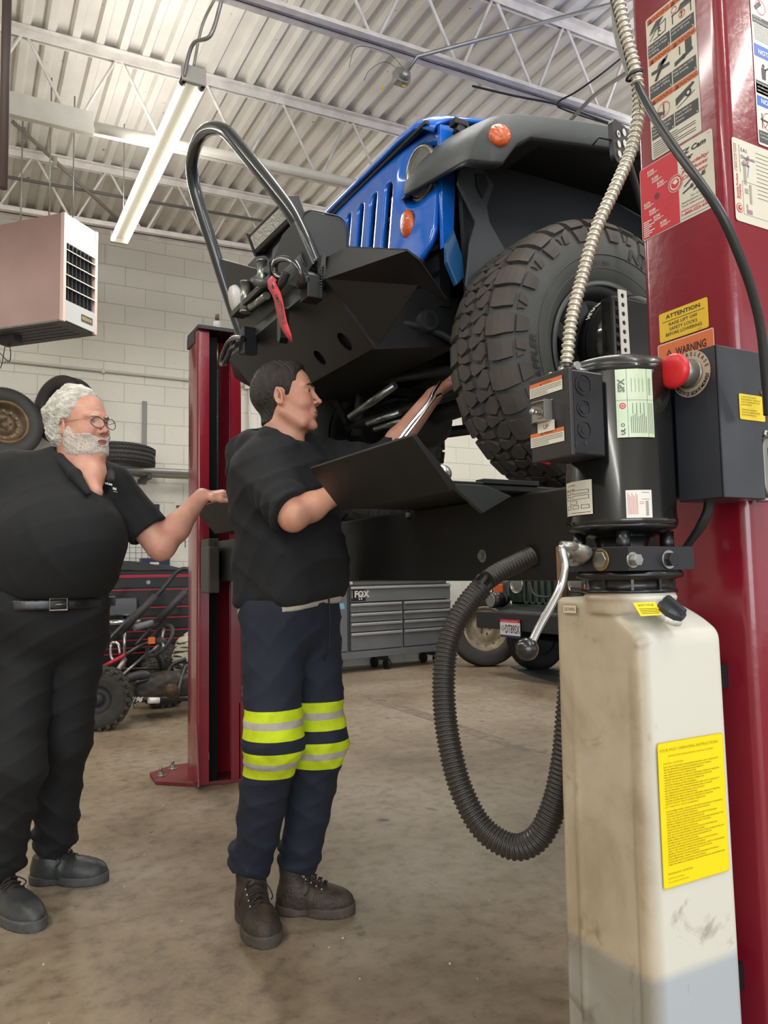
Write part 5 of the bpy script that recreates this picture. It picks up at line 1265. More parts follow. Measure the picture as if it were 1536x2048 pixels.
for j in range(NZ):
    for i in range(NY):
        yc, zc = (ys[i]+ys[i+1])/2, (zs[j]+zs[j+1])/2
        if hole(yc, zc) or corner_cut(yc, zc): continue
        a = j*(NY+1)+i; fs.append((a, a+1, a+NY+2, a+NY+1))
mb.add(vs, fs, 0, True); go = mb.build('grille_panel', m_blue, gr, solid=.0)
bmx = bmesh.new(); bmx.from_mesh(go.data); loose = [v for v in bmx.verts if not v.link_faces]; bmesh.ops.delete(bmx, geom=loose, context='VERTS')
# ease the stair steps along the openings
for _ in range(3):
    new = {}
    for v in bmx.verts:
        be = [e for e in v.link_edges if len(e.link_faces) == 1]
        if len(be) == 2:
            p = sum(((e.other_vert(v).co) for e in be), Vector())/2; new[v] = v.co.lerp(p, .6)
    for v, p in new.items(): v.co = p
bmx.to_mesh(go.data); bmx.free()
md = go.modifiers.new('s', 'SOLIDIFY'); md.thickness = .022; md.offset = 1
MB().bx(1.40, 1.44, JY-.45, JY+.45, 2.0, 2.54).build('radiator', m_under, gr)
m_gch = mat('slot_trim', S(60, 64, 70), .35, metal=.5)
t = MB()
for k in range(5): t.bx(1.33, 1.342, JY-.40, JY+.40, 2.07+k*.075, 2.085+k*.075)
t.build('grille_mesh', m_gch, gr)
for s_ in (-1, 1):
    c = Vector((gx(JY+s_*HLY, HLZ)+.028, JY+s_*HLY, HLZ)); Mh = Matrix.Translation(c) @ Euler((0, -pi/2-.08, 0)).to_matrix().to_4x4()
    hl = MB(); hl.lathe([(.090, .008), (.091, .016), (.084, .022), (.079, .018), (.079, .0), (.065, -.03), (.03, -.05), (0, -.055)], Mh, 48); ho = hl.build('headlight', mat('headlight_chrome', S(170, 168, 160), .22, metal=.9), gr)
    hl = MB(); hl.lathe([(.081, .017), (.055, .028), (.03, .037), (0, .038)], Mh, 40); hl.build('headlight_glass', mat('headlight_glass', S(150, 150, 142), .12, alpha=.5, spec=.8), ho)
    hl = MB(); hl.lathe([(0, .03), (.022, .028), (.03, .01), (.03, -.03)], Mh, 24); hl.build('bulb_shield', m_chrome, ho)
    tl = MB(); c = Vector((gx(JY+s_*TLY, TLZ), JY+s_*TLY, TLZ)); Mt = Matrix.Translation(c) @ Euler((0, -pi/2-.08, 0)).to_matrix().to_4x4()
    tl.lathe([(.044, -.006), (.043, .003), (.033, .011), (.015, .015), (0, .016)], Mt @ Matrix.Diagonal((1.12, .84, 1, 1)), 32)
    tl.build('turn_signal', mat('amber_lens', S(206, 88, 28), .2, coat=.6, bump=.5, bscale=120), gr)
# hood and body
hd = MB(); rows = []
for (x, z, hw_) in ((1.275, 2.566, .575), (1.285, 2.590, .580), (1.33, 2.612, .595), (1.7, 2.65, .66), (2.75, 2.69, .72)):
    rows.append([Vector((x+.03*max(0, abs(u)-.8)/.2, JY+hw_*u, z-.045*(max(0, abs(u)-.86)/.14)**1.5)) for u in (-1, -.97, -.93, -.86, -.7, -.4, 0, .4, .7, .86, .93, .97, 1)])
quadmesh('hood', rows, m_blue, jp, .012, True)
t = MB(); t.bx(1.285, 1.30, JY-.56, JY+.56, 2.552, 2.564); t.build('hood_seal', m_rub, jp)
for s_ in (-1, 1):
    y = JY+s_*.655; t = MB(); t.prism([(1.32, 2.13), (1.32, 2.54), (1.75, 2.60), (2.75, 2.62), (2.75, 2.5), (1.38, 2.46), (1.36, 2.15)], y-.07*s_-.01, y-.07*s_+.01, 'y'); t.build('inner_fender', m_blue, jp, bevel=.002)
    t = MB(); t.prism([(1.39, 1.95), (1.37, 2.46), (2.75, 2.50), (2.75, 1.9), (1.6, 1.9)], y-.04*s_-.01, y-.04*s_+.01, 'y'); t.build('inner_arch_panel', m_liner, jp)
    t = MB(); y2 = JY+s_*.62; t.prism([(1.31, 2.07), (1.31, 2.13), (1.34, 2.18), (1.37, 2.10), (1.375, 2.03), (1.345, 2.0)], y2-.01, y2+.01, 'y'); t.build('fender_brace', mat('blue_dull', S(30, 84, 132), .4), jp, bevel=.004)
lt = MB(); q = at(917, 248, 2.36); lt.box(q, (.05, .035, .022)); lt.box(q+Vector((.0, .0, -.022)), (.028, .03, .03), rot=(0, .4, 0)); lt.box(q+Vector((.03, 0, -.02)), (.014, .03, .05), rot=(0, -.3, 0)); lt.build('hood_latch', m_rub, jp, bevel=.004)
# cab and body tub, seen from below
t = MB(); t.prism([(2.7, 2.05), (2.7, 2.62), (2.95, 2.68), (3.25, 3.12), (5.3, 3.12), (5.45, 2.62), (5.45, 2.05)], JY-.74, JY+.74, 'y'); t.build('body_tub', m_blue, jp, bevel=.02)
t = MB(); t.bx(2.5, 5.42, JY-.76, JY+.76, 1.93, 2.05); t.bx(1.75, 2.6, JY-.34, JY+.34, 1.93, 2.5); t.build('floor_pan', m_under, jp)
t = MB(); t.bx(1.33, 2.5, JY-.65, JY+.65, 2.44, 2.46); t.bx(1.32, 2.6, JY-.52, JY+.52, 2.26, 2.3); t.build('engine_bay_tray', m_under, jp)
for s_ in (-1, 1):
    y = JY+s_*.40; t = MB(); t.bx(1.12, 5.45, y-.035, y+.035, 1.90, 2.02); t.build('frame_rail', m_under, jp, bevel=.006)
    t = MB(); t.cyl((1.34, y-.06*s_, 1.935), (1.34, y+.075*s_, 1.935), .035, n=20); t.cyl((1.34, y-.07*s_, 1.935), (1.34, y+.08*s_, 1.935), .02, n=20, mi=1); t.build('body_mount', [m_undg, m_under], jp)
    # coil spring and shock absorber
    t = MB(); ys_ = JY+s_*.42
    t.tube([(WHX+.055*cos(a*.7), ys_+.055*sin(a*.7), 1.80+.0052*a) for a in range(0, 60)], .0085, 8); t.build('coil_spring', m_undg, jp)
    t = MB(); ysh = JY+s_*.50; t.cyl((WHX-.16, ysh, 1.72), (WHX-.12, ysh, 1.98), .026, n=16); t.cyl((WHX-.12, ysh, 1.98), (WHX-.10, ysh, 2.2), .018, n=16); t.build('shock_absorber', m_undg, jp)
    t = MB(); t.cyl((WHX-.02, JY+s_*.36, 1.70), (2.55, JY+s_*.42, 1.86), .026, n=14); t.build('control_arm', m_undg, jp)
    # inner wing liner with its pale bracket
    yl = JY+s_*.63
    lin = [(1.30, 2.42), (1.36, 2.46), (2.40, 2.46), (2.42, 2.0), (2.28, 1.9)]
    rows = [[Vector((x, y_, z)) for (x, z) in lin] for y_ in (yl, JY+s_*.92)]
    t = MB(); 
    arc = [(1.36, 2.36), (1.40, 2.40), (1.46, 2.43), (1.7, 2.44), (2.0, 2.44), (2.2, 2.40), (2.34, 2.25), (2.40, 2.05), (2.42, 1.9)]
    t.add([(x, yl, z) for x, z in arc]+[(x, JY+s_*.90, z) for x, z in arc], [(i, i+1, len(arc)+i+1, len(arc)+i) for i in range(len(arc)-1)], 0, True)
    t.build('wheel_arch_liner', m_liner, jp, solid=.004)
t = MB(); t.prism([(1.33, 2.36), (1.40, 2.385), (1.46, 2.33), (1.43, 2.25), (1.44, 2.20), (1.50, 2.12), (1.52, 1.95), (1.40, 1.86), (1.34, 1.98), (1.36, 2.12), (1.385, 2.19), (1.35, 2.25), (1.32, 2.30)], 1.975, 1.985, 'y', M=Matrix.Translation((0, -.085, 0))); t.build('splash_shield', mat('shield_grey', S(52, 56, 60), .55), jp, bevel=.003)
t = MB(); t.prism([(1.385, 2.345), (1.42, 2.355), (1.435, 2.32), (1.41, 2.27), (1.39, 2.30)], 1.885, 1.891, 'y'); t.build('shield_bolt_recess', m_under, jp)
# axle, differential, steering, sway bar
t = MB(); t.cyl((WHX, 1.97, WHZ), (WHX, 3.18, WHZ), .04, n=20); t.ball((WHX, JY+.16, WHZ-.01), .115, 20, sc=(1.05, .8, 1.0)); t.ball((WHX-.08, JY+.16, WHZ-.01), .085, 16, sc=(.6, 1, 1)); t.build('front_axle', m_undg, jp)
t = MB(); t.cyl((4.72, 1.97, WHZ), (4.72, 3.18, WHZ), .045, n=20); t.ball((4.72, JY, WHZ), .13, 20); t.build('rear_axle', m_under, jp)
t = MB(); t.tube([(WHX-.17, 1.99, WHZ-.02), (WHX-.17, 3.14, WHZ+.02)], .019, 14); t.build('tie_rod', m_undg, jp)
t = MB(); t.tube([(WHX-.22, 2.02, WHZ+.03), (WHX-.20, 2.95, 1.93)], .017, 14); t.build('drag_link', m_undg, jp)
t = MB(); t.tube(spline([(1.52, 2.05, 1.78), (1.40, 2.12, 1.90), (1.20, 2.2, 1.93), (1.18, JY, 1.93), (1.20, 2.95, 1.93), (1.40, 3.03, 1.90), (1.52, 3.1, 1.78)], 6), .014, 12); t.build('sway_bar', m_undg, jp)
t = MB(); t.cyl((1.8, JY+.12, 1.80), (3.0, JY+.05, 1.9), .032, n=16); t.cyl((3.3, JY, 1.9), (4.6, JY, 1.80), .035, n=16); t.build('drive_shaft', m_undg, jp)
t = MB(); t.bx(2.2, 3.4, JY-.24, JY+.24, 1.84, 1.95); t.bx(3.5, 4.3, JY-.5, JY+.5, 1.82, 1.94); t.build('gearbox_skid', m_under, jp, bevel=.02)
t = MB(); t.bx(1.34, 1.42, JY-.38, JY+.38, 1.87, 1.95); t.build('cross_member', mat('member_brown', S(58, 50, 44), .5), jp, bevel=.008)
for k, (a, b_) in enumerate((((700, 835, 2.75), (790, 770, 2.6)), ((735, 848, 2.7), (800, 825, 2.62)), ((750, 858, 2.7), (820, 838, 2.6)))):
    MB().cyl(at(*a), at(*b_), .011 if k else .014, n=12).build('brake_line', mat('tube_shiny', S(120, 124, 120), .25, metal=.8), jp)
# fender flares (near one matches the photograph, far one mirrors it)
def flare(s_):
    def Q(px, py, y): 
        p = ony(px, py, y); return Vector((p.x, JY+s_*(JY-y), p.z))
    top = [Q(824, 352, 2.13), Q(850, 315, 2.06), Q(880, 289, 2.00), Q(912, 270, 1.92), Q(950, 250, 1.80), Q(982, 238, 1.69), Q(1003, 233, 1.655), Q(1035, 231, 1.65), Q(1100, 238, 1.65), Q(1165, 247, 1.65), Q(1240, 259, 1.65), Q(1330, 275, 1.65)]
    bot = [Q(810, 392, 2.12), Q(836, 377, 2.05), Q(866, 360, 1.97), Q(898, 342, 1.88), Q(925, 327, 1.78), Q(941, 320, 1.715), Q(980, 325, 1.665), Q(1005, 326, 1.65), Q(1030, 291, 1.65), Q(1060, 276, 1.65), Q(1160, 289, 1.65), Q(1330, 312, 1.65)]
    mid = [a.lerp(b_, .5) for a, b_ in zip(top, bot)]
    for i, m_ in enumerate(mid):
        if i < 8: m_ += Vector((-.012, -s_*-.012*0, 0))
    inn = []
    for i, p in enumerate(top): inn.append(Vector((p.x+.05, min(p.y+.02, 2.2) if s_ < 0 and i == 0 else p.y-s_*(.03 if i < 2 else .05+.27*min(1, (i-1)/5)), p.z+.012)))
    grid = [bot, mid, top, inn]
    o = quadmesh('fender_flare', grid, m_flare, jp, .012, True); o.modifiers.new('b', 'BEVEL').width = .006
    # underside return
    low = [Vector((p.x+.015, p.y-s_*.05, p.z+.012)) for p in bot]
    quadmesh('flare_return', [bot, low, [Vector((p.x+.05, p.y-s_*.09, p.z+.05)) for p in bot]], m_liner, o, .006, True)
    return o
fl = flare(-1); flare(1)
c = ony(998, 274, 1.655); t = MB(); t.lathe([(.032, -.006), (.032, .002), (.026, .008), (.012, .012), (0, .0125)], Matrix.Translation(c+Vector((-.004, -.010, 0))) @ Euler((pi/2, 0, -.35)).to_matrix().to_4x4(), 32); t.build('side_marker', MATS['amber_lens'], fl)
t = MB()
for px in (1118, 1150): q = ony(px, 283 if px < 1130 else 287, 1.66); t.ball(q, .006, 8)
t.build('flare_rivet', m_undg, fl)

# alignment clamp on the near wheel, with its target board
ac = thing('alignment_clamp', 'glossy black wheel alignment clamp fixed to the near front wheel', 'alignment tool', (WHX, 1.55, WHZ))
Ry = Matrix.Translation((WHX, 1.66, WHZ)) @ Euler((pi/2, 0, 0)).to_matrix().to_4x4()
t = MB(); t.lathe([(0, .0), (.150, .0), (.155, .01), (.155, .06), (.148, .10), (.135, .125), (.10, .14), (0, .145)], Ry, 56); t.build('clamp_drum', mat('drum_gloss', S(12, 12, 13), .12, coat=.8), ac)
q = onx(1253, 655, 1.56)
t = MB(); tilt = .10
for z_ in [0]:
    pass
O = ony(1243, 708, 1.44); holes = []
w_ = .030; h_ = .175
for k in range(7): holes.append((w_/2, .012+k*.0245, .0065, .0065))
holed('hole_bar', O, (1, .0, 0), (-.02, 0, 1), w_, h_, holes, mat('bar_white', S(214, 212, 206), .4), ac, .003)
t = MB(); t.bx(O.x-.012, O.x+.2, 1.452, 1.50, O.z-.02, O.z+.165); t.build('clamp_body', mat('drum_gloss', S(12, 12, 13), .12), ac, bevel=.008)
L = Label((0, 0, 0), (1, 0, 0), (0, 0, 1), 0, 0)
def wrd(u, v, d):
    a = radians(152)-u/.157; return Vector((WHX+.157*cos(a), 1.63-v, WHZ+.157*sin(a)))
L.wrap = wrd; L.text('HUNTER', 0, .0, .017, p_white, bold=.03); L.build('clamp_lettering', ac)
rk = MB(); q = at(1090, 916, 1.95); rk.prism([(0, -.012), (.022, .012), (.05, .018), (.055, -.005), (.03, -.022)], -.01, .01, 'y', M=Matrix.Translation(q-Vector((.03, 0, 0))) @ Euler((0, 0, -.5)).to_matrix().to_4x4()); rk.build('release_knob', mat('knob_red', S(196, 28, 44), .4), ac, bevel=.004)
rk = MB(); rk.cyl(q+Vector((.02, 0, 0)), Vector((1.55, 1.5, WHZ-.14)), .008, n=10); rk.cyl(Vector((1.55, 1.5, WHZ-.14)), Vector((1.62, 1.55, WHZ-.05)), .012, n=10); rk.build('clamp_arm', m_undg, ac)
tb = thing('alignment_target', 'small black target board with white dots, left of the near column top', 'target board', ony(1237, 290, 1.48))
c = ony(1238, 291, 1.48); Mt = Matrix.Translation(c) @ Euler((0, -.03, .28)).to_matrix().to_4x4()
t = MB(); t.prism([(x, z) for x, z in rrect(.088, .125, .02, 5)], -.008, .008, 'y', M=Mt @ Matrix.Shear('XZ', 4, (0, 0)) if False else Mt); t.build('board', mat('board_black', S(26, 27, 30), .4), tb, bevel=.002)
L = Label(Mt @ Vector((-.044, -.009, -.0625)), Mt.to_3x3() @ Vector((1, 0, 0)), Mt.to_3x3() @ Vector((0, 0, 1)), .088, .125)
for (u, v, r) in ((.060, .102, .0105), (.060, .070, .0105), (.060, .038, .0105), (.026, .085, .0098), (.026, .056, .0098), (.026, .028, .0098)): L.disc(u, v, r, p_white, 1, 22)
L.disc(.026, .085, .0045, MATS['board_black'], 2, 14); L.build('target_dots', tb)
t = MB(); t.tube([Mt @ Vector((-.044, 0, .0)), Mt @ Vector((-.075, .02, .004)), Mt @ Vector((-.075, .04, -.01))], .003, 6); t.tube([Mt @ Vector((.03, .0, 0)), Mt @ Vector((.12, .02, -.05)), Vector((1.75, 1.5, 1.95)), Vector((WHX, 1.52, WHZ+.02))], .010, 8); t.build('target_arm', m_undg, tb)
# ================================================================== CEILING SERVICES
m_tubel = mat('fluorescent_tube', (1, 1, 1), .5, emit=(1.0, .96, .84, 3.4))
m_fix = mat('fixture_white', S(196, 192, 178), .45)
for i, (lx, ly) in enumerate(LAMPS):
    seen = i == 0
    lf = thing('strip_light', 'lit double tube fluorescent strip hanging over the gas heater side' if seen else '', 'ceiling light', (lx, ly+1.2, 3.98))
    if not seen: lf['label'] = 'double tube fluorescent strip light added outside the picture'; lf['group'] = 'strip lights added out of view'  # unseen fixtures added to go with the fill lights
    else: lf['label'] = 'lit double tube fluorescent strip light hanging above the pink heater'
    t = MB(); t.prism([(lx-.035, 3.965), (lx+.035, 3.965), (lx+.06, 3.99), (lx+.035, 4.02), (lx-.035, 4.02), (lx-.06, 3.99)], ly, ly+2.4, 'y'); t.bx(lx-.07, lx+.07, ly-.01, ly+.02, 3.93, 4.03); t.bx(lx-.07, lx+.07, ly+2.38, ly+2.41, 3.93, 4.02)
    t.build('housing', m_fix, lf, bevel=.003)
    for s_ in (-1, 1):
        MB().cyl((lx+s_*.055, ly+.03, 3.945), (lx+s_*.055, ly+2.37, 3.945), .0175, n=14).build('tube', m_tubel, lf)
        MB().cyl((lx+s_*.055, ly+.0, 3.945), (lx+s_*.055, ly+.05, 3.945), .019, n=12).build('lamp_holder', m_blk if seen else m_fix, lf)
    cz = ceil_z(lx)
    t = MB()
    if seen: t.tube(spline([(lx, ly+.01, 4.03), (lx+.03, ly-.07, 4.25), (lx+.10, ly-.14, 4.42), (lx+.13, ly-.2, 4.5), (lx+.13, ly-.24, cz-.03)], 6), .008, 8)
    else: t.cyl((lx, ly+.2, 4.02), (lx, ly+.2, cz), .005, n=6)
    t.build('hanger', m_alu, lf)
    MB().cyl((lx, ly+2.2, 4.02), (lx, ly+2.2, cz), .004, n=6).build('hanger', m_alu, lf)
m_pw = mat('white_painted_steel', S(206, 202, 192), .5, noise=.1, scale=8, bump=.1)
t = MB(); t.bx(-6, .745, 5.45, 5.50, 4.19, 4.35); tag(t.build('box_beam', m_pw, bevel=.004), 'white flat box beam along the middle joist, ending left of the lit strip', 'beam')
tag(MB().cyl((.745, 5.48, 4.26), (7, 5.48, 4.26+.035*6.2), .035, n=20).build('ceiling_pipe', m_pw), 'thick white pipe running on from the box beam behind the strip light', 'pipe')
tag(MB().tube([(-6, 7.1, ceil_z(-6)-.31), (.6, 7.1, 4.565), (3.8, 7.1, 4.70)], .014, 10).build('ceiling_conduit', mat('conduit_dark', S(96, 92, 88), .5)), 'thin dark conduit strung below the joist nearest the wall', 'conduit')
dg = [at(24, 242, 6.0), at(243, 445, 6.9)]
tag(MB().tube(dg, .016, 10).build('diagonal_brace', mat('brace_grey', S(120, 112, 104), .5)), 'dark diagonal brace rod sloping down to the ceiling behind the heater hangers', 'brace')
# junction box with loose wires
jb = thing('junction_box', 'grey junction box with loose wires hanging under the long bare joist', 'junction box', at(803, 155, 5.2))
q = ony(803, 155, 3.87); t = MB(); t.prism(rrect(.10, .09, .02, 4, q.x, q.z), q.y-.03, q.y+.03, 'y'); t.cyl(q+Vector((0, -.03, 0)), q+Vector((.02, -.05, -.02)), .035, .02, n=14); t.build('box', m_alu, jb, bevel=.006)
t = MB(); t.tube(spline([q+Vector((-.02, -.02, .02)), q+Vector((-.12, -.02, .05)), q+Vector((-.22, 0, -.02)), q+Vector((-.26, 0, -.10))], 6), .0015, 5); t.tube(spline([q+Vector((.0, -.02, .05)), q+Vector((-.10, -.02, .11)), q+Vector((-.3, 0, .10)), q+Vector((-.36, 0, -.05))], 6), .0015, 5); t.build('loose_wire', m_rub, jb)
t = MB(); t.ball(ony(765, 176, 3.87), .012, 8, sc=(.6, .6, 1.2)); t.build('wire_nut', p_yellow, jb); MB().ball(ony(808, 172, 3.87), .012, 8, sc=(1.4, .6, .7)).build('wire_nut', p_yellow, jb)
tag(MB().tube([q+Vector((.02, 0, .02)), ony(835, 113, 3.8), Vector((4.9, 2.2, ceil_z(4.9)-.1))], .012, 10).build('steel_conduit', m_alu), 'straight silver conduit rising from the junction box to the next joist', 'conduit')
cb_ = [ony(450, 22, 3.95), ony(560, 52, 3.9), ony(700, 95, 3.86)]
tag(MB().tube(spline([ony(945, 172, 3.84), ony(1030, 192, 3.83), ony(1110, 208, 3.8), ony(1180, 232, 3.8), ony(1262, 262, 3.8)], 6), .007, 8).build('black_cable', m_rub), 'black cable lying along the bare joist above the grey flare', 'cable')
tag(MB().tube(spline([ony(1262, 100, 3.4), ony(1200, 150, 3.5), ony(1150, 185, 3.7), ony(1116, 205, 3.82), ony(1135, 222, 3.82), ony(1262, 262, 3.8)], 6), .006, 8).build('looped_cable', m_rub), 'thin cable looping back near the top of the near red column', 'cable')
tag(MB().tube(spline([ony(1140, 242, 3.82), ony(1190, 190, 3.5), ony(1262, 140, 3.0)], 6), .013, 10).build('bent_conduit', m_alu), 'silver conduit bending off the joist behind the near red column', 'conduit')
tag(MB().tube(spline([ony(368, 155, 4.2), ony(385, 90, 4.1), ony(420, 72, 4.0), ony(438, 20, 3.95), ony(447, -20, 3.9)], 8), .011, 10).build('lamp_conduit', m_alu), 'crooked grey conduit feeding the near end of the lit strip light', 'conduit')
# dark vertical pipe at the left edge of the view
a = at(7, 300, 3.6); tag(MB().cyl((a.x, a.y, 3.0), (a.x, a.y, ceil_z(a.x)), .022, n=14).build('drop_pipe', mat('pipe_brown', S(88, 72, 66), .5)), 'dark brown vertical pipe at the top left edge', 'pipe')

# ================================================================== GAS HEATER
hA = at(127, 531, 5.4); hb0, ht0 = 2.955, 3.765
ang = atan2(FWD.y, FWD.x)-radians(18)                    # direction in which the louvred face recedes
fdir = Vector((cos(ang), sin(ang), 0)); bdir = Vector((-fdir.y, fdir.x, 0))   # body runs to the left
HW_, HL_ = .37, .85
ht_ = thing('unit_heater', 'dusty pink gas unit heater with louvred silver front, hung at the left', 'heater', (hA.x, hA.y, hb0))
M = Matrix(((fdir.x, bdir.x, 0, hA.x), (fdir.y, bdir.y, 0, hA.y), (0, 0, 1, hb0), (0, 0, 0, 1)))   # local x: across the face, y: into the body, z: up
HH_ = ht0-hb0
m_pink = mat('heater_pink_beige', S(164, 132, 122), .5, noise=.15, scale=3); m_pinkl = mat('heater_trim', S(204, 178, 166), .45); m_gry = mat('heater_silver', S(180, 182, 180), .38, metal=.25); m_dkg = mat('heater_dark', S(52, 52, 54), .55); m_hbot = mat('heater_underside', S(104, 102, 98), .45, metal=.4, noise=.4, scale=14, stretch=(1, 6, 1))
MB().bx(.002, HW_-.002, .03, HL_, .012, HH_-.002, M=M).build('casing', m_pink, ht_, bevel=.003)
MB().bx(-.001, HW_+.001, .02, HL_+.002, 0, .012, M=M).build('bottom_panel', m_hbot, ht_)
t = MB()
for k in range(5): t.bx(.05+.06*k, .055+.06*k, .1, HL_-.15, -.003, .002, M=M)
t.build('bottom_rib', m_dkg, ht_)
for x0 in (0, HW_-.028): MB().bx(x0, x0+.028, -.002, .03, 0, HH_, M=M).build('corner_trim', m_pinkl, ht_, bevel=.002)
MB().bx(.028, HW_-.028, .004, .03, HH_*.87, HH_*.995, M=M).build('upper_panel', m_gry, ht_)
MB().bx(.028, HW_-.028, -.001, .03, HH_*.73, HH_*.875, M=M).build('upper_panel', m_gry, ht_)
MB().bx(.028, HW_-.028, -.001, .03, .012, HH_*.20, M=M).build('lower_panel', m_gry, ht_)
MB().bx(.028, HW_-.028, .10, .12, HH_*.20, HH_*.73, M=M).build('heat_exchanger_back', m_dkg, ht_)
MB().bx(.028, HW_-.028, .028, .031, HH_*.2, HH_*.74, M=M).build('louvre_recess', mat('recess', S(44, 44, 46), .6), ht_)
for k in range(7): MB().bx(.05+k*.042, .056+k*.042, .0, .028, HH_*.21, HH_*.73, M=M).build('fin', mat('fin_grey', S(70, 72, 72), .4, metal=.5), ht_)
for k in range(4):
    z = HH_*(.31+.115*k); MB().hexa([(.028, -.012, z), (HW_-.028, -.012, z), (HW_-.028, .012, z+.012), (.028, .012, z+.012)], [(.028, -.012, z+.004), (HW_-.028, -.012, z+.004), (HW_-.028, .012, z+.022), (.028, .012, z+.022)], M=M).build('louvre', mat('louvre_cream', S(206, 200, 184), .4), ht_)
O_ = M @ Vector((HW_*.52, -.002, HH_*.07)); L = Label(O_, fdir, (0, 0, 1), .125, .055); L.rect(0, 0, L.w, L.h, mat('badge_brown', S(92, 78, 58), .4), 1); L.rect(.004, .004, L.w-.004, L.h-.004, mat('badge_dark', S(60, 52, 42), .4), 2); L.text('REZNOR', L.w/2, L.h*.3, L.h*.42, mat('badge_gold', S(196, 170, 120), .4), 'c', 3, .02, width=L.w*.84); L.build('maker_badge', ht_)
for (x, y) in ((.05, .18), (.30, .18), (.05, .7), (.32, .7)):
    p = M @ Vector((x, y, HH_)); MB().cyl(p, (p.x, p.y, ceil_z(p.x)), .0055, n=8).build('hanger_rod', m_alu, ht_)
for px, py, Z in ((47, 265, 6.2), (110, 325, 6.2)):
    p = at(px, py, Z); MB().box(p, (.03, .03, .10)).build('rod_clamp', m_alu, ht_, bevel=.003)
t = MB(); t.tube(spline([M @ Vector((.2, .7, 0)), M @ Vector((.16, .62, -.10)), M @ Vector((.2, .66, -.17)), M @ Vector((.25, .75, -.14)), M @ Vector((.22, .85, -.02))], 8), .004, 6); t.tube(spline([M @ Vector((.2, .6, -.02)), M @ Vector((.12, .62, -.06)), M @ Vector((.2, .75, -.22)), M @ Vector((.3, .95, -.16))], 8), .0035, 6); t.bx(.12, .2, .55, .72, -.05, 0, M=M); t.build('gas_line', m_dkg, ht_)

# ================================================================== ON THE BACK WALL
m_cond = mat('wall_conduit_paint', S(208, 204, 194), .5)
t = MB(); t.cyl((-5.9, 8.375, 3.28), (3.1, 8.375, 3.28), .016, n=12)
for x in (.3, 1.25, 2.2): t.bx(x, x+.03, 8.36, WALLY, 3.255, 3.305)
tag(t.build('wall_conduit', m_cond), 'painted conduit running level along the block wall above the tyres', 'conduit')
wj = thing('wall_junction_box', 'square white junction box on the wall right of the far red column', 'junction box', (2.9, 8.37, 3.3))
MB().bx(2.80, 2.93, 8.34, WALLY, 3.24, 3.36).build('box', m_cond, wj, bevel=.006)
t = MB(); t.cyl((2.86, 8.375, 3.24), (2.86, 8.375, 2.4), .016, n=10); t.build('conduit_drop', m_cond, wj)
tag(MB().cyl((3.05, 8.37, 3.9), (3.05, 8.37, 4.85), .018, n=10).build('upper_conduit', m_cond), 'short painted conduit dropping from the ceiling behind the light bar', 'conduit')
rk = thing('tyre_rack', 'grey pipe rack bracketed to the block wall, holding spare tyres', 'rack', (1.6, 8.1, 2.2))
m_rack = mat('rack_grey', S(150, 148, 142), .4, metal=.5)
for (y, z) in ((7.93, 2.185), (8.22, 2.185)): MB().cyl((-3.0, y, z), (3.6, y, z), .033, n=16).build('rail_pipe', m_rack, rk)
for x in (-1.0, .3, 1.63, 3.0):
    MB().bx(x, x+.045, 7.9, WALLY, 2.10, 2.15).build('bracket_arm', m_dkg, rk, bevel=.003)
for x in (1.67, 3.03): MB().bx(x, x+.05, 8.385, WALLY, 2.10, 3.0).build('bracket_upright', mat('upright_zinc', S(132, 130, 124), .4, metal=.6), rk, bevel=.002)
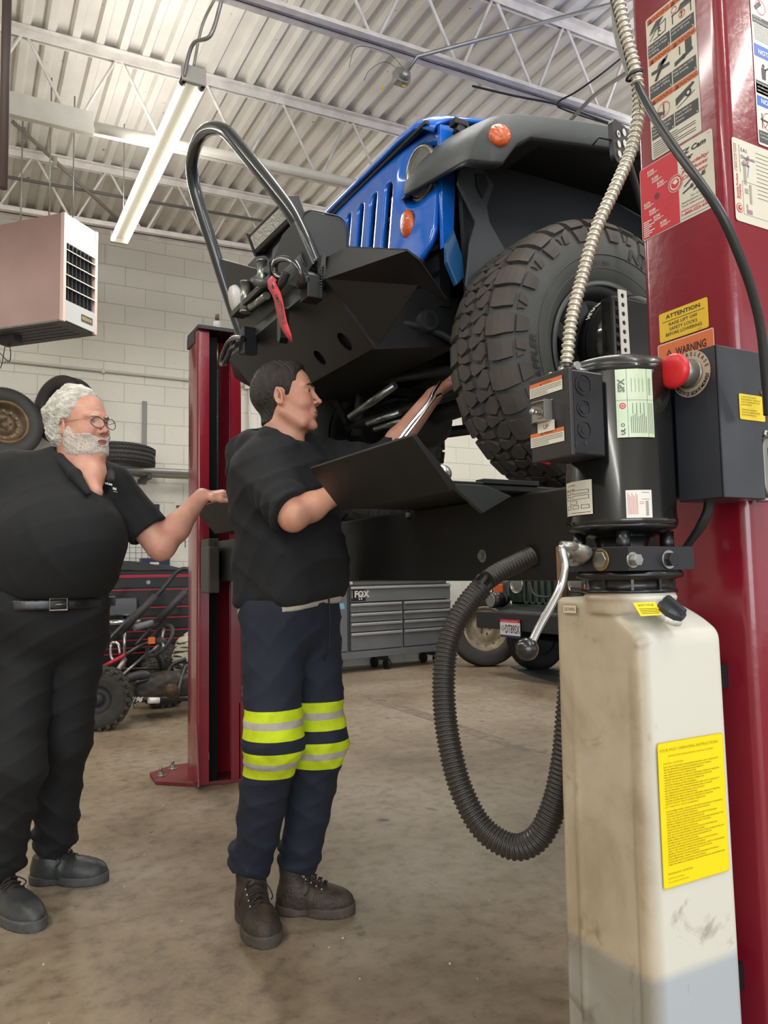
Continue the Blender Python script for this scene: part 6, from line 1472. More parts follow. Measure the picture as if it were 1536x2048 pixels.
# road tyres on the rack
def road_tyre(name, label, R_, r_, w_, M, wheel=None, group='spare tyres on the wall rack', pattern=0, tape=False):
    o = thing(name, label, 'tyre', group=group)
    m_t = mat('road_tyre_rubber', S(58, 55, 54), .6, noise=.2, scale=10); m_s = mat('road_tyre_side', S(46, 45, 45), .5)
    prof = [(r_, -w_*.36), (r_+.02, -w_*.44), ((R_+r_)/2, -w_*.5), (R_-.04, -w_*.48), (R_-.012, -w_*.42)]
    ng = 4; tw = w_*.42
    for g in range(ng):
        c = -tw+2*tw*(g+.5)/ng*1.0; prof += [(R_-.002, c-.006-tw/ng*.55), (R_, c-.006), (R_-.009, c-.004), (R_-.009, c+.004), (R_, c+.006)]
    prof += [(R_-.012, w_*.42), (R_-.04, w_*.48), ((R_+r_)/2, w_*.5), (r_+.02, w_*.44), (r_, w_*.36), (r_, -w_*.36)]
    t = MB(); t.lathe(prof, M, 72); t.build('tyre', m_t, o)
    sp = MB(); n = 64
    for k in range(n):
        a = 2*pi*k/n
        for (y0_, y1_, tw_) in ((-.40, -.12, .05), (.12, .40, -.05)):
            p = [(R_*.9985*cos(a+dd), R_*.9985*sin(a+dd), w_*yy) for dd, yy in ((0, y0_), (.012, y0_), (.012+tw_, y1_), (tw_, y1_))]
            q = [(v[0]*1.003, v[1]*1.003, v[2]) for v in p]
            if pattern:
                sl = .16; pts = [(a+sl*tt*(1 if y0_ < 0 else -1)*-1, w_*(y0_+(y1_-y0_)*tt)) for tt in (0, .5, 1)] if y0_ > 0 else [(a+sl*(1-tt), w_*(y0_+(y1_-y0_)*tt)) for tt in (0, .5, 1)]
                sp.tube([((R_-.0008)*cos(b_), (R_-.0008)*sin(b_), zz) for b_, zz in pts], .0028, 4, M=M)
            else: sp.tube([M @ Vector(p[0]), M @ Vector(p[3])], .0018, 4)
    sp.build('tread_sipes', mat('sipe_black', S(22, 22, 22), .7), o)
    if wheel:
        t = MB(); t.lathe([(r_+.012, w_*.40), (r_-.005, w_*.44), (r_-.02, w_*.38), (r_-.03, w_*.1), (r_-.08, w_*.02), (r_*.55, w_*.05), (r_*.42, w_*.14), (r_*.2, w_*.14), (r_*.18, w_*.05), (0, w_*.05)], M, 48)
        wo = t.build('steel_wheel', wheel, o); t = MB()
        for k in range(12):
            a = k*pi/6; p = Vector(((r_-.065)*cos(a), (r_-.065)*sin(a), w_*.06)); t.cyl(M @ p, M @ (p+Vector((0, 0, .006))), .014, n=12)
        t.build('vent_hole', mat('hole_pale', S(120, 118, 108), .5), wo)
        t = MB()
        for k in range(5):
            a = k*2*pi/5; p = Vector((.055*cos(a), .055*sin(a), w_*.14)); t.cyl(M @ p, M @ (p+Vector((0, 0, .012))), .011, n=6)
        t.build('stud_hole', m_dkg, wo)
    return o
def orient(c, axis):   # lathe z axis -> axis
    return Matrix.Translation(c) @ Vector(axis).normalized().to_track_quat('Z', 'Y').to_matrix().to_4x4()
m_stw = mat('steel_wheel_rust', S(126, 104, 76), .5, metal=.4, noise=.5, scale=9)
road_tyre('road_tyre', 'large tyre on a rusty steel wheel, leftmost on the rack behind the older man', .345, .20, .22, orient((.32, 8.02, 2.57), (.25, -.93, .15)), m_stw)
ty = road_tyre('road_tyre', 'upright tyre with blue tape on its tread, behind the older man head', .335, .20, .21, orient((.86, 8.06, 2.76), (-.80, -.60, .0)))
t = MB(); p = at(153, 788, 8.0); t.box(p, (.09, .02, .05), rot=(.2, 0, -.5)); t.build('masking_tape', mat('tape_blue', S(92, 160, 220), .5), ty)
road_tyre('road_tyre', 'tyre with angled tread lying flat on the rack above the bracket', .335, .21, .215, orient((1.40, 8.07, 2.33), (.03, .02, 1)), pattern=1)
road_tyre('road_tyre', 'tyre lying flat on the rack right of the far red column', .33, .21, .20, orient((2.86, 8.07, 2.325), (-.10, .0, 1)))
road_tyre('road_tyre', 'second tyre lying on top, right of the far red column', .33, .21, .20, orient((2.90, 8.07, 2.57), (-.28, .05, 1)))
# posters, lattice panel
def poster(x0, x1, z0, z1, label, elems, bgm):
    L = Label((x0, WALLY-.004, z0), (1, 0, 0), (0, 0, 1), x1-x0, z1-z0); L.rect(0, 0, L.w, L.h, bgm, 1)
    for e in elems:
        if e[0] == 'r': L.rect(e[1]*L.w, e[2]*L.h, e[3]*L.w, e[4]*L.h, e[5], 2)
        else: L.text(e[1], e[2]*L.w, e[3]*L.h, e[4]*L.h, e[5], k=3, width=e[6]*L.w if len(e) > 6 else None)
    o = L.build('wall_poster'); tag(o, label, 'poster'); return o
pm_d = mat('poster_dark', S(52, 40, 38), .5); pm_b = mat('poster_brick', S(128, 60, 48), .5); pm_t = mat('poster_tan', S(150, 120, 90), .5)
poster(1.62, 1.86, 1.50, 1.89, 'dark poster with red bands on the wall above the red tool chest', [('r', .1, .55, .95, .62, pm_b), ('r', .2, .35, .9, .45, pm_t), ('r', .15, .7, .9, .8, pm_t), ('r', .3, .15, .95, .25, pm_b), ('t', 'RACING', .12, .86, .07, p_white, .7)], pm_d)
poster(2.02, 2.20, 1.62, 1.93, 'small pale blue poster on the wall beside the far red column', [('r', .1, .3, .5, .6, p_blue), ('r', .5, .1, .9, .5, mat('poster_sky', S(120, 190, 224), .5)), ('r', .1, .75, .9, .85, p_grey)], p_white)
wp = thing('wire_grid_panel', 'black wire grid panel in front of a white board, above the red tool chest', 'wire panel', (1.7, 8.33, 1.2))
MB().bx(1.40, 1.98, 8.375, 8.385, 1.18, 1.58).build('white_board', p_white, wp)
t = MB()
for k in range(9): t.bx(1.42+k*.062, 1.424+k*.062, 8.35, 8.354, 1.16, 1.56)
for k in range(7): t.bx(1.40, 1.95, 8.346, 8.350, 1.2+k*.055, 1.204+k*.055)
t.bx(1.36, 1.385, 8.33, 8.36, 1.1, 1.95); t.bx(1.93, 1.955, 8.33, 8.36, 1.1, 1.5)
t.build('wire_grid', m_dkg, wp)
tag(MB().tube(spline([(2.13, 8.36, 1.75), (2.10, 8.34, 1.6), (2.12, 8.33, 1.5), (2.12, 8.33, 1.42)], 6), .004, 6).build('hanging_cord', m_rub), 'short black cord hanging on the wall beside the far red column', 'cord')

# red and black tool chest
tc_ = thing('tool_chest', 'wide black tool chest with red trim lines behind the go kart', 'tool chest', (1.5, 7.8, 0))
m_tb = mat('chest_black', S(20, 20, 22), .35, coat=.3); m_tr = mat('chest_red', S(170, 24, 44), .35, coat=.3)
X0, X1, Y0, Y1 = .35, 2.55, 7.55, 8.15
MB().bx(X0, X1, Y0+.02, Y1, .10, 1.13).build('body', m_tb, tc_, bevel=.004)
MB().bx(X0-.01, X1+.01, Y0-.01, Y1, 1.13, 1.165).build('lid', m_tb, tc_, bevel=.004)
MB().bx(X0+.3, X1-.2, Y0-.014, Y0+.02, 1.118, 1.132).build('lid_trim', m_tr, tc_)
zr = [1.12, 1.00, .83, .73, .61, .53, .46, .41, .27, .14]
for k in range(len(zr)-1):
    dr = MB().bx(X0+.03, X1-.03, Y0, Y0+.03, zr[k+1]+.012, zr[k]-.010).build('drawer', m_tb, tc_, bevel=.002)
    MB().bx(X0+.03, X1-.03, Y0-.012, Y0+.004, zr[k]-.014, zr[k]-.004).build('drawer_pull', m_tr, dr)
MB().cyl((1.57, Y0+.03, 1.06), (1.57, Y0-.012, 1.06), .02, n=18).build('lock', m_steel, tc_)
for x in (X0+.15, X1-.15): MB().cyl((x-.02, 7.7, .05), (x+.02, 7.7, .05), .05, n=16).build('caster', m_rub, tc_); MB().cyl((x-.02, 8.05, .05), (x+.02, 8.05, .05), .05, n=16).build('caster', m_rub, tc_)
# cover sheet heaped on the chest
def sheet_sdf(X, Y, Z):
    d = d_ell(X, Y, Z, (1.42, 7.85, 1.16), (.42, .22, .10)); d = smin(d, d_ell(X, Y, Z, (1.62, 7.80, 1.17), (.36, .2, .05)), .05); d = smin(d, d_ell(X, Y, Z, (1.15, 7.85, 1.2), (.3, .2, .09)), .06)
    d += .008*np.sin(18*X+6*Y)*np.sin(14*Y+9*Z)
    return np.maximum(d, 1.1655-Z)
tag(sdf_obj('cover_sheet', sheet_sdf, (.8, 7.6, 1.15), (2.05, 8.12, 1.32), .012, mat('sheet_black', S(36, 38, 40), .75)), 'crumpled black cover sheet heaped on the tool chest top', 'cover')
bx_ = thing('small_box', 'small dark blue box with white print behind the black cover sheet', 'box', (1.75, 8.1, 1.17)); MB().bx(1.60, 1.88, 8.0, 8.12, 1.166, 1.30).build('carton', mat('box_navy', S(30, 40, 70), .4), bx_); L = Label((1.62, 8.0, 1.2), (1, 0, 0), (0, 0, 1), .15, .06); L.rect(0, 0, .12, .03, p_white, 1); L.rect(.06, .035, .15, .06, p_cream, 1); L.build('print', bx_)

# grey drawer cabinet
gc = thing('drawer_cabinet', 'long grey steel drawer cabinet with bright handles under the cross beam', 'tool cabinet', (4.3, 7.9, 0))
A_, B_ = Vector((2.75, 7.66, 0)), Vector((5.27, 7.98, 0)); cu = (B_-A_).normalized(); cv = Vector((-cu.y, cu.x, 0)); CL = (B_-A_).length
Mc = Matrix(((cu.x, cv.x, 0, A_.x), (cu.y, cv.y, 0, A_.y), (0, 0, 1, 0), (0, 0, 0, 1)))
m_cab = mat('cabinet_grey', S(128, 131, 134), .4, metal=.35, noise=.12, scale=3, rvar=.05); m_cabd = mat('cabinet_gap', S(46, 46, 48), .5); m_hand = mat('handle_bright', S(214, 214, 212), .3, metal=.7)
MB().bx(0, CL, .03, .40, .22, 1.03, M=Mc).build('body', m_cab, gc, bevel=.004)
MB().bx(0, CL, 0, .40, .16, .235, M=Mc).build('base_rail', m_cab, gc, bevel=.003)
MB().bx(0, CL-.02, .01, .06, .985, 1.03, M=Mc).build('top_rail', m_cab, gc)
MB().bx(-.02, CL+.02, -.02, .40, 1.03, 1.06, M=Mc).build('worktop', mat('worktop_wood', S(190, 164, 124), .5), gc, bevel=.004)
def u_of(px, py): 
    d = ray(px, py); n = cv; t_ = (A_-CAMO).dot(n)/d.dot(n); p = CAMO+d*t_; return (p-A_).dot(cu), p.z
ua, _ = u_of(702, 1230); ub, _ = u_of(803, 1230); uc, _ = u_of(809, 1230); ud, _ = u_of(902, 1230)
def drawer(u0, u1, z0, z1, handle=True):
    d_ = MB().bx(u0, u1, .005, .035, z0, z1, M=Mc).build('drawer', m_cab, gc, bevel=.002)
    if handle: MB().bx(u0, u1, -.016, .006, z1-.032, z1-.006, M=Mc).build('drawer_handle', m_hand, d_, bevel=.004)
    MB().bx(u0-.006, u1+.006, .024, .0295, z0-.006, z1+.006, M=Mc).build('shadow_gap', m_cabd, d_)
drawer(ua, ud, .79, .965)
zz = [.775, .665, .555, .445]
for (u0, u1) in ((ua, ub), (uc, ud)):
    for k in range(3): drawer(u0, u1, zz[k+1]+.01, zz[k]-.0)
    drawer(u0, u1, .25, .445)
dr = MB().bx(.9, ua-.045, .005, .035, .25, .965, M=Mc).build('door', m_cab, gc, bevel=.002); MB().bx(.9, ua-.05, -.016, .006, .93, .955, M=Mc).build('door_handle', m_hand, dr, bevel=.004)
MB().bx(ua-.045, ua-.036, .0, .031, .25, .97, M=Mc).build('door_gap', m_cabd, dr)
drawer(.05, .85, .25, .6); drawer(.05, .85, .62, .965)
def cab_label(u0, z0, w_, h_): return Label(Mc @ Vector((u0, .004, z0)), cu, (0, 0, 1), w_, h_)
L = cab_label(ua+.005, .80, .20, .15); L.rect(0, 0, L.w, L.h, p_black, 1); L.text('FOX', L.w*.25, L.h*.3, L.h*.45, p_white, k=2, bold=.05); L.rect(.012, .03, .018, .12, p_white, 2); L.text('Ω', L.w*.5, L.h*.1, L.h*.4, p_white, k=3); L.build('shock_sticker', gc)
L = cab_label(ua-.34, .70, .26, .16); L.text('LAST', .02, .10, .048, p_black, k=2, bold=.03, shear=.3); L.poly([(.0, .02), (.26, .02), (.25, .08), (.2, .085), (.12, .09), (.01, .085)], mat('sticker_sky', S(120, 186, 214), .4), 1); L.text('Friendly', .02, .035, .04, p_white, k=3, shear=.3); L.build('blue_sticker', gc)
L = cab_label(ua-.28, .985, .30, .04); L.lift = .012; L.rect(.02, .004, .30, .036, p_white, 1); L.text('LAKEVISION', .03, .010, .022, p_grey, k=2, width=.25); L.build('rail_sticker', gc)
L = cab_label(ud-.22, 1.0, .2, .03); L.lift = .012; L.text('Craftsman', 0, .0, .022, p_white, k=2, shear=.4); L.build('rail_script', gc)
for u in (.15, .95, CL-.9, CL-.15):
    for v in (.07, .33): c = Mc @ Vector((u, v, .06)); MB().cyl(c-cu*.02, c+cu*.02, .06, n=18).build('caster', m_rub, gc)
    c = Mc @ Vector((u, .2, .13)); MB().box(c, (.05, .3, .06)).build('caster_plate', m_blk, gc)
# white hose coil / panel right of the cabinet
tag(MB().bx(5.42, 5.70, 8.30, 8.39, .62, 1.08).build('wall_panel', p_white, bevel=.01), 'white panel fixed to the wall right of the grey cabinet', 'panel')

# ================================================================== STOOL, MOTORCYCLE
st = thing('stool', 'black padded shop stool with chrome tray and post, behind the older man', 'stool', onz(236, 1440, 0))
c = at(243, 1213, 7.1)
t = MB(); t.prism(rrect(.30, .17, .04, 5, 0, 0), -.03, .03, 'y', M=Matrix.Translation((c.x, c.y, c.z)) @ Euler((0, 0, -.3)).to_matrix().to_4x4()); t.build('backrest', m_blk, st, bevel=.015)
t = MB(); t.cyl((c.x+.03, c.y, c.z-.6), (c.x+.03, c.y, c.z-.08), .016, n=12); t.build('post', m_chrome, st)
c2 = at(238, 1247, 7.0); t = MB(); t.lathe([(0, .0), (.2, .0), (.215, .02), (.2, .04), (0, .04)], Matrix.Translation(c2), 32); t.build('seat', m_chrome, st)
t = MB()
for k in range(5): a = k*2*pi/5+.3; t.tube([(c.x+.03, c.y, c.z-.58), (c.x+.03+.25*cos(a), c.y+.25*sin(a), .06)], .016, 8); t.ball((c.x+.03+.25*cos(a), c.y+.25*sin(a), .04), .04, 10)
t.build('star_base', m_blk, st)
mc = thing('motorcycle', 'dark motorcycle mostly hidden between the far red column and the younger man', 'motorcycle', onz(488, 1432, 0))
c = at(487, 1385, 6.15); cw = Vector((c.x, c.y, .22)); Mw = orient(cw, (.7, -.7, 0))
t = MB(); t.lathe([(.14, -.05), (.20, -.06), (.225, -.03), (.228, 0), (.225, .03), (.20, .06), (.14, .05), (.14, -.05)], Mw, 40); t.build('tyre', m_rub, mc)
t = MB()
for k in range(8): a = k*pi/4; t.cyl(Mw @ Vector((.0, 0, 0)), Mw @ Vector((.15*cos(a), .15*sin(a), 0)), .006, n=6)
t.cyl(Mw @ Vector((0, 0, -.05)), Mw @ Vector((0, 0, .05)), .03, n=14); t.build('wheel', m_alu, mc)
d_ = Vector((.7, .7, 0)); t = MB(); t.tube([cw, cw+d_*.3+Vector((0, 0, .25)), cw+d_*.35+Vector((0, 0, .62))], .03, 10); t.ball(cw+d_*.2+Vector((0, 0, .35)), .13, 14, sc=(1, 1, .8)); t.build('engine_frame', m_dkg, mc)
t = MB(); t.prism(rrect(.18, .30, .05, 4, 0, 0), -.04, .04, 'y', M=Matrix.Translation(at(489, 1222, 6.2)) @ Euler((0, 0, -.5)).to_matrix().to_4x4()); t.build('fairing', p_white, mc, bevel=.01)
L = Label(at(482, 1228, 6.14), RGT, (0, 0, 1), .1, .1); L.disc(.045, .05, .03, p_red, 1); L.disc(.05, .02, .025, p_grey, 2); L.text('EA', -.0, .11, .035, p_black, k=3, bold=.03); L.build('fairing_graphic', mc)

# ================================================================== GO KART
gk = thing('go_kart', 'black tube frame go kart with knobbly tyres parked behind the older man', 'go kart', (1.2, 6.2, 0))
m_kf = mat('kart_frame_black', S(34, 34, 36), .35, coat=.2); m_foam = mat('foam_grip', S(44, 44, 46), .6); m_fg = mat('foam_grey', S(110, 116, 118), .5); m_atv = mat('atv_tyre', S(62, 58, 52), .75, noise=.35, scale=14)
def K(px, py, Z): return at(px, py, Z)
def ktyre(c, axis, R_, w_, nm='tyre', hub=True):
    M_ = orient(c, axis); t = MB(); t.lathe([(R_*.45, -w_*.42), (R_*.75, -w_*.52), (R_*.92, -w_*.46), (R_, -w_*.25), (R_*1.01, 0), (R_, w_*.25), (R_*.92, w_*.46), (R_*.75, w_*.52), (R_*.45, w_*.42)], M_, 40)
    for k in range(22):
        for s_ in (-1, 1):
            a = 2*pi*(k+.25*(s_+1))/22; t.box((R_*1.0*cos(a), R_*1.0*sin(a), s_*w_*.25), (.02, R_*.18, w_*.3), rot=(0, 0, a), M=M_); t.box((R_*.93*cos(a+.1), R_*.93*sin(a+.1), s_*w_*.44), (.03, R_*.12, w_*.16), rot=(0, 0, a+.1), M=M_)
    o = t.build(nm, m_atv, gk, bevel=.004)
    t = MB(); t.lathe([(R_*.46, w_*.36), (R_*.40, w_*.2), (R_*.18, w_*.22), (R_*.16, w_*.42), (0, w_*.44)], M_, 28); t.lathe([(R_*.46, -w_*.36), (R_*.40, -w_*.2), (R_*.18, -w_*.22), (0, -w_*.34)], M_, 28); t.build('wheel_hub', m_dkg, o)
c = K(197, 1400, 5.75); ktyre((c.x, c.y, .225), (-.25, -.95, .0), .225, .20)
c = K(328, 1372, 6.7); ktyre((c.x, c.y, .21), (.1, -1, 0), .21, .18)
c = K(334, 1345, 7.25); ktyre((c.x, c.y, .25), (.1, -1, 0), .22, .16)
def bar(pts, r=.016, nm='frame_tube', m=None): return MB().tube(spline([K(*p) for p in pts], 4) if len(pts) > 2 else [K(*p) for p in pts], r, 10).build(nm, m or m_kf, gk)
bar([(240, 1400, 5.9), (360, 1397, 6.2), (460, 1396, 6.5)], .022)
bar([(205, 1292, 5.9), (262, 1235, 6.1), (315, 1190, 6.2), (355, 1143, 6.3), (378, 1138, 6.3)], .018)
bar([(242, 1263, 6.05), (312, 1192, 6.2)], .030, 'foam_sleeve', m_foam)
bar([(316, 1242, 6.2), (372, 1183, 6.3)], .030, 'foam_sleeve', m_foam)
bar([(268, 1255, 6.1), (305, 1246, 6.2)], .028, 'foam_sleeve', m_fg)
bar([(272, 1290, 6.1), (300, 1258, 6.2), (325, 1240, 6.25), (380, 1172, 6.35)], .014)
bar([(208, 1333, 5.9), (250, 1310, 6.0)], .016, 'red_tube', mat('kart_red', S(176, 26, 40), .4)); bar([(250, 1310, 6.0), (285, 1290, 6.1), (305, 1285, 6.2)], .015)
bar([(236, 1340, 5.9), (250, 1318, 6.0)], .019, 'silver_sleeve', m_alu); bar([(230, 1368, 5.9), (235, 1345, 5.9)], .02)
bar([(305, 1300, 6.2), (320, 1322, 6.25), (322, 1345, 6.3)], .017); bar([(235, 1358, 5.9), (297, 1305, 6.2)], .011, 'steering_shaft', m_alu)
bar([(225, 1338, 6.1), (330, 1337, 6.4)], .010); bar([(270, 1365, 6.0), (330, 1352, 6.2), (372, 1340, 6.3)], .016); bar([(335, 1348, 6.3), (345, 1330, 6.35), (372, 1318, 6.4)], .018)
bar([(352, 1395, 6.1), (362, 1360, 6.2), (372, 1330, 6.3)], .022)
bar([(252, 1358, 6.0), (280, 1350, 6.05), (295, 1352, 6.1)], .035, 'axle_housing', m_dkg); bar([(210, 1359, 5.8), (235, 1358, 5.9)], .016, 'front_axle', m_chrome)
t = MB(); t.tube(spline([K(*p) for p in ((222, 1290, 6.3), (226, 1285, 6.3), (236, 1288, 6.3), (240, 1308, 6.3))], 5), .012, 8); t.tube(spline([K(*p) for p in ((222, 1290, 6.3), (222, 1312, 6.3), (228, 1322, 6.3))], 5), .012, 8); t.build('nerf_bar', m_chrome, gk)
# steering wheel
c = K(320, 1281, 6.15); ax = (RGT*-.55-FWD*.62+Vector((0, 0, .55))).normalized(); Ms = orient(c, ax)
t = MB(); t.tube([Ms @ Vector((.135*cos(a), .135*sin(a), 0)) for a in [2*pi*k/32 for k in range(32)]], .016, 10, closed=True); swo = t.build('steering_wheel', m_foam, gk)
for a in (pi/2+.4, -.5, pi+1.2): MB().tube([Ms @ Vector((0, 0, -.02)), Ms @ Vector((.13*cos(a), .13*sin(a), 0))], .012, 8).build('spoke', m_alu, swo)
MB().tube([Ms @ Vector((0, 0, -.05)), Ms @ Vector((0, 0, .015))], .03, 14).build('hub', m_dkg, swo)
def seat_sdf(X, Y, Z):
    c = K(385, 1318, 6.6); d = d_ell(X, Y, Z, c, (.17, .15, .24)); return d+.006*np.sin(40*Z+20*X)
c = K(388, 1318, 6.6); sdf_obj('printed_seat', seat_sdf, (c.x-.25, c.y-.25, c.z-.3), (c.x+.25, c.y+.25, c.z+.3), .02, mat('seat_print', S(190, 186, 160), .6, col2=S(30, 34, 40), scale=7, stretch=(1, 1, 8), ramp=(.46, .5)), gk)
def eng_sdf(X, Y, Z):
    c = K(318, 1372, 6.25); d = d_box(X, Y, Z, c, (.22, .14, .09), .04); d = smin(d, d_ell(X, Y, Z, c+Vector((.05, -.05, .03)), (.2, .1, .09)), .05); return d+.006*np.sin(90*Z)*np.cos(50*X)
c = K(318, 1372, 6.25); sdf_obj('engine', eng_sdf, (c.x-.3, c.y-.25, c.z-.16), (c.x+.32, c.y+.2, c.z+.18), .014, mat('engine_dirty', S(66, 58, 48), .6, noise=.5, scale=12), gk)
c = K(343, 1382, 6.05); Msp = orient(c, -FWD+RGT*.3)
t = MB(); t.lathe([(0, -.004), (.055, -.004), (.055, .004), (0, .004)], Msp, 24)
for k in range(20): a = 2*pi*k/20; t.box((.058*cos(a), .058*sin(a), 0), (.012, .008, .006), rot=(0, 0, a), M=Msp)
t.build('sprocket', m_rust, gk)
L = Label(K(246, 1404, 5.87), RGT, (0, 0, 1), .3, .05); L.text('KT196', .0, .0, .035, p_white, bold=.04, shear=.5); L.build('frame_lettering', gk)
bar([(297, 1401, 5.98), (318, 1401, 6.03)], .0235, 'white_tag', p_white); bar([(268, 1402, 6.0), (270, 1418, 6.0)], .012, 'foot_peg', m_steel)
t = MB(); q = K(303, 1281, 6.1); t.box(q, (.05, .03, .05)); t.build('warning_tag', p_orange, gk)

# ================================================================== GREEN VEHICLE IN THE NEXT BAY
gj = thing('off_road_vehicle', 'dark green off-road vehicle with number plate, beyond the hose', 'vehicle', (5.6, 6.15, 0))
m_gr = mat('vehicle_dark_green', S(44, 56, 48), .28, coat=.5); GY = 6.15
def gxp(px, py, x): return onx(px, py, x)
t = MB(); t.bx(4.95, 5.10, 5.25, 6.96, .50, .68); t.prism([(4.97, .68), (5.3, .68), (5.3, .72), (5.0, .70)], 5.25, 6.6, 'y'); t.build('front_bumper', mat('bumper_satin', S(44, 46, 48), .5), gj, bevel=.012)
L = Label((4.949, 6.25, .60), (0, -1, 0), (0, 0, 1), .3, .06); L.text('Jeep', .0, .0, .05, m_dkg, bold=.04, shear=.3); L.build('bumper_lettering', gj)
a, b_ = onx(1001, 1273, 4.93), onx(1040, 1240, 4.93)
L = Label((4.93, a.y, a.z), (0, -1, 0), (0, 0, 1), abs(a.y-b_.y), abs(b_.z-a.z)); w, h = L.w, L.h
L.rect(0, 0, w, h, p_white, 1, .008); L.rect(0, h*.82, w, h, p_red, 2); L.text('Birthplace of Aviation', w*.1, h*.86, h*.07, p_white, k=3, width=w*.8); L.rect(0, 0, w, h*.12, p_navy, 2); L.text('DT89SX', w*.27, h*.24, h*.44, p_navy, k=3, bold=.02, width=w*.7); L.disc(w*.14, h*.48, h*.16, mat('plate_emblem', S(110, 118, 170), .5), 2, 12, h*.11); L.text('OHIO', w*.06, h*.42, h*.1, p_navy, k=3)
L.build('number_plate', gj); MB().bx(4.932, 4.955, a.y-w, a.y, a.z, a.z+h).build('plate_bracket', m_blk, gj)
t = MB(); y = 6.72; t.cyl((4.98, y, .80), (5.12, y, .80), .085, n=28); t.cyl((5.12, y, .80), (5.20, y, .80), .085, .05, n=28); t.build('fog_lamp', m_blk, gj)
MB().cyl((4.97, y, .80), (4.985, y, .80), .075, n=28).build('fog_lens', mat('headlight_chrome', S(170, 168, 160), .22), gj)
# grille panel with seven slots
t = MB(); yc = GY
t.bx(5.25, 5.28, GY-.56, GY-.37, .75, 1.22); t.bx(5.25, 5.28, GY+.37, GY+.56, .75, 1.22); t.bx(5.25, 5.28, GY-.56, GY+.56, 1.16, 1.24); t.bx(5.25, 5.28, GY-.56, GY+.56, .70, .78)
for k in range(-4, 4): t.bx(5.25, 5.28, GY+(k+.5)*.104-.026, GY+(k+.5)*.104+.026, .75, 1.2)
t.build('grille', m_gr, gj, bevel=.006)
MB().bx(5.30, 5.32, GY-.4, GY+.4, .72, 1.2).build('radiator', m_blk, gj)
for s_ in (-1, 1):
    yl = GY+s_*.455; Mh = Matrix.Translation((5.245, yl, .97)) @ Euler((0, -pi/2, 0)).to_matrix().to_4x4()
    t = MB(); t.lathe([(.105, -.01), (.11, .012), (.098, .018), (.09, .01)], Mh, 36); t.lathe([(.09, .01), (.06, -.02), (0, -.03)], Mh, 36, 1); t.build('headlight', [m_chrome, MATS['headlight_chrome']], gj)
    t = MB(); t.lathe([(.09, .012), (.05, .022), (0, .025)], Mh, 28); t.build('headlight_glass', MATS['headlight_glass'], gj)
    # front wing with side light
    t = MB(); y0, y1 = sorted((GY+s_*.56, GY+s_*.86)); t.prism([(5.20, .80), (5.20, 1.0), (5.30, 1.06), (5.95, 1.08), (6.2, .85), (6.1, .82), (5.9, .98), (5.35, .97), (5.28, .78)], y0, y1, 'y'); t.build('front_wing', m_gr, gj, bevel=.02)
    MB().bx(5.17, 5.21, GY+s_*.71-.075, GY+s_*.71+.075, .86, .97).build('turn_signal', MATS['amber_lens'], gj, bevel=.012)
    yy = GY+s_*.70; Mw = orient((5.70, yy, .37), (0, -s_*-1, 0) if s_ > 0 else (0, -1, 0))
    t = MB(); t.lathe([(.20, -.09), (.30, -.115), (.35, -.10), (.368, -.07), (.37, -.03), (.362, -.028), (.362, -.02), (.37, -.018), (.37, .02), (.362, .022), (.362, .03), (.37, .032), (.368, .07), (.35, .10), (.30, .115), (.20, .09), (.20, -.09)], Mw, 56); wo = t.build('wheel', m_rub, gj)
    t = MB(); t.lathe([(.205, .08), (.19, .05), (.12, .04), (.05, .06), (0, .06)], Mw, 32); t.lathe([(.205, -.08), (.19, -.05), (0, -.03)], Mw, 32); t.build('wheel_disc', m_dkg, wo)
t = MB(); t.prism([(5.28, 1.20), (5.30, 1.25), (6.6, 1.32), (6.6, .62), (5.9, .62), (5.5, .72), (5.28, .72)], GY-.55, GY+.55, 'y'); t.build('bonnet', m_gr, gj, bevel=.02)
t = MB(); t.prism([(6.6, .55), (6.6, 1.32), (6.9, 1.80), (8.7, 1.80), (8.8, .55)], GY-.70, GY+.70, 'y'); t.build('cab', m_gr, gj, bevel=.04)
t = MB(); t.bx(5.12, 8.7, GY-.42, GY-.34, .45, .56); t.bx(5.12, 8.7, GY+.34, GY+.42, .45, .56); t.cyl((5.70, GY-.62, .37), (5.70, GY+.62, .37), .04, n=14); t.build('chassis', m_blk, gj)
for s_ in (-1, 1):
    Mw = orient((8.1, GY+s_*.70, .37), (0, -1, 0)); t = MB(); t.lathe([(.20, -.1), (.36, -.1), (.37, 0), (.36, .1), (.20, .1), (.2, -.1)], Mw, 40); t.lathe([(0, 0), (.2, 0)], Mw, 24); t.build('wheel', m_rub, gj)
t = MB(); t.tube(spline([onx(p[0], p[1], 5.1) for p in ((1060, 1166), (1066, 1185), (1078, 1193), (1100, 1194))], 6), .012, 8); t.build('tow_cable', m_dkg, gj)
for (y, z) in ((6.28, 1.06), (6.0, 1.08)): MB().ball((5.235, y, z), .03, 12, sc=(.4, .6, 1)).build('hood_catch', m_tr, gj)
# rubber mat scraps / oil absorbent under the front wheel
def floor_scrap(pts, nm, m, label, cat, h=.012):
    t = MB(); t.prism([(p.x, p.y) for p in (onz(a, b_, 0) for a, b_ in pts)], .0, h, 'z'); tag(t.build(nm, m), label, cat)
floor_scrap([(1021, 1334), (1050, 1330), (1130, 1345), (1180, 1362), (1180, 1385), (1150, 1376), (1120, 1368), (1095, 1362), (1060, 1352)], 'floor_mat', mat('mat_grey', S(78, 84, 84), .6, noise=.4, scale=12, bump=.5, bscale=30), 'torn grey rubber mat on the floor under the green vehicle front wheel', 'mat')
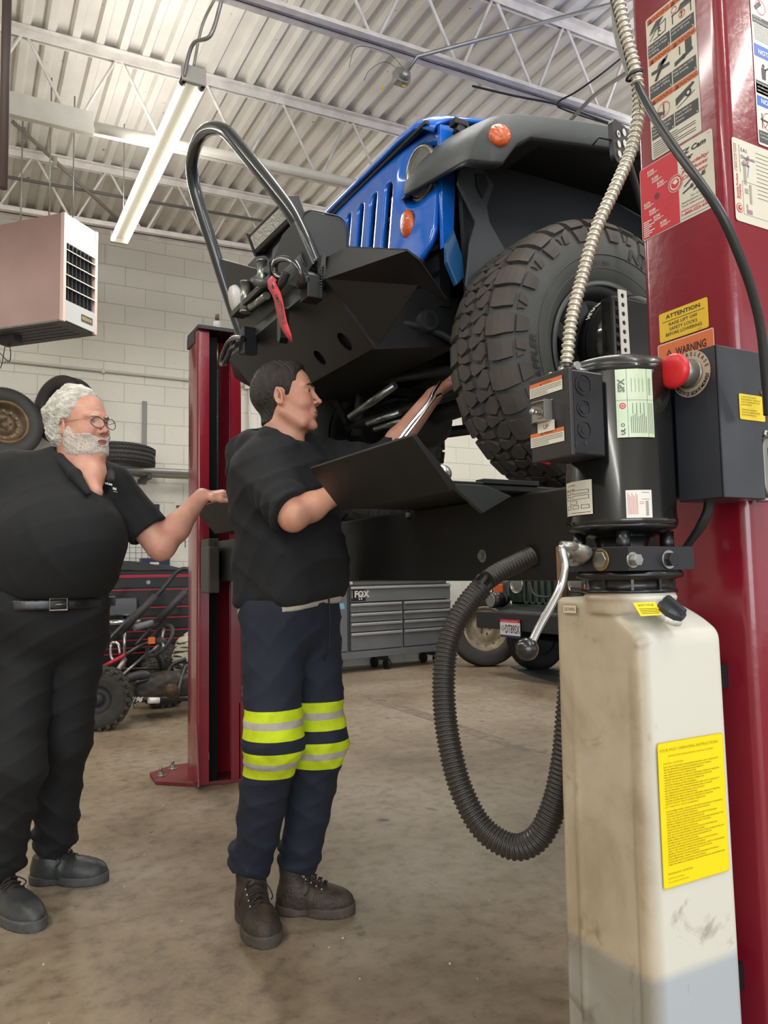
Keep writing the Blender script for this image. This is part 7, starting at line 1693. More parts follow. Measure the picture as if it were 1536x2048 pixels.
# dually steel wheel leaning at the wall
lw_ = road_tyre('truck_wheel', 'large truck wheel with rusty cream steel disc leaning beside the grey cabinet', .43, .255, .22, orient((5.47, 7.52, .425), (-.42, -.88, .16)), mat('disc_cream_rust', S(178, 160, 134), .5, metal=.2, noise=.45, scale=10), group=None)
lw_['category'] = 'wheel'
# ================================================================== FLOOR MARKS
def floor_patch(pts, nm, m, z=.0008):
    mb = MB(); mb.add([Vector((p.x, p.y, z)) for p in (onz(a, b_, 0) for a, b_ in pts)], [tuple(range(len(pts)))]); o = mb.build(nm, m); o['kind'] = 'structure'; return o
m_tar = mat('joint_tar', S(92, 84, 74), .7, col2=S(140, 126, 106), scale=14, bump=.5, bscale=60)
floor_patch([(722, 1392), (745, 1390), (790, 1408), (850, 1424), (905, 1444), (960, 1462), (1010, 1478), (1060, 1490), (1098, 1500), (1092, 1508), (1040, 1498), (985, 1484), (930, 1466), (880, 1448), (820, 1428), (760, 1408)], 'trim_2', m_tar)
deb = mat('pebble_pale', S(196, 190, 176), .6); rnd = random.Random(7)
t = MB()
for k in range(70):
    p = onz(rnd.uniform(20, 1120), rnd.choice([rnd.uniform(1400, 1480), rnd.uniform(1400, 1990)]), 0); t.ball((p.x, p.y, .001), rnd.uniform(.0015, .004), 6)
tag(t.build('floor_grit', deb), 'scattered pale grit across the concrete floor', 'grit', kind='stuff')
# ================================================================== PEOPLE
m_skin_y = mat('skin_young', S(202, 152, 126), .5, sub=.10, col2=S(184, 128, 106), scale=16, bump=.06, bscale=240)
m_skin_o = mat('skin_older', S(212, 164, 140), .5, sub=.10, col2=S(196, 134, 114), scale=14, bump=.12, bscale=160)
m_lip = mat('lips', S(180, 108, 98), .42); m_eyew = mat('eye_white', S(190, 178, 168), .25); m_iris = mat('iris_dark', S(54, 40, 32), .15)
m_hair_d = mat('hair_dark_brown', S(50, 38, 31), .55, col2=S(20, 16, 14), scale=90, bump=.7, bscale=260, stretch=(1, 1, .35))
m_hair_w = mat('hair_white', S(232, 229, 220), .55, col2=S(182, 176, 164), scale=60, bump=1.0, bscale=170, stretch=(.45, 1, 1))
m_beard = mat('beard_white', S(232, 224, 214), .7, col2=S(206, 176, 158), scale=170, bump=.8, bscale=420, ramp=(.35, .55))
m_hood = mat('hoodie_black', S(25, 26, 29), .9, noise=.25, scale=30, bump=.15, bscale=400, sheen=.0)
m_polo = mat('polo_black', S(22, 24, 26), .88, noise=.2, scale=30, bump=.12, bscale=500)
m_slack = mat('slacks_black', S(19, 20, 22), .85, noise=.2, scale=20, bump=.1, bscale=400)
m_boot = mat('boot_brown', S(72, 58, 46), .55, col2=S(44, 36, 30), scale=22, bump=.35, bscale=120)
m_sole = mat('boot_sole', S(84, 76, 66), .7, noise=.4, scale=30); m_lace = mat('lace_dark', S(40, 34, 30), .7)
m_shoe = mat('shoe_black', S(44, 46, 48), .45, col2=S(66, 68, 68), scale=18, bump=.15, bscale=100); m_shoes = mat('shoe_sole_grey', S(84, 84, 84), .6, noise=.35, scale=30)
def unit(v): v = np.array(v, float); return v/np.linalg.norm(v)
R3 = np.array(RGT); F3 = np.array(FWD); U3 = np.array((0, 0, 1.0))
def A3(px, py, Z): return np.array(at(px, py, Z))
def caps(X, Y, Z, segs, k=.02):
    d = None
    for (a, b_, ra, rb) in segs:
        q = d_cap(X, Y, Z, a, b_, ra, rb); d = q if d is None else smin(d, q, k)
    return d
def wav(X, Y, Z, f, s=0.0):
    return (np.sin(f*X*1.0+f*.7*Z+s)+np.sin(f*1.3*Y-f*.5*Z+2.1+s)+np.sin(f*.8*Z+f*.9*(X-Y)+4.2+s*1.7))/3
def folds(X, Y, Z, f, amp, s=0.0, dirv=(0, 0, 1)):
    ph = f*(dirv[0]*X+dirv[1]*Y+dirv[2]*Z)+2.2*wav(X, Y, Z, 9, s)+s
    return -amp*((1-np.abs(np.sin(ph)))**2)*(.5+.5*wav(X, Y, Z, 5, s+3))
def hand_segs(w, fw, up, right_hand, curls=(.3, .35, .4, .45), spread=.06, thumb=(.5, .3), s=1.0):
    """wrist, finger direction, back-of-hand normal; returns capsules of palm, fingers, thumb"""
    fw = unit(fw); up = unit(np.array(up)-fw*np.dot(up, fw)); side = np.cross(fw, up)*(1 if right_hand else -1)   # towards the little finger for a right hand seen from above
    th = -side
    segs = []
    L_ = [(.072, .040, .024, .020), (.076, .044, .028, .021), (.072, .040, .026, .020), (.064, .031, .020, .018)]
    off = [-.030, -.010, .010, .028]; rad = [.0092, .0096, .0092, .0082]
    for i in range(4):
        base = w+fw*(.088-.006*abs(i-1))*s+side*off[i]*s
        segs.append((w+side*off[i]*.62*s, base, .0135*s, .0118*s))
        a = curls[i]; d = fw*cos(a*.6)-up*sin(a*.6)+side*(i-1.3)*spread; p = base; r = rad[i]*s
        ang = a*.6
        for j, l in enumerate((L_[i][1], L_[i][2], L_[i][3])):
            d = unit(fw*cos(ang)-up*sin(ang)+side*(i-1.3)*spread); q = p+d*l*s; segs.append((p, q, r, r*.9)); p = q; r *= .92; ang += a
    tb = w+fw*.022*s+th*.020*s; t1 = tb+(fw*.6+th*.75*1-up*thumb[1]*.5)*.042*s; t2 = t1+unit(fw*.85+th*thumb[0]-up*thumb[1])*.034*s; t3 = t2+unit(fw*.95+th*thumb[0]*.4-up*thumb[1])*.026*s
    segs += [(tb, t1, .015*s, .0125*s), (t1, t2, .0115*s, .0105*s), (t2, t3, .0105*s, .009*s)]
    return segs
def head_frame(c, f, tilt_up=0.0, roll=0.0):
    f = unit(f); l = unit(np.cross(U3, f)); f = f*cos(tilt_up)+U3*sin(tilt_up); f = unit(f); u = np.cross(f, l)
    l2 = l*cos(roll)+u*sin(roll); u2 = np.cross(f, l2); return np.array(c), np.array([f, l2, u2])
def loc(X, Y, Z, H): 
    c, M = H; x, y, z = X-c[0], Y-c[1], Z-c[2]
    return (M[0][0]*x+M[0][1]*y+M[0][2]*z, M[1][0]*x+M[1][1]*y+M[1][2]*z, M[2][0]*x+M[2][1]*y+M[2][2]*z)
def wpt(H, p): return Vector(H[0]+H[1].T @ np.array(p, float))
def head_sdf(x, y, z, age=0, s=1.0):
    """local axes: x forward, y left, z up; origin between the ears"""
    x, y, z = x/s, y/s, z/s; ay = np.abs(y)
    d = d_ell(x, y, z, (-.012, 0, .048), (.100, .077, .086))
    d = smin(d, d_ell(x, y, z, (-.045, 0, .025), (.062, .064, .060)), .03)
    d = smin(d, d_ell(x, y, z, (.040, 0, -.010), (.052, .058, .080)), .025)
    d = smin(d, d_ell(x, ay, z, (.052, .030, -.018), (.038, .032, .034)), .02)
    jw = .004*age
    d = smin(d, d_cap(x, ay, z, (.000, .052, -.045), (.052, .034+jw, -.088), .016, .017), .03)
    d = smin(d, d_ell(x, y, z, (.052, 0, -.070), (.040, .042+jw, .032)), .02)
    d = smin(d, d_ell(x, y, z, (.080, 0, -.094), (.0165, .020, .0155)), .014)
    d = smin(d, d_cap(x, ay, z, (.088, .008, .036), (.074, .044, .036), .0085, .009), .014)     # brow
    d = smin(d, d_cap(x, y, z, (.0895, 0, .026), (.1090, 0, -.012), .0062, .0078), .009)      # nose bridge
    d = smin(d, d_ell(x, y, z, (.1090, 0, -.0165), (.0115, .0088, .0082)), .006)
    d = smin(d, d_ell(x, ay, z, (.100, .0125, -.020), (.0095, .0062, .0070)), .005)
    d = smin(d, d_ell(x, y, z, (.0855, 0, -.046), (.0135, .024, .018)), .012)                  # muzzle
    d = smax(d, -d_ell(x, ay, z, (.104, .0062, -.0265), (.0060, .0032, .0036)), .002)
    d = smax(d, -d_ell(x, ay, z, (.097, .031, .018), (.0125, .0170, .0105)), .010)            # eye sockets
    # lids and eye opening
    e = np.sqrt((x-.0765)**2+(ay-.031)**2+(z-.0175)**2)
    lid = e-.0136; opening = np.sqrt(((ay-.0310)/.0108)**2+((z-.0172)/.0036)**2)-1
    lid = np.maximum(lid, -(opening*.004)); lid = np.maximum(lid, -(e-.0108))
    d = smin(d, lid, .0035)
    # lips
    up = d_ell(x, y, z, (.0948, 0, -.0508), (.0068, .0215, .0040)); lo = d_ell(x, y, z, (.0936, 0, -.0598), (.0070, .0185, .0048))
    d = smin(d, up, .003); d = smin(d, lo, .003)
    d = smax(d, -d_ell(x, y, z, (.1020, 0, -.0553), (.0072, .0235, .0010)), .0012)
    d = smax(d, -d_ell(x, y, z, (.0960, 0, -.0730), (.0075, .018, .0045)), .007)
    # ears
    ex, ey, ez = x-(-.006), ay-.0745, z-.002
    c, s_ = cos(.45), sin(.45); u = ex*c+ey*s_; v = -ex*s_+ey*c   # flare out
    c2, s2 = cos(-.22), sin(-.22); u2 = u*c2-ez*s2; w2 = u*s2+ez*c2
    rr = np.sqrt((u2/.0165)**2+(w2/.0300)**2)
    ear = np.maximum(np.abs(v-.002)-.0034, (rr-1)*.016); ear = smin(ear, np.sqrt(((rr-.86)*.019)**2+(v-.005)**2)-.0030, .003)
    concha = np.sqrt(((u2-.001)/.0095)**2+((w2-.001)/.0175)**2+((v-.006)/.0062)**2)-1
    ear = smax(ear, -concha*.006, .003)
    ear = smin(ear, d_ell(u2, v, w2, (.003, .001, -.026), (.0075, .0045, .0075)), .004)
    d = smin(d, ear, .005)
    if age:
        d = d-.0010*((1-np.abs(np.sin(z*240+6*ay*8)))**3)*np.clip((z-.045)/.02, 0, 1)*np.clip(x/.05, 0, 1)
        d = smin(d, d_ell(x, ay, z, (.082, .022, -.004), (.012, .010, .006)), .008)
        d = smax(d, -d_cap(x, ay, z, (.103, .021, -.018), (.094, .033, -.045), .0022, .0015), .006)
    return d*s
def join_np(parts):
    vs, fs, ms = [], [], []; o = 0
    for V, Fc, M_ in parts: vs.append(V); fs.append(Fc+o); ms.append(M_); o += len(V)
    return np.concatenate(vs), np.concatenate(fs), np.concatenate(ms)
def np_obj(name, V, Fc, mats, mi, parent, relax=1):
    for _ in range(relax):
        acc = np.zeros_like(V); cnt = np.zeros(len(V))
        for a in range(4):
            b_ = Fc[:, (a+1) % 4]; np.add.at(acc, Fc[:, a], V[b_]); np.add.at(cnt, Fc[:, a], 1); np.add.at(acc, b_, V[Fc[:, a]]); np.add.at(cnt, b_, 1)
        V = 0.5*V+0.5*acc/np.maximum(cnt, 1)[:, None]
    me = bpy.data.meshes.new(name); me.vertices.add(len(V)); me.vertices.foreach_set('co', V.astype(np.float32).ravel())
    me.loops.add(len(Fc)*4); me.loops.foreach_set('vertex_index', Fc.astype(np.int32).ravel())
    me.polygons.add(len(Fc)); me.polygons.foreach_set('loop_start', np.arange(0, len(Fc)*4, 4, dtype=np.int32)); me.polygons.foreach_set('loop_total', np.full(len(Fc), 4, np.int32))
    for m in mats: me.materials.append(m)
    me.polygons.foreach_set('material_index', mi.astype(np.int32)); me.update(calc_edges=True); me.polygons.foreach_set('use_smooth', np.ones(len(Fc), bool)); me.validate()
    o = bpy.data.objects.new(name, me); COL.objects.link(o); o.parent = parent; o.matrix_parent_inverse = world_of(parent).inverted(); return o
def bounds(pts, pad): P_ = np.array(pts); return P_.min(0)-pad, P_.max(0)+pad
def seg_pts(segs): return [s_[0] for s_ in segs]+[s_[1] for s_ in segs]

# ------------------------------------------------------------------ the younger man
yg = thing('person', 'young man in black hoodie and navy work trousers with yellow bands, standing under the vehicle', 'person', at(590, 1830, 2.48))
yH = head_frame(A3(573, 804, 2.46), R3*1.0-F3*.12, radians(6), radians(-2))
HS = .965
nk = [(wpt(yH, (-.028, 0, -.03)), A3(562, 915, 2.47), .050, .058), (wpt(yH, (.012, 0, -.075)), A3(585, 905, 2.47), .036, .042)]
nk = [(np.array(a), np.array(b_), c, d) for a, b_, c, d in nk]
def ybody(X, Y, Z):
    x, y, z = loc(X, Y, Z, yH); d = head_sdf(x, y, z, 0, HS); d = smin(d, caps(X, Y, Z, nk, .03), .022)
    return d
lo, hi = bounds([yH[0]], .155); lo[2] -= .06
V1, F1 = surf_net(ybody, lo, hi, .0026)
def face_mats(V, Fc, H, s):
    c = V[Fc].mean(1); x, y, z = loc(c[:, 0], c[:, 1], c[:, 2], H); x, y, z = x/s, y/s, z/s
    lip = (((y/.0215)**2+((z+.0553)/.0085)**2) < 1) & (x > .088)
    return np.where(lip, 1, 0)
M1 = face_mats(V1, F1, yH, HS)
# arms: near forearm comes out of a pushed-up sleeve, far forearm reaches up under the vehicle
n_sh, n_el, n_wr = A3(522, 940, 2.34), A3(586, 1034, 2.19), A3(688, 978, 2.32)
f_sh, f_el, f_wr = A3(612, 918, 2.66), A3(760, 928, 2.58), A3(866, 792, 2.52)
ncp = [(n_sh, n_el, .046, .040), (n_el, n_el+(n_wr-n_el)*.35, .040, .041), (n_el+(n_wr-n_el)*.35, n_wr, .041, .028)]
hn = hand_segs(n_wr, n_wr-n_el+R3*.05, U3*.6-F3*.5, True, (.7, .7, .75, .8), thumb=(.6, .4))
arm_n = lambda X, Y, Z: smin(caps(X, Y, Z, ncp, .02), caps(X, Y, Z, hn, .010), .02)
lo, hi = bounds(seg_pts(ncp+hn), .06); V2, F2 = surf_net(arm_n, lo, hi, .0042)
fcp = [(f_sh, f_el, .050, .040), (f_el, f_el+(f_wr-f_el)*.35, .040, .042), (f_el+(f_wr-f_el)*.35, f_wr, .041, .028)]
hf = hand_segs(f_wr, (f_wr-f_el)+F3*.12+R3*.1, -R3*.9+U3*.3, False, (.9, .9, .95, 1.0), thumb=(.4, .6))
arm_f = lambda X, Y, Z: smin(caps(X, Y, Z, fcp, .02), caps(X, Y, Z, hf, .010), .02)
lo, hi = bounds(seg_pts(fcp[1:]+hf), .06); V3, F3_ = surf_net(arm_f, lo, hi, .0045)
# hidden trunk and legs
hN, tN = onz(494, 1822, 0), onz(538, 1897, 0); hF, tF = onz(556, 1822, 0), onz(706, 1826, 0)
def ankle(h, t, z, k=.068): h, t = np.array(h), np.array(t); p = h+unit(t-h)*k; p[2] = z; return p
y_pel = A3(585, 1225, 2.50); y_ch = A3(572, 985, 2.48)
leg_n = [A3(548, 1235, 2.43), A3(546, 1480, 2.40), ankle(hN, tN, .125)]
leg_f = [A3(616, 1235, 2.57), A3(640, 1480, 2.54), ankle(hF, tF, .110)]
trunk = [(y_pel, y_ch, .10, .12), (y_ch, A3(575, 900, 2.47), .11, .05), (y_ch, n_sh, .07, .05), (y_ch, f_sh, .07, .05)]
for L_ in (leg_n, leg_f): trunk += [(L_[0], L_[1], .075, .05), (L_[1], L_[2], .05, .035)]
tb_ = lambda X, Y, Z: smin(caps(X, Y, Z, trunk, .04), caps(X, Y, Z, [ncp[0], fcp[0]], .03), .03)
lo, hi = bounds(seg_pts(trunk), .14); V4, F4 = surf_net(tb_, lo, hi, .016)
Vb, Fb, Mb_ = join_np([(V1, F1, M1), (V2, F2, np.zeros(len(F2), int)), (V3, F3_, np.zeros(len(F3_), int)), (V4, F4, np.zeros(len(F4), int))])
np_obj('body', Vb, Fb, [m_skin_y, m_lip], Mb_, yg, 1)
def eyes(H, parent, s, iris=None):
    for sg in (-1, 1):
        c = wpt(H, (.0765*s, sg*.031*s, .0175*s)); fwd = Vector(H[1][0]); 
        e = MB(); e.ball(c, .0119*s, 20); eo = e.build('eye', m_eyew, parent)
        q = MB(); q.lathe([(0, .0129*s), (.0034*s, .0126*s), (.0070*s, .0109*s), (.0072*s, .0100*s), (0, .0100*s)], Matrix.Translation(c) @ fwd.to_track_quat('Z', 'Y').to_matrix().to_4x4(), 20); q.build('iris', iris or m_iris, eo)
eyes(yH, yg, HS)
def yhair(X, Y, Z):
    x, y, z = loc(X, Y, Z, yH); x, y, z = x/HS, y/HS, z/HS; ay = np.abs(y)
    base = smin(d_ell(x, y, z, (-.012, 0, .048), (.100, .077, .086)), d_ell(x, y, z, (-.045, 0, .025), (.062, .064, .060)), .03)
    top = np.clip((z-.055)/.06, 0, 1); fr = np.clip((x-.02)/.06, 0, 1)*top
    th = .0040+.0045*top+.0095*fr+.0022*top*np.sin(y*210+12*wav(x, y, z, 60)+x*60)+.0010*np.sin(y*300+x*160)
    d = base-th
    hl = np.where(z > .050, .064+.25*np.clip(z-.09, 0, .04)-.45*np.clip(ay-.035, 0, 1), np.where(z > .005, .028+.35*(z-.005), -.014+.25*(z+.0)))
    d = smax(d, (x-hl)*.8, .006)                      # hairline at brow, temple and sideburn
    d = smax(d, -(z+.066+.2*np.clip(x+.06, 0, 1)), .010)       # nape
    nap = smin(base, d_cap(x, y, z, (-.030, 0, -.02), (-.045, 0, -.07), .052, .046), .03)-.0025; nap = smax(nap, -(z+.075), .012); nap = smax(nap, x+.016, .006); d = smin(d, nap, .006)
    earc = np.sqrt(((x+.002)/.020)**2+((z-.002)/.030)**2)-1
    d = smax(d, -np.where(ay > .05, earc*.015, 1), .003)
    sb = np.maximum(np.maximum(np.abs(x-.017)-.006, np.abs(z+.002)-.018), base-.002)
    return np.minimum(d, sb)*HS
lo, hi = bounds([yH[0]], .14); sdf_obj('hair', yhair, lo, hi, .003, m_hair_d, yg, relax=1)
for sg in (-1, 1): MB().tube([wpt(yH, (x*HS, sg*y*HS, z*HS)) for x, y, z in ((.0965, .014, .034), (.0965, .024, .0385), (.0915, .036, .040), (.0835, .047, .035))], [.0026, .0042, .0040, .0014], 8, flat=(1, .6)).build('eyebrow', m_hair_d, yg)
# hoodie
hem_c = A3(588, 1198, 2.50); fvec = unit(R3*.87-F3*.45); rvec = unit(-R3*.45-F3*.87)
Mt_ = np.array([fvec, -rvec, U3])
def hoodie(X, Y, Z):
    d = d_ell(X, Y, Z, A3(568, 985, 2.48), (.155, .205, .19), Mt_)
    d = smin(d, d_ell(X, Y, Z, A3(582, 1090, 2.50), (.150, .180, .17), Mt_), .08)
    d = smin(d, d_box(X, Y, Z, A3(583, 1150, 2.50), (.140, .170, .125), .07, Mt_), .05)
    d = smin(d, d_cap(X, Y, Z, A3(530, 945, 2.37), A3(604, 932, 2.62), .075, .072), .06)
    # near sleeve, bunched at the elbow
    dn = n_el-n_sh; ns = d_cap(X, Y, Z, n_sh, n_sh+dn*.95, .082, .064)
    fs_ = caps(X, Y, Z, [(f_sh, f_el, .080, .060), (f_el, f_el+(f_wr-f_el)*.22, .060, .050)], .03)
    d = smin(d, ns, .05); d = smin(d, fs_, .05)
    # hood: thick roll round the neck, heaped behind
    for (p, q, ra, rb) in ((A3(508, 886, 2.56), A3(502, 892, 2.44), .040, .042), (A3(502, 892, 2.44), A3(535, 884, 2.38), .040, .034), (A3(535, 884, 2.38), A3(572, 893, 2.365), .034, .030), (A3(572, 893, 2.365), A3(608, 938, 2.40), .030, .017), (A3(508, 886, 2.56), A3(575, 878, 2.56), .040, .030), (A3(575, 878, 2.56), A3(612, 935, 2.48), .030, .017), (A3(494, 905, 2.5), A3(492, 940, 2.5), .055, .055)):
        d = smin(d, d_cap(X, Y, Z, p, q, ra*1.08, rb*1.15), .009)
    d += folds(X, Y, Z, 30, .022, .4, (R3*.55+U3*.75))+folds(X, Y, Z, 47, .013, 2.0, (R3*-.6+U3*.7))+.005*wav(X, Y, Z, 22, 1.)
    # sleeve crease rings
    t_ = ((X-n_sh[0])*dn[0]+(Y-n_sh[1])*dn[1]+(Z-n_sh[2])*dn[2])/np.dot(dn, dn)
    near = np.exp(-np.clip(ns, 0, 1)*60)*np.clip((t_-.35)/.4, 0, 1); d -= .006*near*np.sin(t_*34+4*wav(X, Y, Z, 14, 2))
    hx = (X-hem_c[0])*R3[0]+(Y-hem_c[1])*R3[1]; d = smax(d, (hem_c[2]-.026+.13*hx)-Z, .010)
    # rib of the hem pulls in
    d += .006*np.clip(1-(Z-hem_c[2]-.13*hx+.02)/.04, 0, 1)
    # neck opening
    nx = d_cap(X, Y, Z, A3(568, 800, 2.46), A3(574, 890, 2.47), .064, .058); d = smax(d, -nx, .012)
    fa = unit(n_wr-n_el); cutd = unit(unit(dn)*1.0+fa*.45); cp = n_el-unit(dn)*.030+fa*.012; cut = ((X-cp[0])*cutd[0]+(Y-cp[1])*cutd[1]+(Z-cp[2])*cutd[2]); near2 = d_cap(X, Y, Z, n_sh+dn*.7, n_el+dn*.3, .10, .10)
    tors = d_box(X, Y, Z, A3(588, 1060, 2.50), (.128, .150, .20), .07, Mt_)
    d = np.where((near2 < 0) & (tors > 0), smax(d, cut*.8, .006), d)
    return d
lo, hi = bounds([A3(440, 860, 2.5), A3(700, 1240, 2.5), A3(800, 880, 2.5), A3(560, 1050, 2.05), A3(560, 1000, 2.8)], .07)
sdf_obj('hoodie', hoodie, lo, hi, .0065, m_hood, yg, relax=1)
ss = lambda X, Y, Z: np.maximum(np.maximum(d_box(X, Y, Z, A3(583, 1170, 2.50), (.127, .156, .15), .07, Mt_)-.003+.003*wav(X, Y, Z, 30), (hem_c[2]-.040+.13*((X-hem_c[0])*R3[0]+(Y-hem_c[1])*R3[1])+.008*wav(X, Y, Z, 8))-Z), Z-hem_c[2]-.05)
sdf_obj('undershirt', ss, hem_c-np.array((.25, .25, .12)), hem_c+np.array((.25, .25, .12)), .007, mat('undershirt_grey', S(172, 164, 152), .8), yg)
# trousers with reflective bands
m_nav = mat('work_trousers_navy', S(34, 42, 62), .8, bump=.1, bscale=400)
nt = m_nav.node_tree; b = nt.nodes['Principled BSDF']; tc = nt.nodes.new('ShaderNodeTexCoord'); sp = nt.nodes.new('ShaderNodeSeparateXYZ'); nt.links.new(tc.outputs['Object'], sp.inputs[0])
mr = nt.nodes.new('ShaderNodeMapRange'); mr.inputs[1].default_value = .40; mr.inputs[2].default_value = .80; nt.links.new(sp.outputs['Z'], mr.inputs[0])
rp_ = nt.nodes.new('ShaderNodeValToRGB'); rp_.color_ramp.interpolation = 'CONSTANT'; e = rp_.color_ramp.elements
navy = (*S(25, 31, 47), 1); hv = (*S(206, 226, 20), 1); sil = (*S(186, 178, 166), 1)
Zb = [(.490, hv), (.521, sil), (.543, hv), (.574, navy), (.612, hv), (.644, sil), (.666, hv), (.698, navy)]
e[0].position = 0; e[0].color = navy; e[1].position = (Zb[0][0]-.4)/.4; e[1].color = Zb[0][1]
for z_, c_ in Zb[1:]: q = e.new((z_-.4)/.4); q.color = c_
nt.links.new(mr.outputs[0], rp_.inputs['Fac'])
nzz = noise_node(14, 5, .6); rz = nt.nodes.new('ShaderNodeValToRGB'); rz.color_ramp.elements[0].position = .3; rz.color_ramp.elements[0].color = (.72, .72, .70, 1); rz.color_ramp.elements[1].position = .6; nt.links.new(nzz.outputs['Fac'], rz.inputs['Fac'])
nt.links.new(mixc(rp_.outputs[0], rz.outputs[0]), b.inputs['Base Color'])
def trousers_fn(pelvis, M_, hips, legs, hr, kr, ar, belly, floor_cut, s0, amp=1.0, top=None):
    def fn(X, Y, Z):
        d = d_ell(X, Y, Z, pelvis+U3*-.01, belly, M_)
        d = smin(d, d_box(X, Y, Z, pelvis+U3*.05, (belly[0]*.93, belly[1]*.93, .09), .08, M_), .04)
        per = []
        for L_ in legs:
            h_, k_, a_ = L_
            lg = smin(d_cap(X, Y, Z, h_, k_, hr, kr), d_cap(X, Y, Z, k_, a_+U3*.03, kr, ar), .05)
            # loose cloth stacked over the shoe
            for j, (dz, rr) in enumerate(((.035, .004), (.085, .002))):
                c = a_+U3*(.02+dz); q = np.sqrt((X-c[0])**2+(Y-c[1])**2); tor = np.sqrt((q-ar*.90)**2+((Z-c[2])*1.3+.012*np.sin(np.arctan2(Y-c[1], X-c[0])*2+j*2))**2)-(.014+rr)
                lg = smin(lg, tor, .018)
            lg = np.maximum(lg, (a_[2]+.026+.012*np.sin(np.arctan2(Y-a_[1], X-a_[0])*2+s0))-Z); per.append(lg)
        lg = smin(per[0], per[1], .018); d = smin(d, lg, .05)
        d += amp*(folds(X, Y, Z, 30, .006, s0, (R3*.55+U3*.75))+folds(X, Y, Z, 46, .005, s0+1.7, (R3*-.5+U3*.8))+.0035*wav(X, Y, Z, 18, s0))
        d = smax(d, Z-(pelvis[2]+(top or .075)), .01)
        return d
    return fn
tr = trousers_fn(y_pel+R3*-.004, Mt_, None, [leg_n, leg_f], .098, .082, .062, (.128, .155, .13), None, .7, 1.6, .048)
lo, hi = bounds([A3(460, 1190, 2.5), A3(700, 1800, 2.5), leg_n[2]-U3*.03, leg_f[2], A3(585, 1200, 2.22), A3(585, 1200, 2.78)], .06)
tr_o = sdf_obj('work_trousers', tr, lo, hi, .0062, m_nav, yg, relax=1)
fl_ = MB(); fl_.tube([Vector(y_pel+fvec*.137+U3*.05), Vector(y_pel+fvec*.142-U3*.02), Vector(y_pel+fvec*.138-U3*.10), Vector(y_pel+fvec*.118-U3*.15)], .0028, 6); fl_.build('fly_seam', m_nav, tr_o)
# boots
def boot(parent, heel, toe, leg, nm, m_up, m_so, laces, high=.13, width=.050, mk=None):
    heel, toe = np.array(heel), np.array(toe); f = toe-heel; L_ = np.linalg.norm(f[:2]); f = f/np.linalg.norm(f); l = np.cross(U3, f); M_ = np.array([f, l, U3])
    H = (heel.copy(), M_)
    def up(X, Y, Z):
        x, y, z = loc(X, Y, Z, H); w_ = width
        tp = np.clip(x/L_, 0, 1)
        hw = w_*(.74+.34*np.sin(pi*np.clip((tp-.05)*.98, 0, 1))**1.0*np.where(tp > .5, 1, .8))
        d = d_ell(x, y, z, (L_*.66, 0, .036), (L_*.36, w_*1.02, .050))
        d = smin(d, d_ell(x, y, z, (L_*.20, 0, .045), (L_*.22, w_*.82, .060)), .03)
        d = smin(d, d_cap(x, y, z, (L_*.24, 0, .05), (L_*.20, 0, high+.02), w_*.84, w_*.92), .03)
        d = smin(d, d_cap(x, y, z, (L_*.30, 0, .075), (L_*.60, 0, .050), w_*.62, w_*.62), .03)
        d = np.maximum(d, .018-z); d = smax(d, z-high, .006)
        d += .0022*np.sin(x*150)*np.clip(1-abs(1)*np.abs(tp-.42)/.12, 0, 1)-.0016*(np.abs(np.sin(z*90+x*40)) < .08)
        return d
    c = heel+f*L_/2+U3*.08
    ob = sdf_obj(nm, up, c-np.array((.22, .22, .1)), c+np.array((.22, .22, .14)), .0042, m_up, parent, relax=1)
    def so(X, Y, Z):
        x, y, z = loc(X, Y, Z, H); w_ = width
        p = smin(np.sqrt(((x-L_*.68)/(L_*.355))**2+(y/(w_*1.12))**2)-1, np.sqrt(((x-L_*.20)/(L_*.235))**2+(y/(w_*.92))**2)-1, .3)
        d = np.maximum(p*.045, np.abs(z-.016)-.0155-.004*np.clip((x/L_-.85)/.15, 0, 1))
        d = np.where(z < .005, d+.003*(np.abs(np.sin(x*150)) < .3), d)
        return d
    sdf_obj('sole', so, c-np.array((.22, .22, .1)), c+np.array((.22, .22, -.02)), .0042, m_so, ob, relax=1)
    lw = MB(); pts = []
    n = laces
    for k in range(n):
        x = L_*(.40+.20*k/(n-1)) if high < .12 else L_*(.33+.28*k/(n-1)); zz = (.134-.040*k/(n-1)) if high > .12 else (.112-.026*k/(n-1)); s_ = 1 if k % 2 else -1
        pts += [wpt(H, (x, s_*w_l, zz-.008)) for w_l in (.026,)]+[wpt(H, (x, 0, zz+.004))]
        ey = MB(); 
        for s2 in (-1, 1): ey.ball(wpt(H, (x, s2*.030, zz-.010)), .0045, 8)
        ey.build('eyelets', m_steel if high > .12 else m_lace, ob)
        lw.tube([wpt(H, (x, -.030, zz-.008)), wpt(H, (x+.004, 0, zz+.006)), wpt(H, (x+.008, .030, zz-.008))], .0028, 6); lw.tube([wpt(H, (x, .030, zz-.008)), wpt(H, (x+.010, 0, zz+.005)), wpt(H, (x+.018, -.030, zz-.011))], .0028, 6)
    for s2 in (-1, 1): lw.tube(spline([wpt(H, (L_*.36, 0, .138 if high > .12 else .114)), wpt(H, (L_*.42, s2*.03, .130 if high > .12 else .108)), wpt(H, (L_*.46, s2*.052, .09)), wpt(H, (L_*.40, s2*.052, .07))], 6), .0022, 6)
    lw.build('laces', m_lace, ob); return ob, H, L_
b1, Hb, Lb = boot(yg, hN, tN, None, 'work_boot', m_boot, m_sole, 5, .185, .056)
b2, Hb2, Lb2 = boot(yg, hF, tF, None, 'work_boot', m_boot, m_sole, 5, .175, .054)
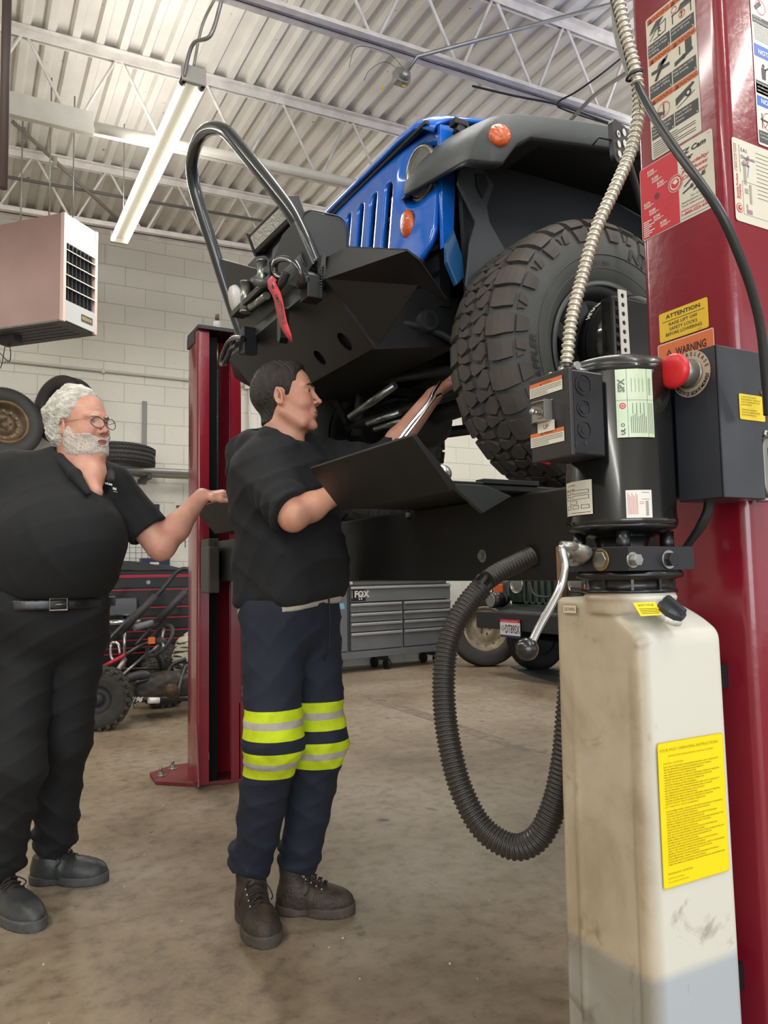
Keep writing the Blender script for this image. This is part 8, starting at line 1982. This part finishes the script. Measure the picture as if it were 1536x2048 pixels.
tg = MB(); tg.box((0, 0, 0), (.006, .052, .055), M=Matrix.Translation(wpt(Hb, (Lb*.30, 0, .158))) @ Matrix(Hb[1].T.tolist()).to_4x4() @ Euler((0, .1, 0)).to_matrix().to_4x4()); tg.build('tongue', m_boot, b1, bevel=.003)
O_ = wpt(Hb, (Lb*.30+.0055, -.018, .166)); L = Label(O_, Vector(Hb[1][1]), (0, 0, 1), .04, .01); L.text('SKECHERS', 0, 0, .0055, mat('label_gold', S(226, 180, 40), .5), bold=.04, width=.036, sx=1); L.build('tongue_lettering', b1)

# ------------------------------------------------------------------ the older man
og = thing('person', 'older man with white hair, beard and glasses in black polo, reaching out one hand', 'person', at(80, 1800, 2.65))
oH = head_frame(A3(163, 857, 2.74), R3*.90-F3*.42, radians(-2), radians(3))
OS = 1.02
onk = [(np.array(wpt(oH, (-.02, 0, -.03))), A3(158, 948, 2.78), .068, .082), (np.array(wpt(oH, (.03, 0, -.07))), A3(178, 945, 2.72), .050, .058)]
def obody(X, Y, Z):
    x, y, z = loc(X, Y, Z, oH); d = head_sdf(x, y, z, 1, OS); d = smin(d, caps(X, Y, Z, onk, .03), .03)
    d = smin(d, d_cap(X, Y, Z, A3(165, 940, 2.74), A3(188, 985, 2.66), .06, .03), .04)
    return d
lo, hi = bounds([oH[0]], .165); lo[2] -= .11
V1, F1 = surf_net(obody, lo, hi, .0028); M1 = face_mats(V1, F1, oH, OS)
o_sh, o_el, o_wr = A3(232, 985, 2.86), A3(322, 1092, 2.86), A3(404, 992, 2.97)
ocp = [(o_sh, o_el, .062, .052), (o_el, o_el+(o_wr-o_el)*.35, .049, .050), (o_el+(o_wr-o_el)*.35, o_wr, .050, .030)]
oh = hand_segs(o_wr, R3*1.0+U3*.10+F3*.06, U3*1.0-F3*.30, False, (.55, .55, .58, .62), spread=.015, thumb=(.10, .22), s=1.0)
arm_o = lambda X, Y, Z: smin(caps(X, Y, Z, ocp, .025), caps(X, Y, Z, oh, .010), .02)
lo, hi = bounds(seg_pts(ocp+oh), .07); V2, F2 = surf_net(arm_o, lo, hi, .004)
r_sh, r_el, r_wr = A3(8, 960, 2.68), A3(-42, 1130, 2.70), A3(-40, 1280, 2.58)
rcp = [(r_sh, r_el, .062, .050), (r_el, r_wr, .046, .030)]; rh = hand_segs(r_wr, -U3+R3*.1-F3*.1, -R3, True, (.5, .5, .55, .6))
arm_r = lambda X, Y, Z: smin(caps(X, Y, Z, rcp, .025), caps(X, Y, Z, rh, .010), .02)
lo, hi = bounds(seg_pts(rcp+rh), .07); V3, F3_ = surf_net(arm_r, lo, hi, .006)
o_pel = A3(92, 1235, 2.74); of_ = unit(R3*.55-F3*.83); ol = np.cross(U3, of_); Mo = np.array([of_, ol, U3])
h1, t1 = onz(-24, 1802, 0), onz(76, 1862, 0); h2, t2 = onz(64, 1764, 0), onz(212, 1762, 0)
oleg_n = [A3(46, 1270, 2.70), A3(28, 1530, 2.60), ankle(h1, t1, .085, .09)]
oleg_f = [A3(148, 1270, 2.80), A3(126, 1480, 2.82), ankle(h2, t2, .085, .075)]
trunk = [(o_pel, A3(110, 1000, 2.74), .13, .14), (A3(110, 1000, 2.74), A3(158, 940, 2.76), .12, .07), (A3(110, 1000, 2.74), o_sh, .09, .06), (A3(110, 1000, 2.74), r_sh, .09, .06)]
for L_ in (oleg_n, oleg_f): trunk += [(L_[0], L_[1], .085, .055), (L_[1], L_[2], .055, .038)]
lo, hi = bounds(seg_pts(trunk), .16); V4, F4 = surf_net(lambda X, Y, Z: caps(X, Y, Z, trunk, .05), lo, hi, .018)
Vb, Fb, Mb_ = join_np([(V1, F1, M1), (V2, F2, np.zeros(len(F2), int)), (V3, F3_, np.zeros(len(F3_), int)), (V4, F4, np.zeros(len(F4), int))])
np_obj('body', Vb, Fb, [m_skin_o, m_lip], Mb_, og, 1)
eyes(oH, og, OS, mat('iris_grey', S(84, 92, 96), .15))
def ohair(X, Y, Z):
    x, y, z = loc(X, Y, Z, oH); x, y, z = x/OS, y/OS, z/OS; ay = np.abs(y)
    base = smin(d_ell(x, y, z, (-.012, 0, .048), (.100, .077, .086)), d_ell(x, y, z, (-.045, 0, .025), (.062, .064, .060)), .03)
    back = np.clip((.03-x)/.08, 0, 1)
    ph_ = 60*x+70*z; w_ = np.sin(95*(z+.3*x)+6*np.sin(36*x+20*y))*.55+np.sin(260*(y+.25*z)+5*np.sin(ph_))*.30+np.sin(420*(z-.5*x)+3*np.sin(90*y))*.15
    th = .009+.015*back+.0034*w_*(.4+back)+.004*np.clip((z-.09)/.04, 0, 1)+.014*back*np.clip((.02-z)/.06, 0, 1)+.006*back*np.sin(48*z+18*y)
    d = base-th
    hl = np.where(z > .06, .052-.5*np.clip(.10-z, 0, 1)*0-.30*np.clip(ay-.02, 0, 1), np.where(z > .0, .010+.35*z, .006+.3*z))
    d = smax(d, (x-hl)*.8, .010); d = smax(d, -(z+.075-.3*np.clip(x+.05, 0, 1)), .012)
    earc = np.sqrt(((x-.004)/.022)**2+((z+.004)/.030)**2)-1; d = smax(d, -np.where(ay > .05, earc*.015, 1), .004)
    return d*OS
lo, hi = bounds([oH[0]], .16); sdf_obj('hair', ohair, lo, hi, .0034, m_hair_w, og, relax=1)
def obeard(X, Y, Z):
    x, y, z = loc(X, Y, Z, oH); x, y, z = x/OS, y/OS, z/OS; ay = np.abs(y)
    d = obody(X, Y, Z)/OS-.0042-.0010*np.sin(300*z+200*x)*np.sin(280*y+90*z)-.005*np.clip((-.080-z)/.03, 0, 1)
    edge = -.030-.35*np.clip(.09-x, 0, .06)*0+.55*np.clip(ay-.030, 0, 1)*1.0+.0*x
    edge = np.where(x < .045, -.022+1.2*np.clip(.03-x, -.02, .03), np.minimum(-.038+.55*np.clip(ay-.022, 0, 1), -.026))
    d = smax(d, z-edge, .004); d = smax(d, (-.004+.25*(z+.02))*1.0-x, .004); d = smax(d, d_ell(x, y, z, (.030, 0, -.040), (.088, .090, .090)), .010)
    mouth = np.sqrt((y/.021)**2+((z+.0553)/.0085)**2)-1; d = smax(d, -np.where(x > .08, mouth*.008, 1), .002)
    return d*OS
sdf_obj('beard', obeard, lo, hi-np.array((0, 0, .08)), .0028, m_beard, og, relax=1)
for sg in (-1, 1): MB().tube([wpt(oH, (x*OS, sg*y*OS, z*OS)) for x, y, z in ((.096, .014, .034), (.096, .024, .037), (.090, .036, .037), (.082, .046, .032))], [.0022, .0032, .003, .0014], 8).build('eyebrow', m_hair_w, og)
# glasses
gl = bpy.data.objects.new('glasses', None); COL.objects.link(gl); gl.parent = og; gl.matrix_parent_inverse = world_of(og).inverted(); gl.location = wpt(oH, (.1, 0, .015))
m_gl = mat('glasses_tortoise', S(70, 34, 38), .3)
def gp(x, y, z): return wpt(oH, (x*OS, y*OS, z*OS))
for sg in (-1, 1):
    ring = [(.030+.0245*cos(a)*(1+.08*cos(2*a)), .010+.0185*sin(a)) for a in [2*pi*k/32 for k in range(32)]]
    t = MB(); t.tube([gp(.112-.35*max(0, yy-.03)-.10*(zz-.01), sg*yy, zz) for yy, zz in ring], .0014, 8, closed=True)
    t.build('lens_rim', m_gl, gl)
    t = MB(); t.add([gp(.112-.35*max(0, yy-.03)-.10*(zz-.01), sg*yy, zz) for yy, zz in ring], [tuple(range(32))]); t.build('lens', mat('lens_glass', S(236, 240, 240), .05, alpha=.14, spec=.9), gl)
    t = MB(); t.tube([gp(.104, sg*.0555, .020), gp(.094, sg*.068, .022), gp(.03, sg*.079, .016), gp(-.012, sg*.082, .014), gp(-.024, sg*.080, -.004)], .0013, 8); t.build('temple_arm', mat('glasses_gold', S(170, 140, 100), .3, metal=.6), gl)
MB().tube([gp(.112, -.008, .014), gp(.116, 0, .017), gp(.112, .008, .014)], .0013, 8).build('bridge', m_gl, gl)
# polo shirt
belt_z = A3(100, 1195, 2.74)[2]
def polo(X, Y, Z):
    d = d_ell(X, Y, Z, A3(102, 1010, 2.74), (.165, .215, .17), Mo)
    d = smin(d, d_ell(X, Y, Z, A3(118, 1085, 2.66), (.215, .225, .20), Mo), .07)
    d = smin(d, d_ell(X, Y, Z, A3(108, 1150, 2.70), (.195, .215, .13), Mo), .05)
    d = smin(d, d_cap(X, Y, Z, A3(25, 945, 2.68), A3(218, 965, 2.83), .080, .070), .07)
    d = smin(d, d_cap(X, Y, Z, A3(120, 935, 2.78), A3(165, 935, 2.78), .075, .070), .05)
    dn = o_el-o_sh; sl = d_cap(X, Y, Z, o_sh, o_sh+dn*.78, .078, .078); d = smin(d, sl, .05)
    dr_ = r_el-r_sh; sr_ = d_cap(X, Y, Z, r_sh, r_sh+dr_*.85, .080, .074); d = smin(d, sr_, .045)
    d += folds(X, Y, Z, 22, .012, 1.1, (R3*.8+U3*.35))+folds(X, Y, Z, 40, .004, 2.6, (R3*-.4+U3*.8))+.004*wav(X, Y, Z, 15, 2)
    t_ = ((X-o_sh[0])*dn[0]+(Y-o_sh[1])*dn[1]+(Z-o_sh[2])*dn[2])/np.dot(dn, dn)
    n_ = np.where(sl < .02, 1, 0)*np.where(d_ell(X, Y, Z, A3(118, 1085, 2.66), (.235, .24, .21), Mo) > 0.02, 1, 0)
    d = np.where(n_ > 0, np.maximum(d, (t_-.74)*.3), d); d = smax(d, -d_cap(X, Y, Z, o_sh+dn*.6, o_sh+dn*1.2, .064, .068), .004)
    t2 = ((X-r_sh[0])*dr_[0]+(Y-r_sh[1])*dr_[1]+(Z-r_sh[2])*dr_[2])/np.dot(dr_, dr_); d = np.where((sr_ < .03) & (t2 > .8), np.maximum(d, (t2-.82)*.3), d)
    d = smax(d, (belt_z-.004)-Z, .02)
    # open neck and placket
    d = smax(d, -d_cap(X, Y, Z, A3(160, 850, 2.74), A3(162, 940, 2.76), .078, .082), .008)
    d = smax(d, -d_cap(X, Y, Z, A3(172, 900, 2.70), A3(195, 975, 2.60), .05, .010), .006)
    return d
lo, hi = bounds([A3(-70, 900, 2.7), A3(270, 1210, 2.7), A3(330, 1080, 2.9), A3(110, 1080, 2.38), A3(100, 1000, 3.0)], .06)
po = sdf_obj('polo_shirt', polo, lo, hi, .0068, m_polo, og, relax=1)
def collar(X, Y, Z):
    rr = caps(X, Y, Z, [(A3(112, 905, 2.86), A3(118, 918, 2.68), .018, .020), (A3(118, 918, 2.68), A3(150, 950, 2.62), .020, .022), (A3(150, 950, 2.62), A3(176, 985, 2.57), .022, .012), (A3(112, 905, 2.86), A3(185, 915, 2.88), .018, .02), (A3(185, 915, 2.88), A3(218, 948, 2.78), .02, .022), (A3(218, 948, 2.78), A3(222, 962, 2.68), .022, .012)], .012)
    return smax(rr, -d_cap(X, Y, Z, A3(160, 850, 2.74), A3(162, 940, 2.76), .072, .080), .004)
lo, hi = bounds([A3(95, 890, 2.9), A3(235, 1000, 2.5)], .05); lo = np.minimum(lo, hi); sdf_obj('collar', collar, np.minimum(lo, hi)-.05, np.maximum(lo, hi)+.05, .005, m_polo, po)
L = Label(A3(211, 968, 2.615), R3*.93-F3*.1-U3*.25, (0, 0, 1), .05, .02); L.text('LTLIRE', 0, 0, .006, p_white, bold=.04, width=.026); L.text('IRE', .028, -.012, .007, p_white, bold=.04); L.line(.03, -.018, .045, -.018, .001, p_white, 2); L.lift = .004; L.build('shirt_logo', po)
# slacks, belt
otr = trousers_fn(o_pel, Mo, None, [oleg_n, oleg_f], .112, .088, .066, (.180, .205, .15), None, 2.3, 2.0, .10)
lo, hi = bounds([A3(-60, 1180, 2.7), A3(230, 1750, 2.7), oleg_n[2]-U3*.03, oleg_f[2], A3(100, 1250, 2.4), A3(100, 1250, 3.0)], .06)
sdf_obj('slacks', otr, lo, hi, .0072, m_slack, og, relax=1)
bz = A3(100, 1209, 2.56)[2]
def belt(X, Y, Z):
    d = d_ell(X, Y, Z, np.array((o_pel[0], o_pel[1], bz+.01)), (.199, .223, .30), Mo); d = np.abs(d-.006)-.005; return np.maximum(d, np.abs(Z-bz)-.0175)
c = np.array((o_pel[0], o_pel[1], bz)); bo = sdf_obj('belt', belt, c-np.array((.27, .27, .03)), c+np.array((.27, .27, .03)), .0045, mat('belt_black', S(30, 30, 32), .3, coat=.3), og)
bk = Vector(o_pel+of_*.213); bk.z = bz; Mk = Matrix.Translation(bk) @ Matrix(np.array([ol*-1, of_*-1, U3]).T.tolist()).to_4x4()
t = MB(); t.tube([(-.027, -.004, -.019), (.027, -.004, -.019), (.027, -.004, .019), (-.027, -.004, .019)], .003, 8, closed=True, M=Mk, sm=False); t.cyl(Mk @ Vector((-.026, -.006, 0)), Mk @ Vector((.012, -.006, 0)), .0022, n=8); t.build('belt_buckle', m_steel, bo)
boot(og, h1, t1, None, 'walking_shoe', m_shoe, m_shoes, 4, .10, .056)
boot(og, h2, t2, None, 'walking_shoe', m_shoe, m_shoes, 4, .10, .054)
# tools the younger man holds up along his raised forearm
wr_ = thing('wrench', 'long chrome wrench held up along the younger man raised forearm', 'wrench', f_wr)
MB().tube(spline([at(792, 888, 2.40), at(822, 848, 2.40), at(856, 806, 2.40), at(866, 786, 2.41), at(882, 762, 2.44)], 6), .0062, 12).build('shank', m_chrome, wr_)
MB().cyl(at(786, 893, 2.40), at(797, 882, 2.40), .0125, n=16).build('socket_end', m_chrome, wr_)
wr2 = thing('pry_bar', 'thin chrome pry bar lying beside the wrench on the raised forearm', 'pry bar', f_wr)
MB().tube(spline([at(803, 884, 2.39), at(838, 838, 2.39), at(868, 798, 2.40), at(882, 788, 2.42)], 6), .0045, 10).build('bar', m_chrome, wr2)
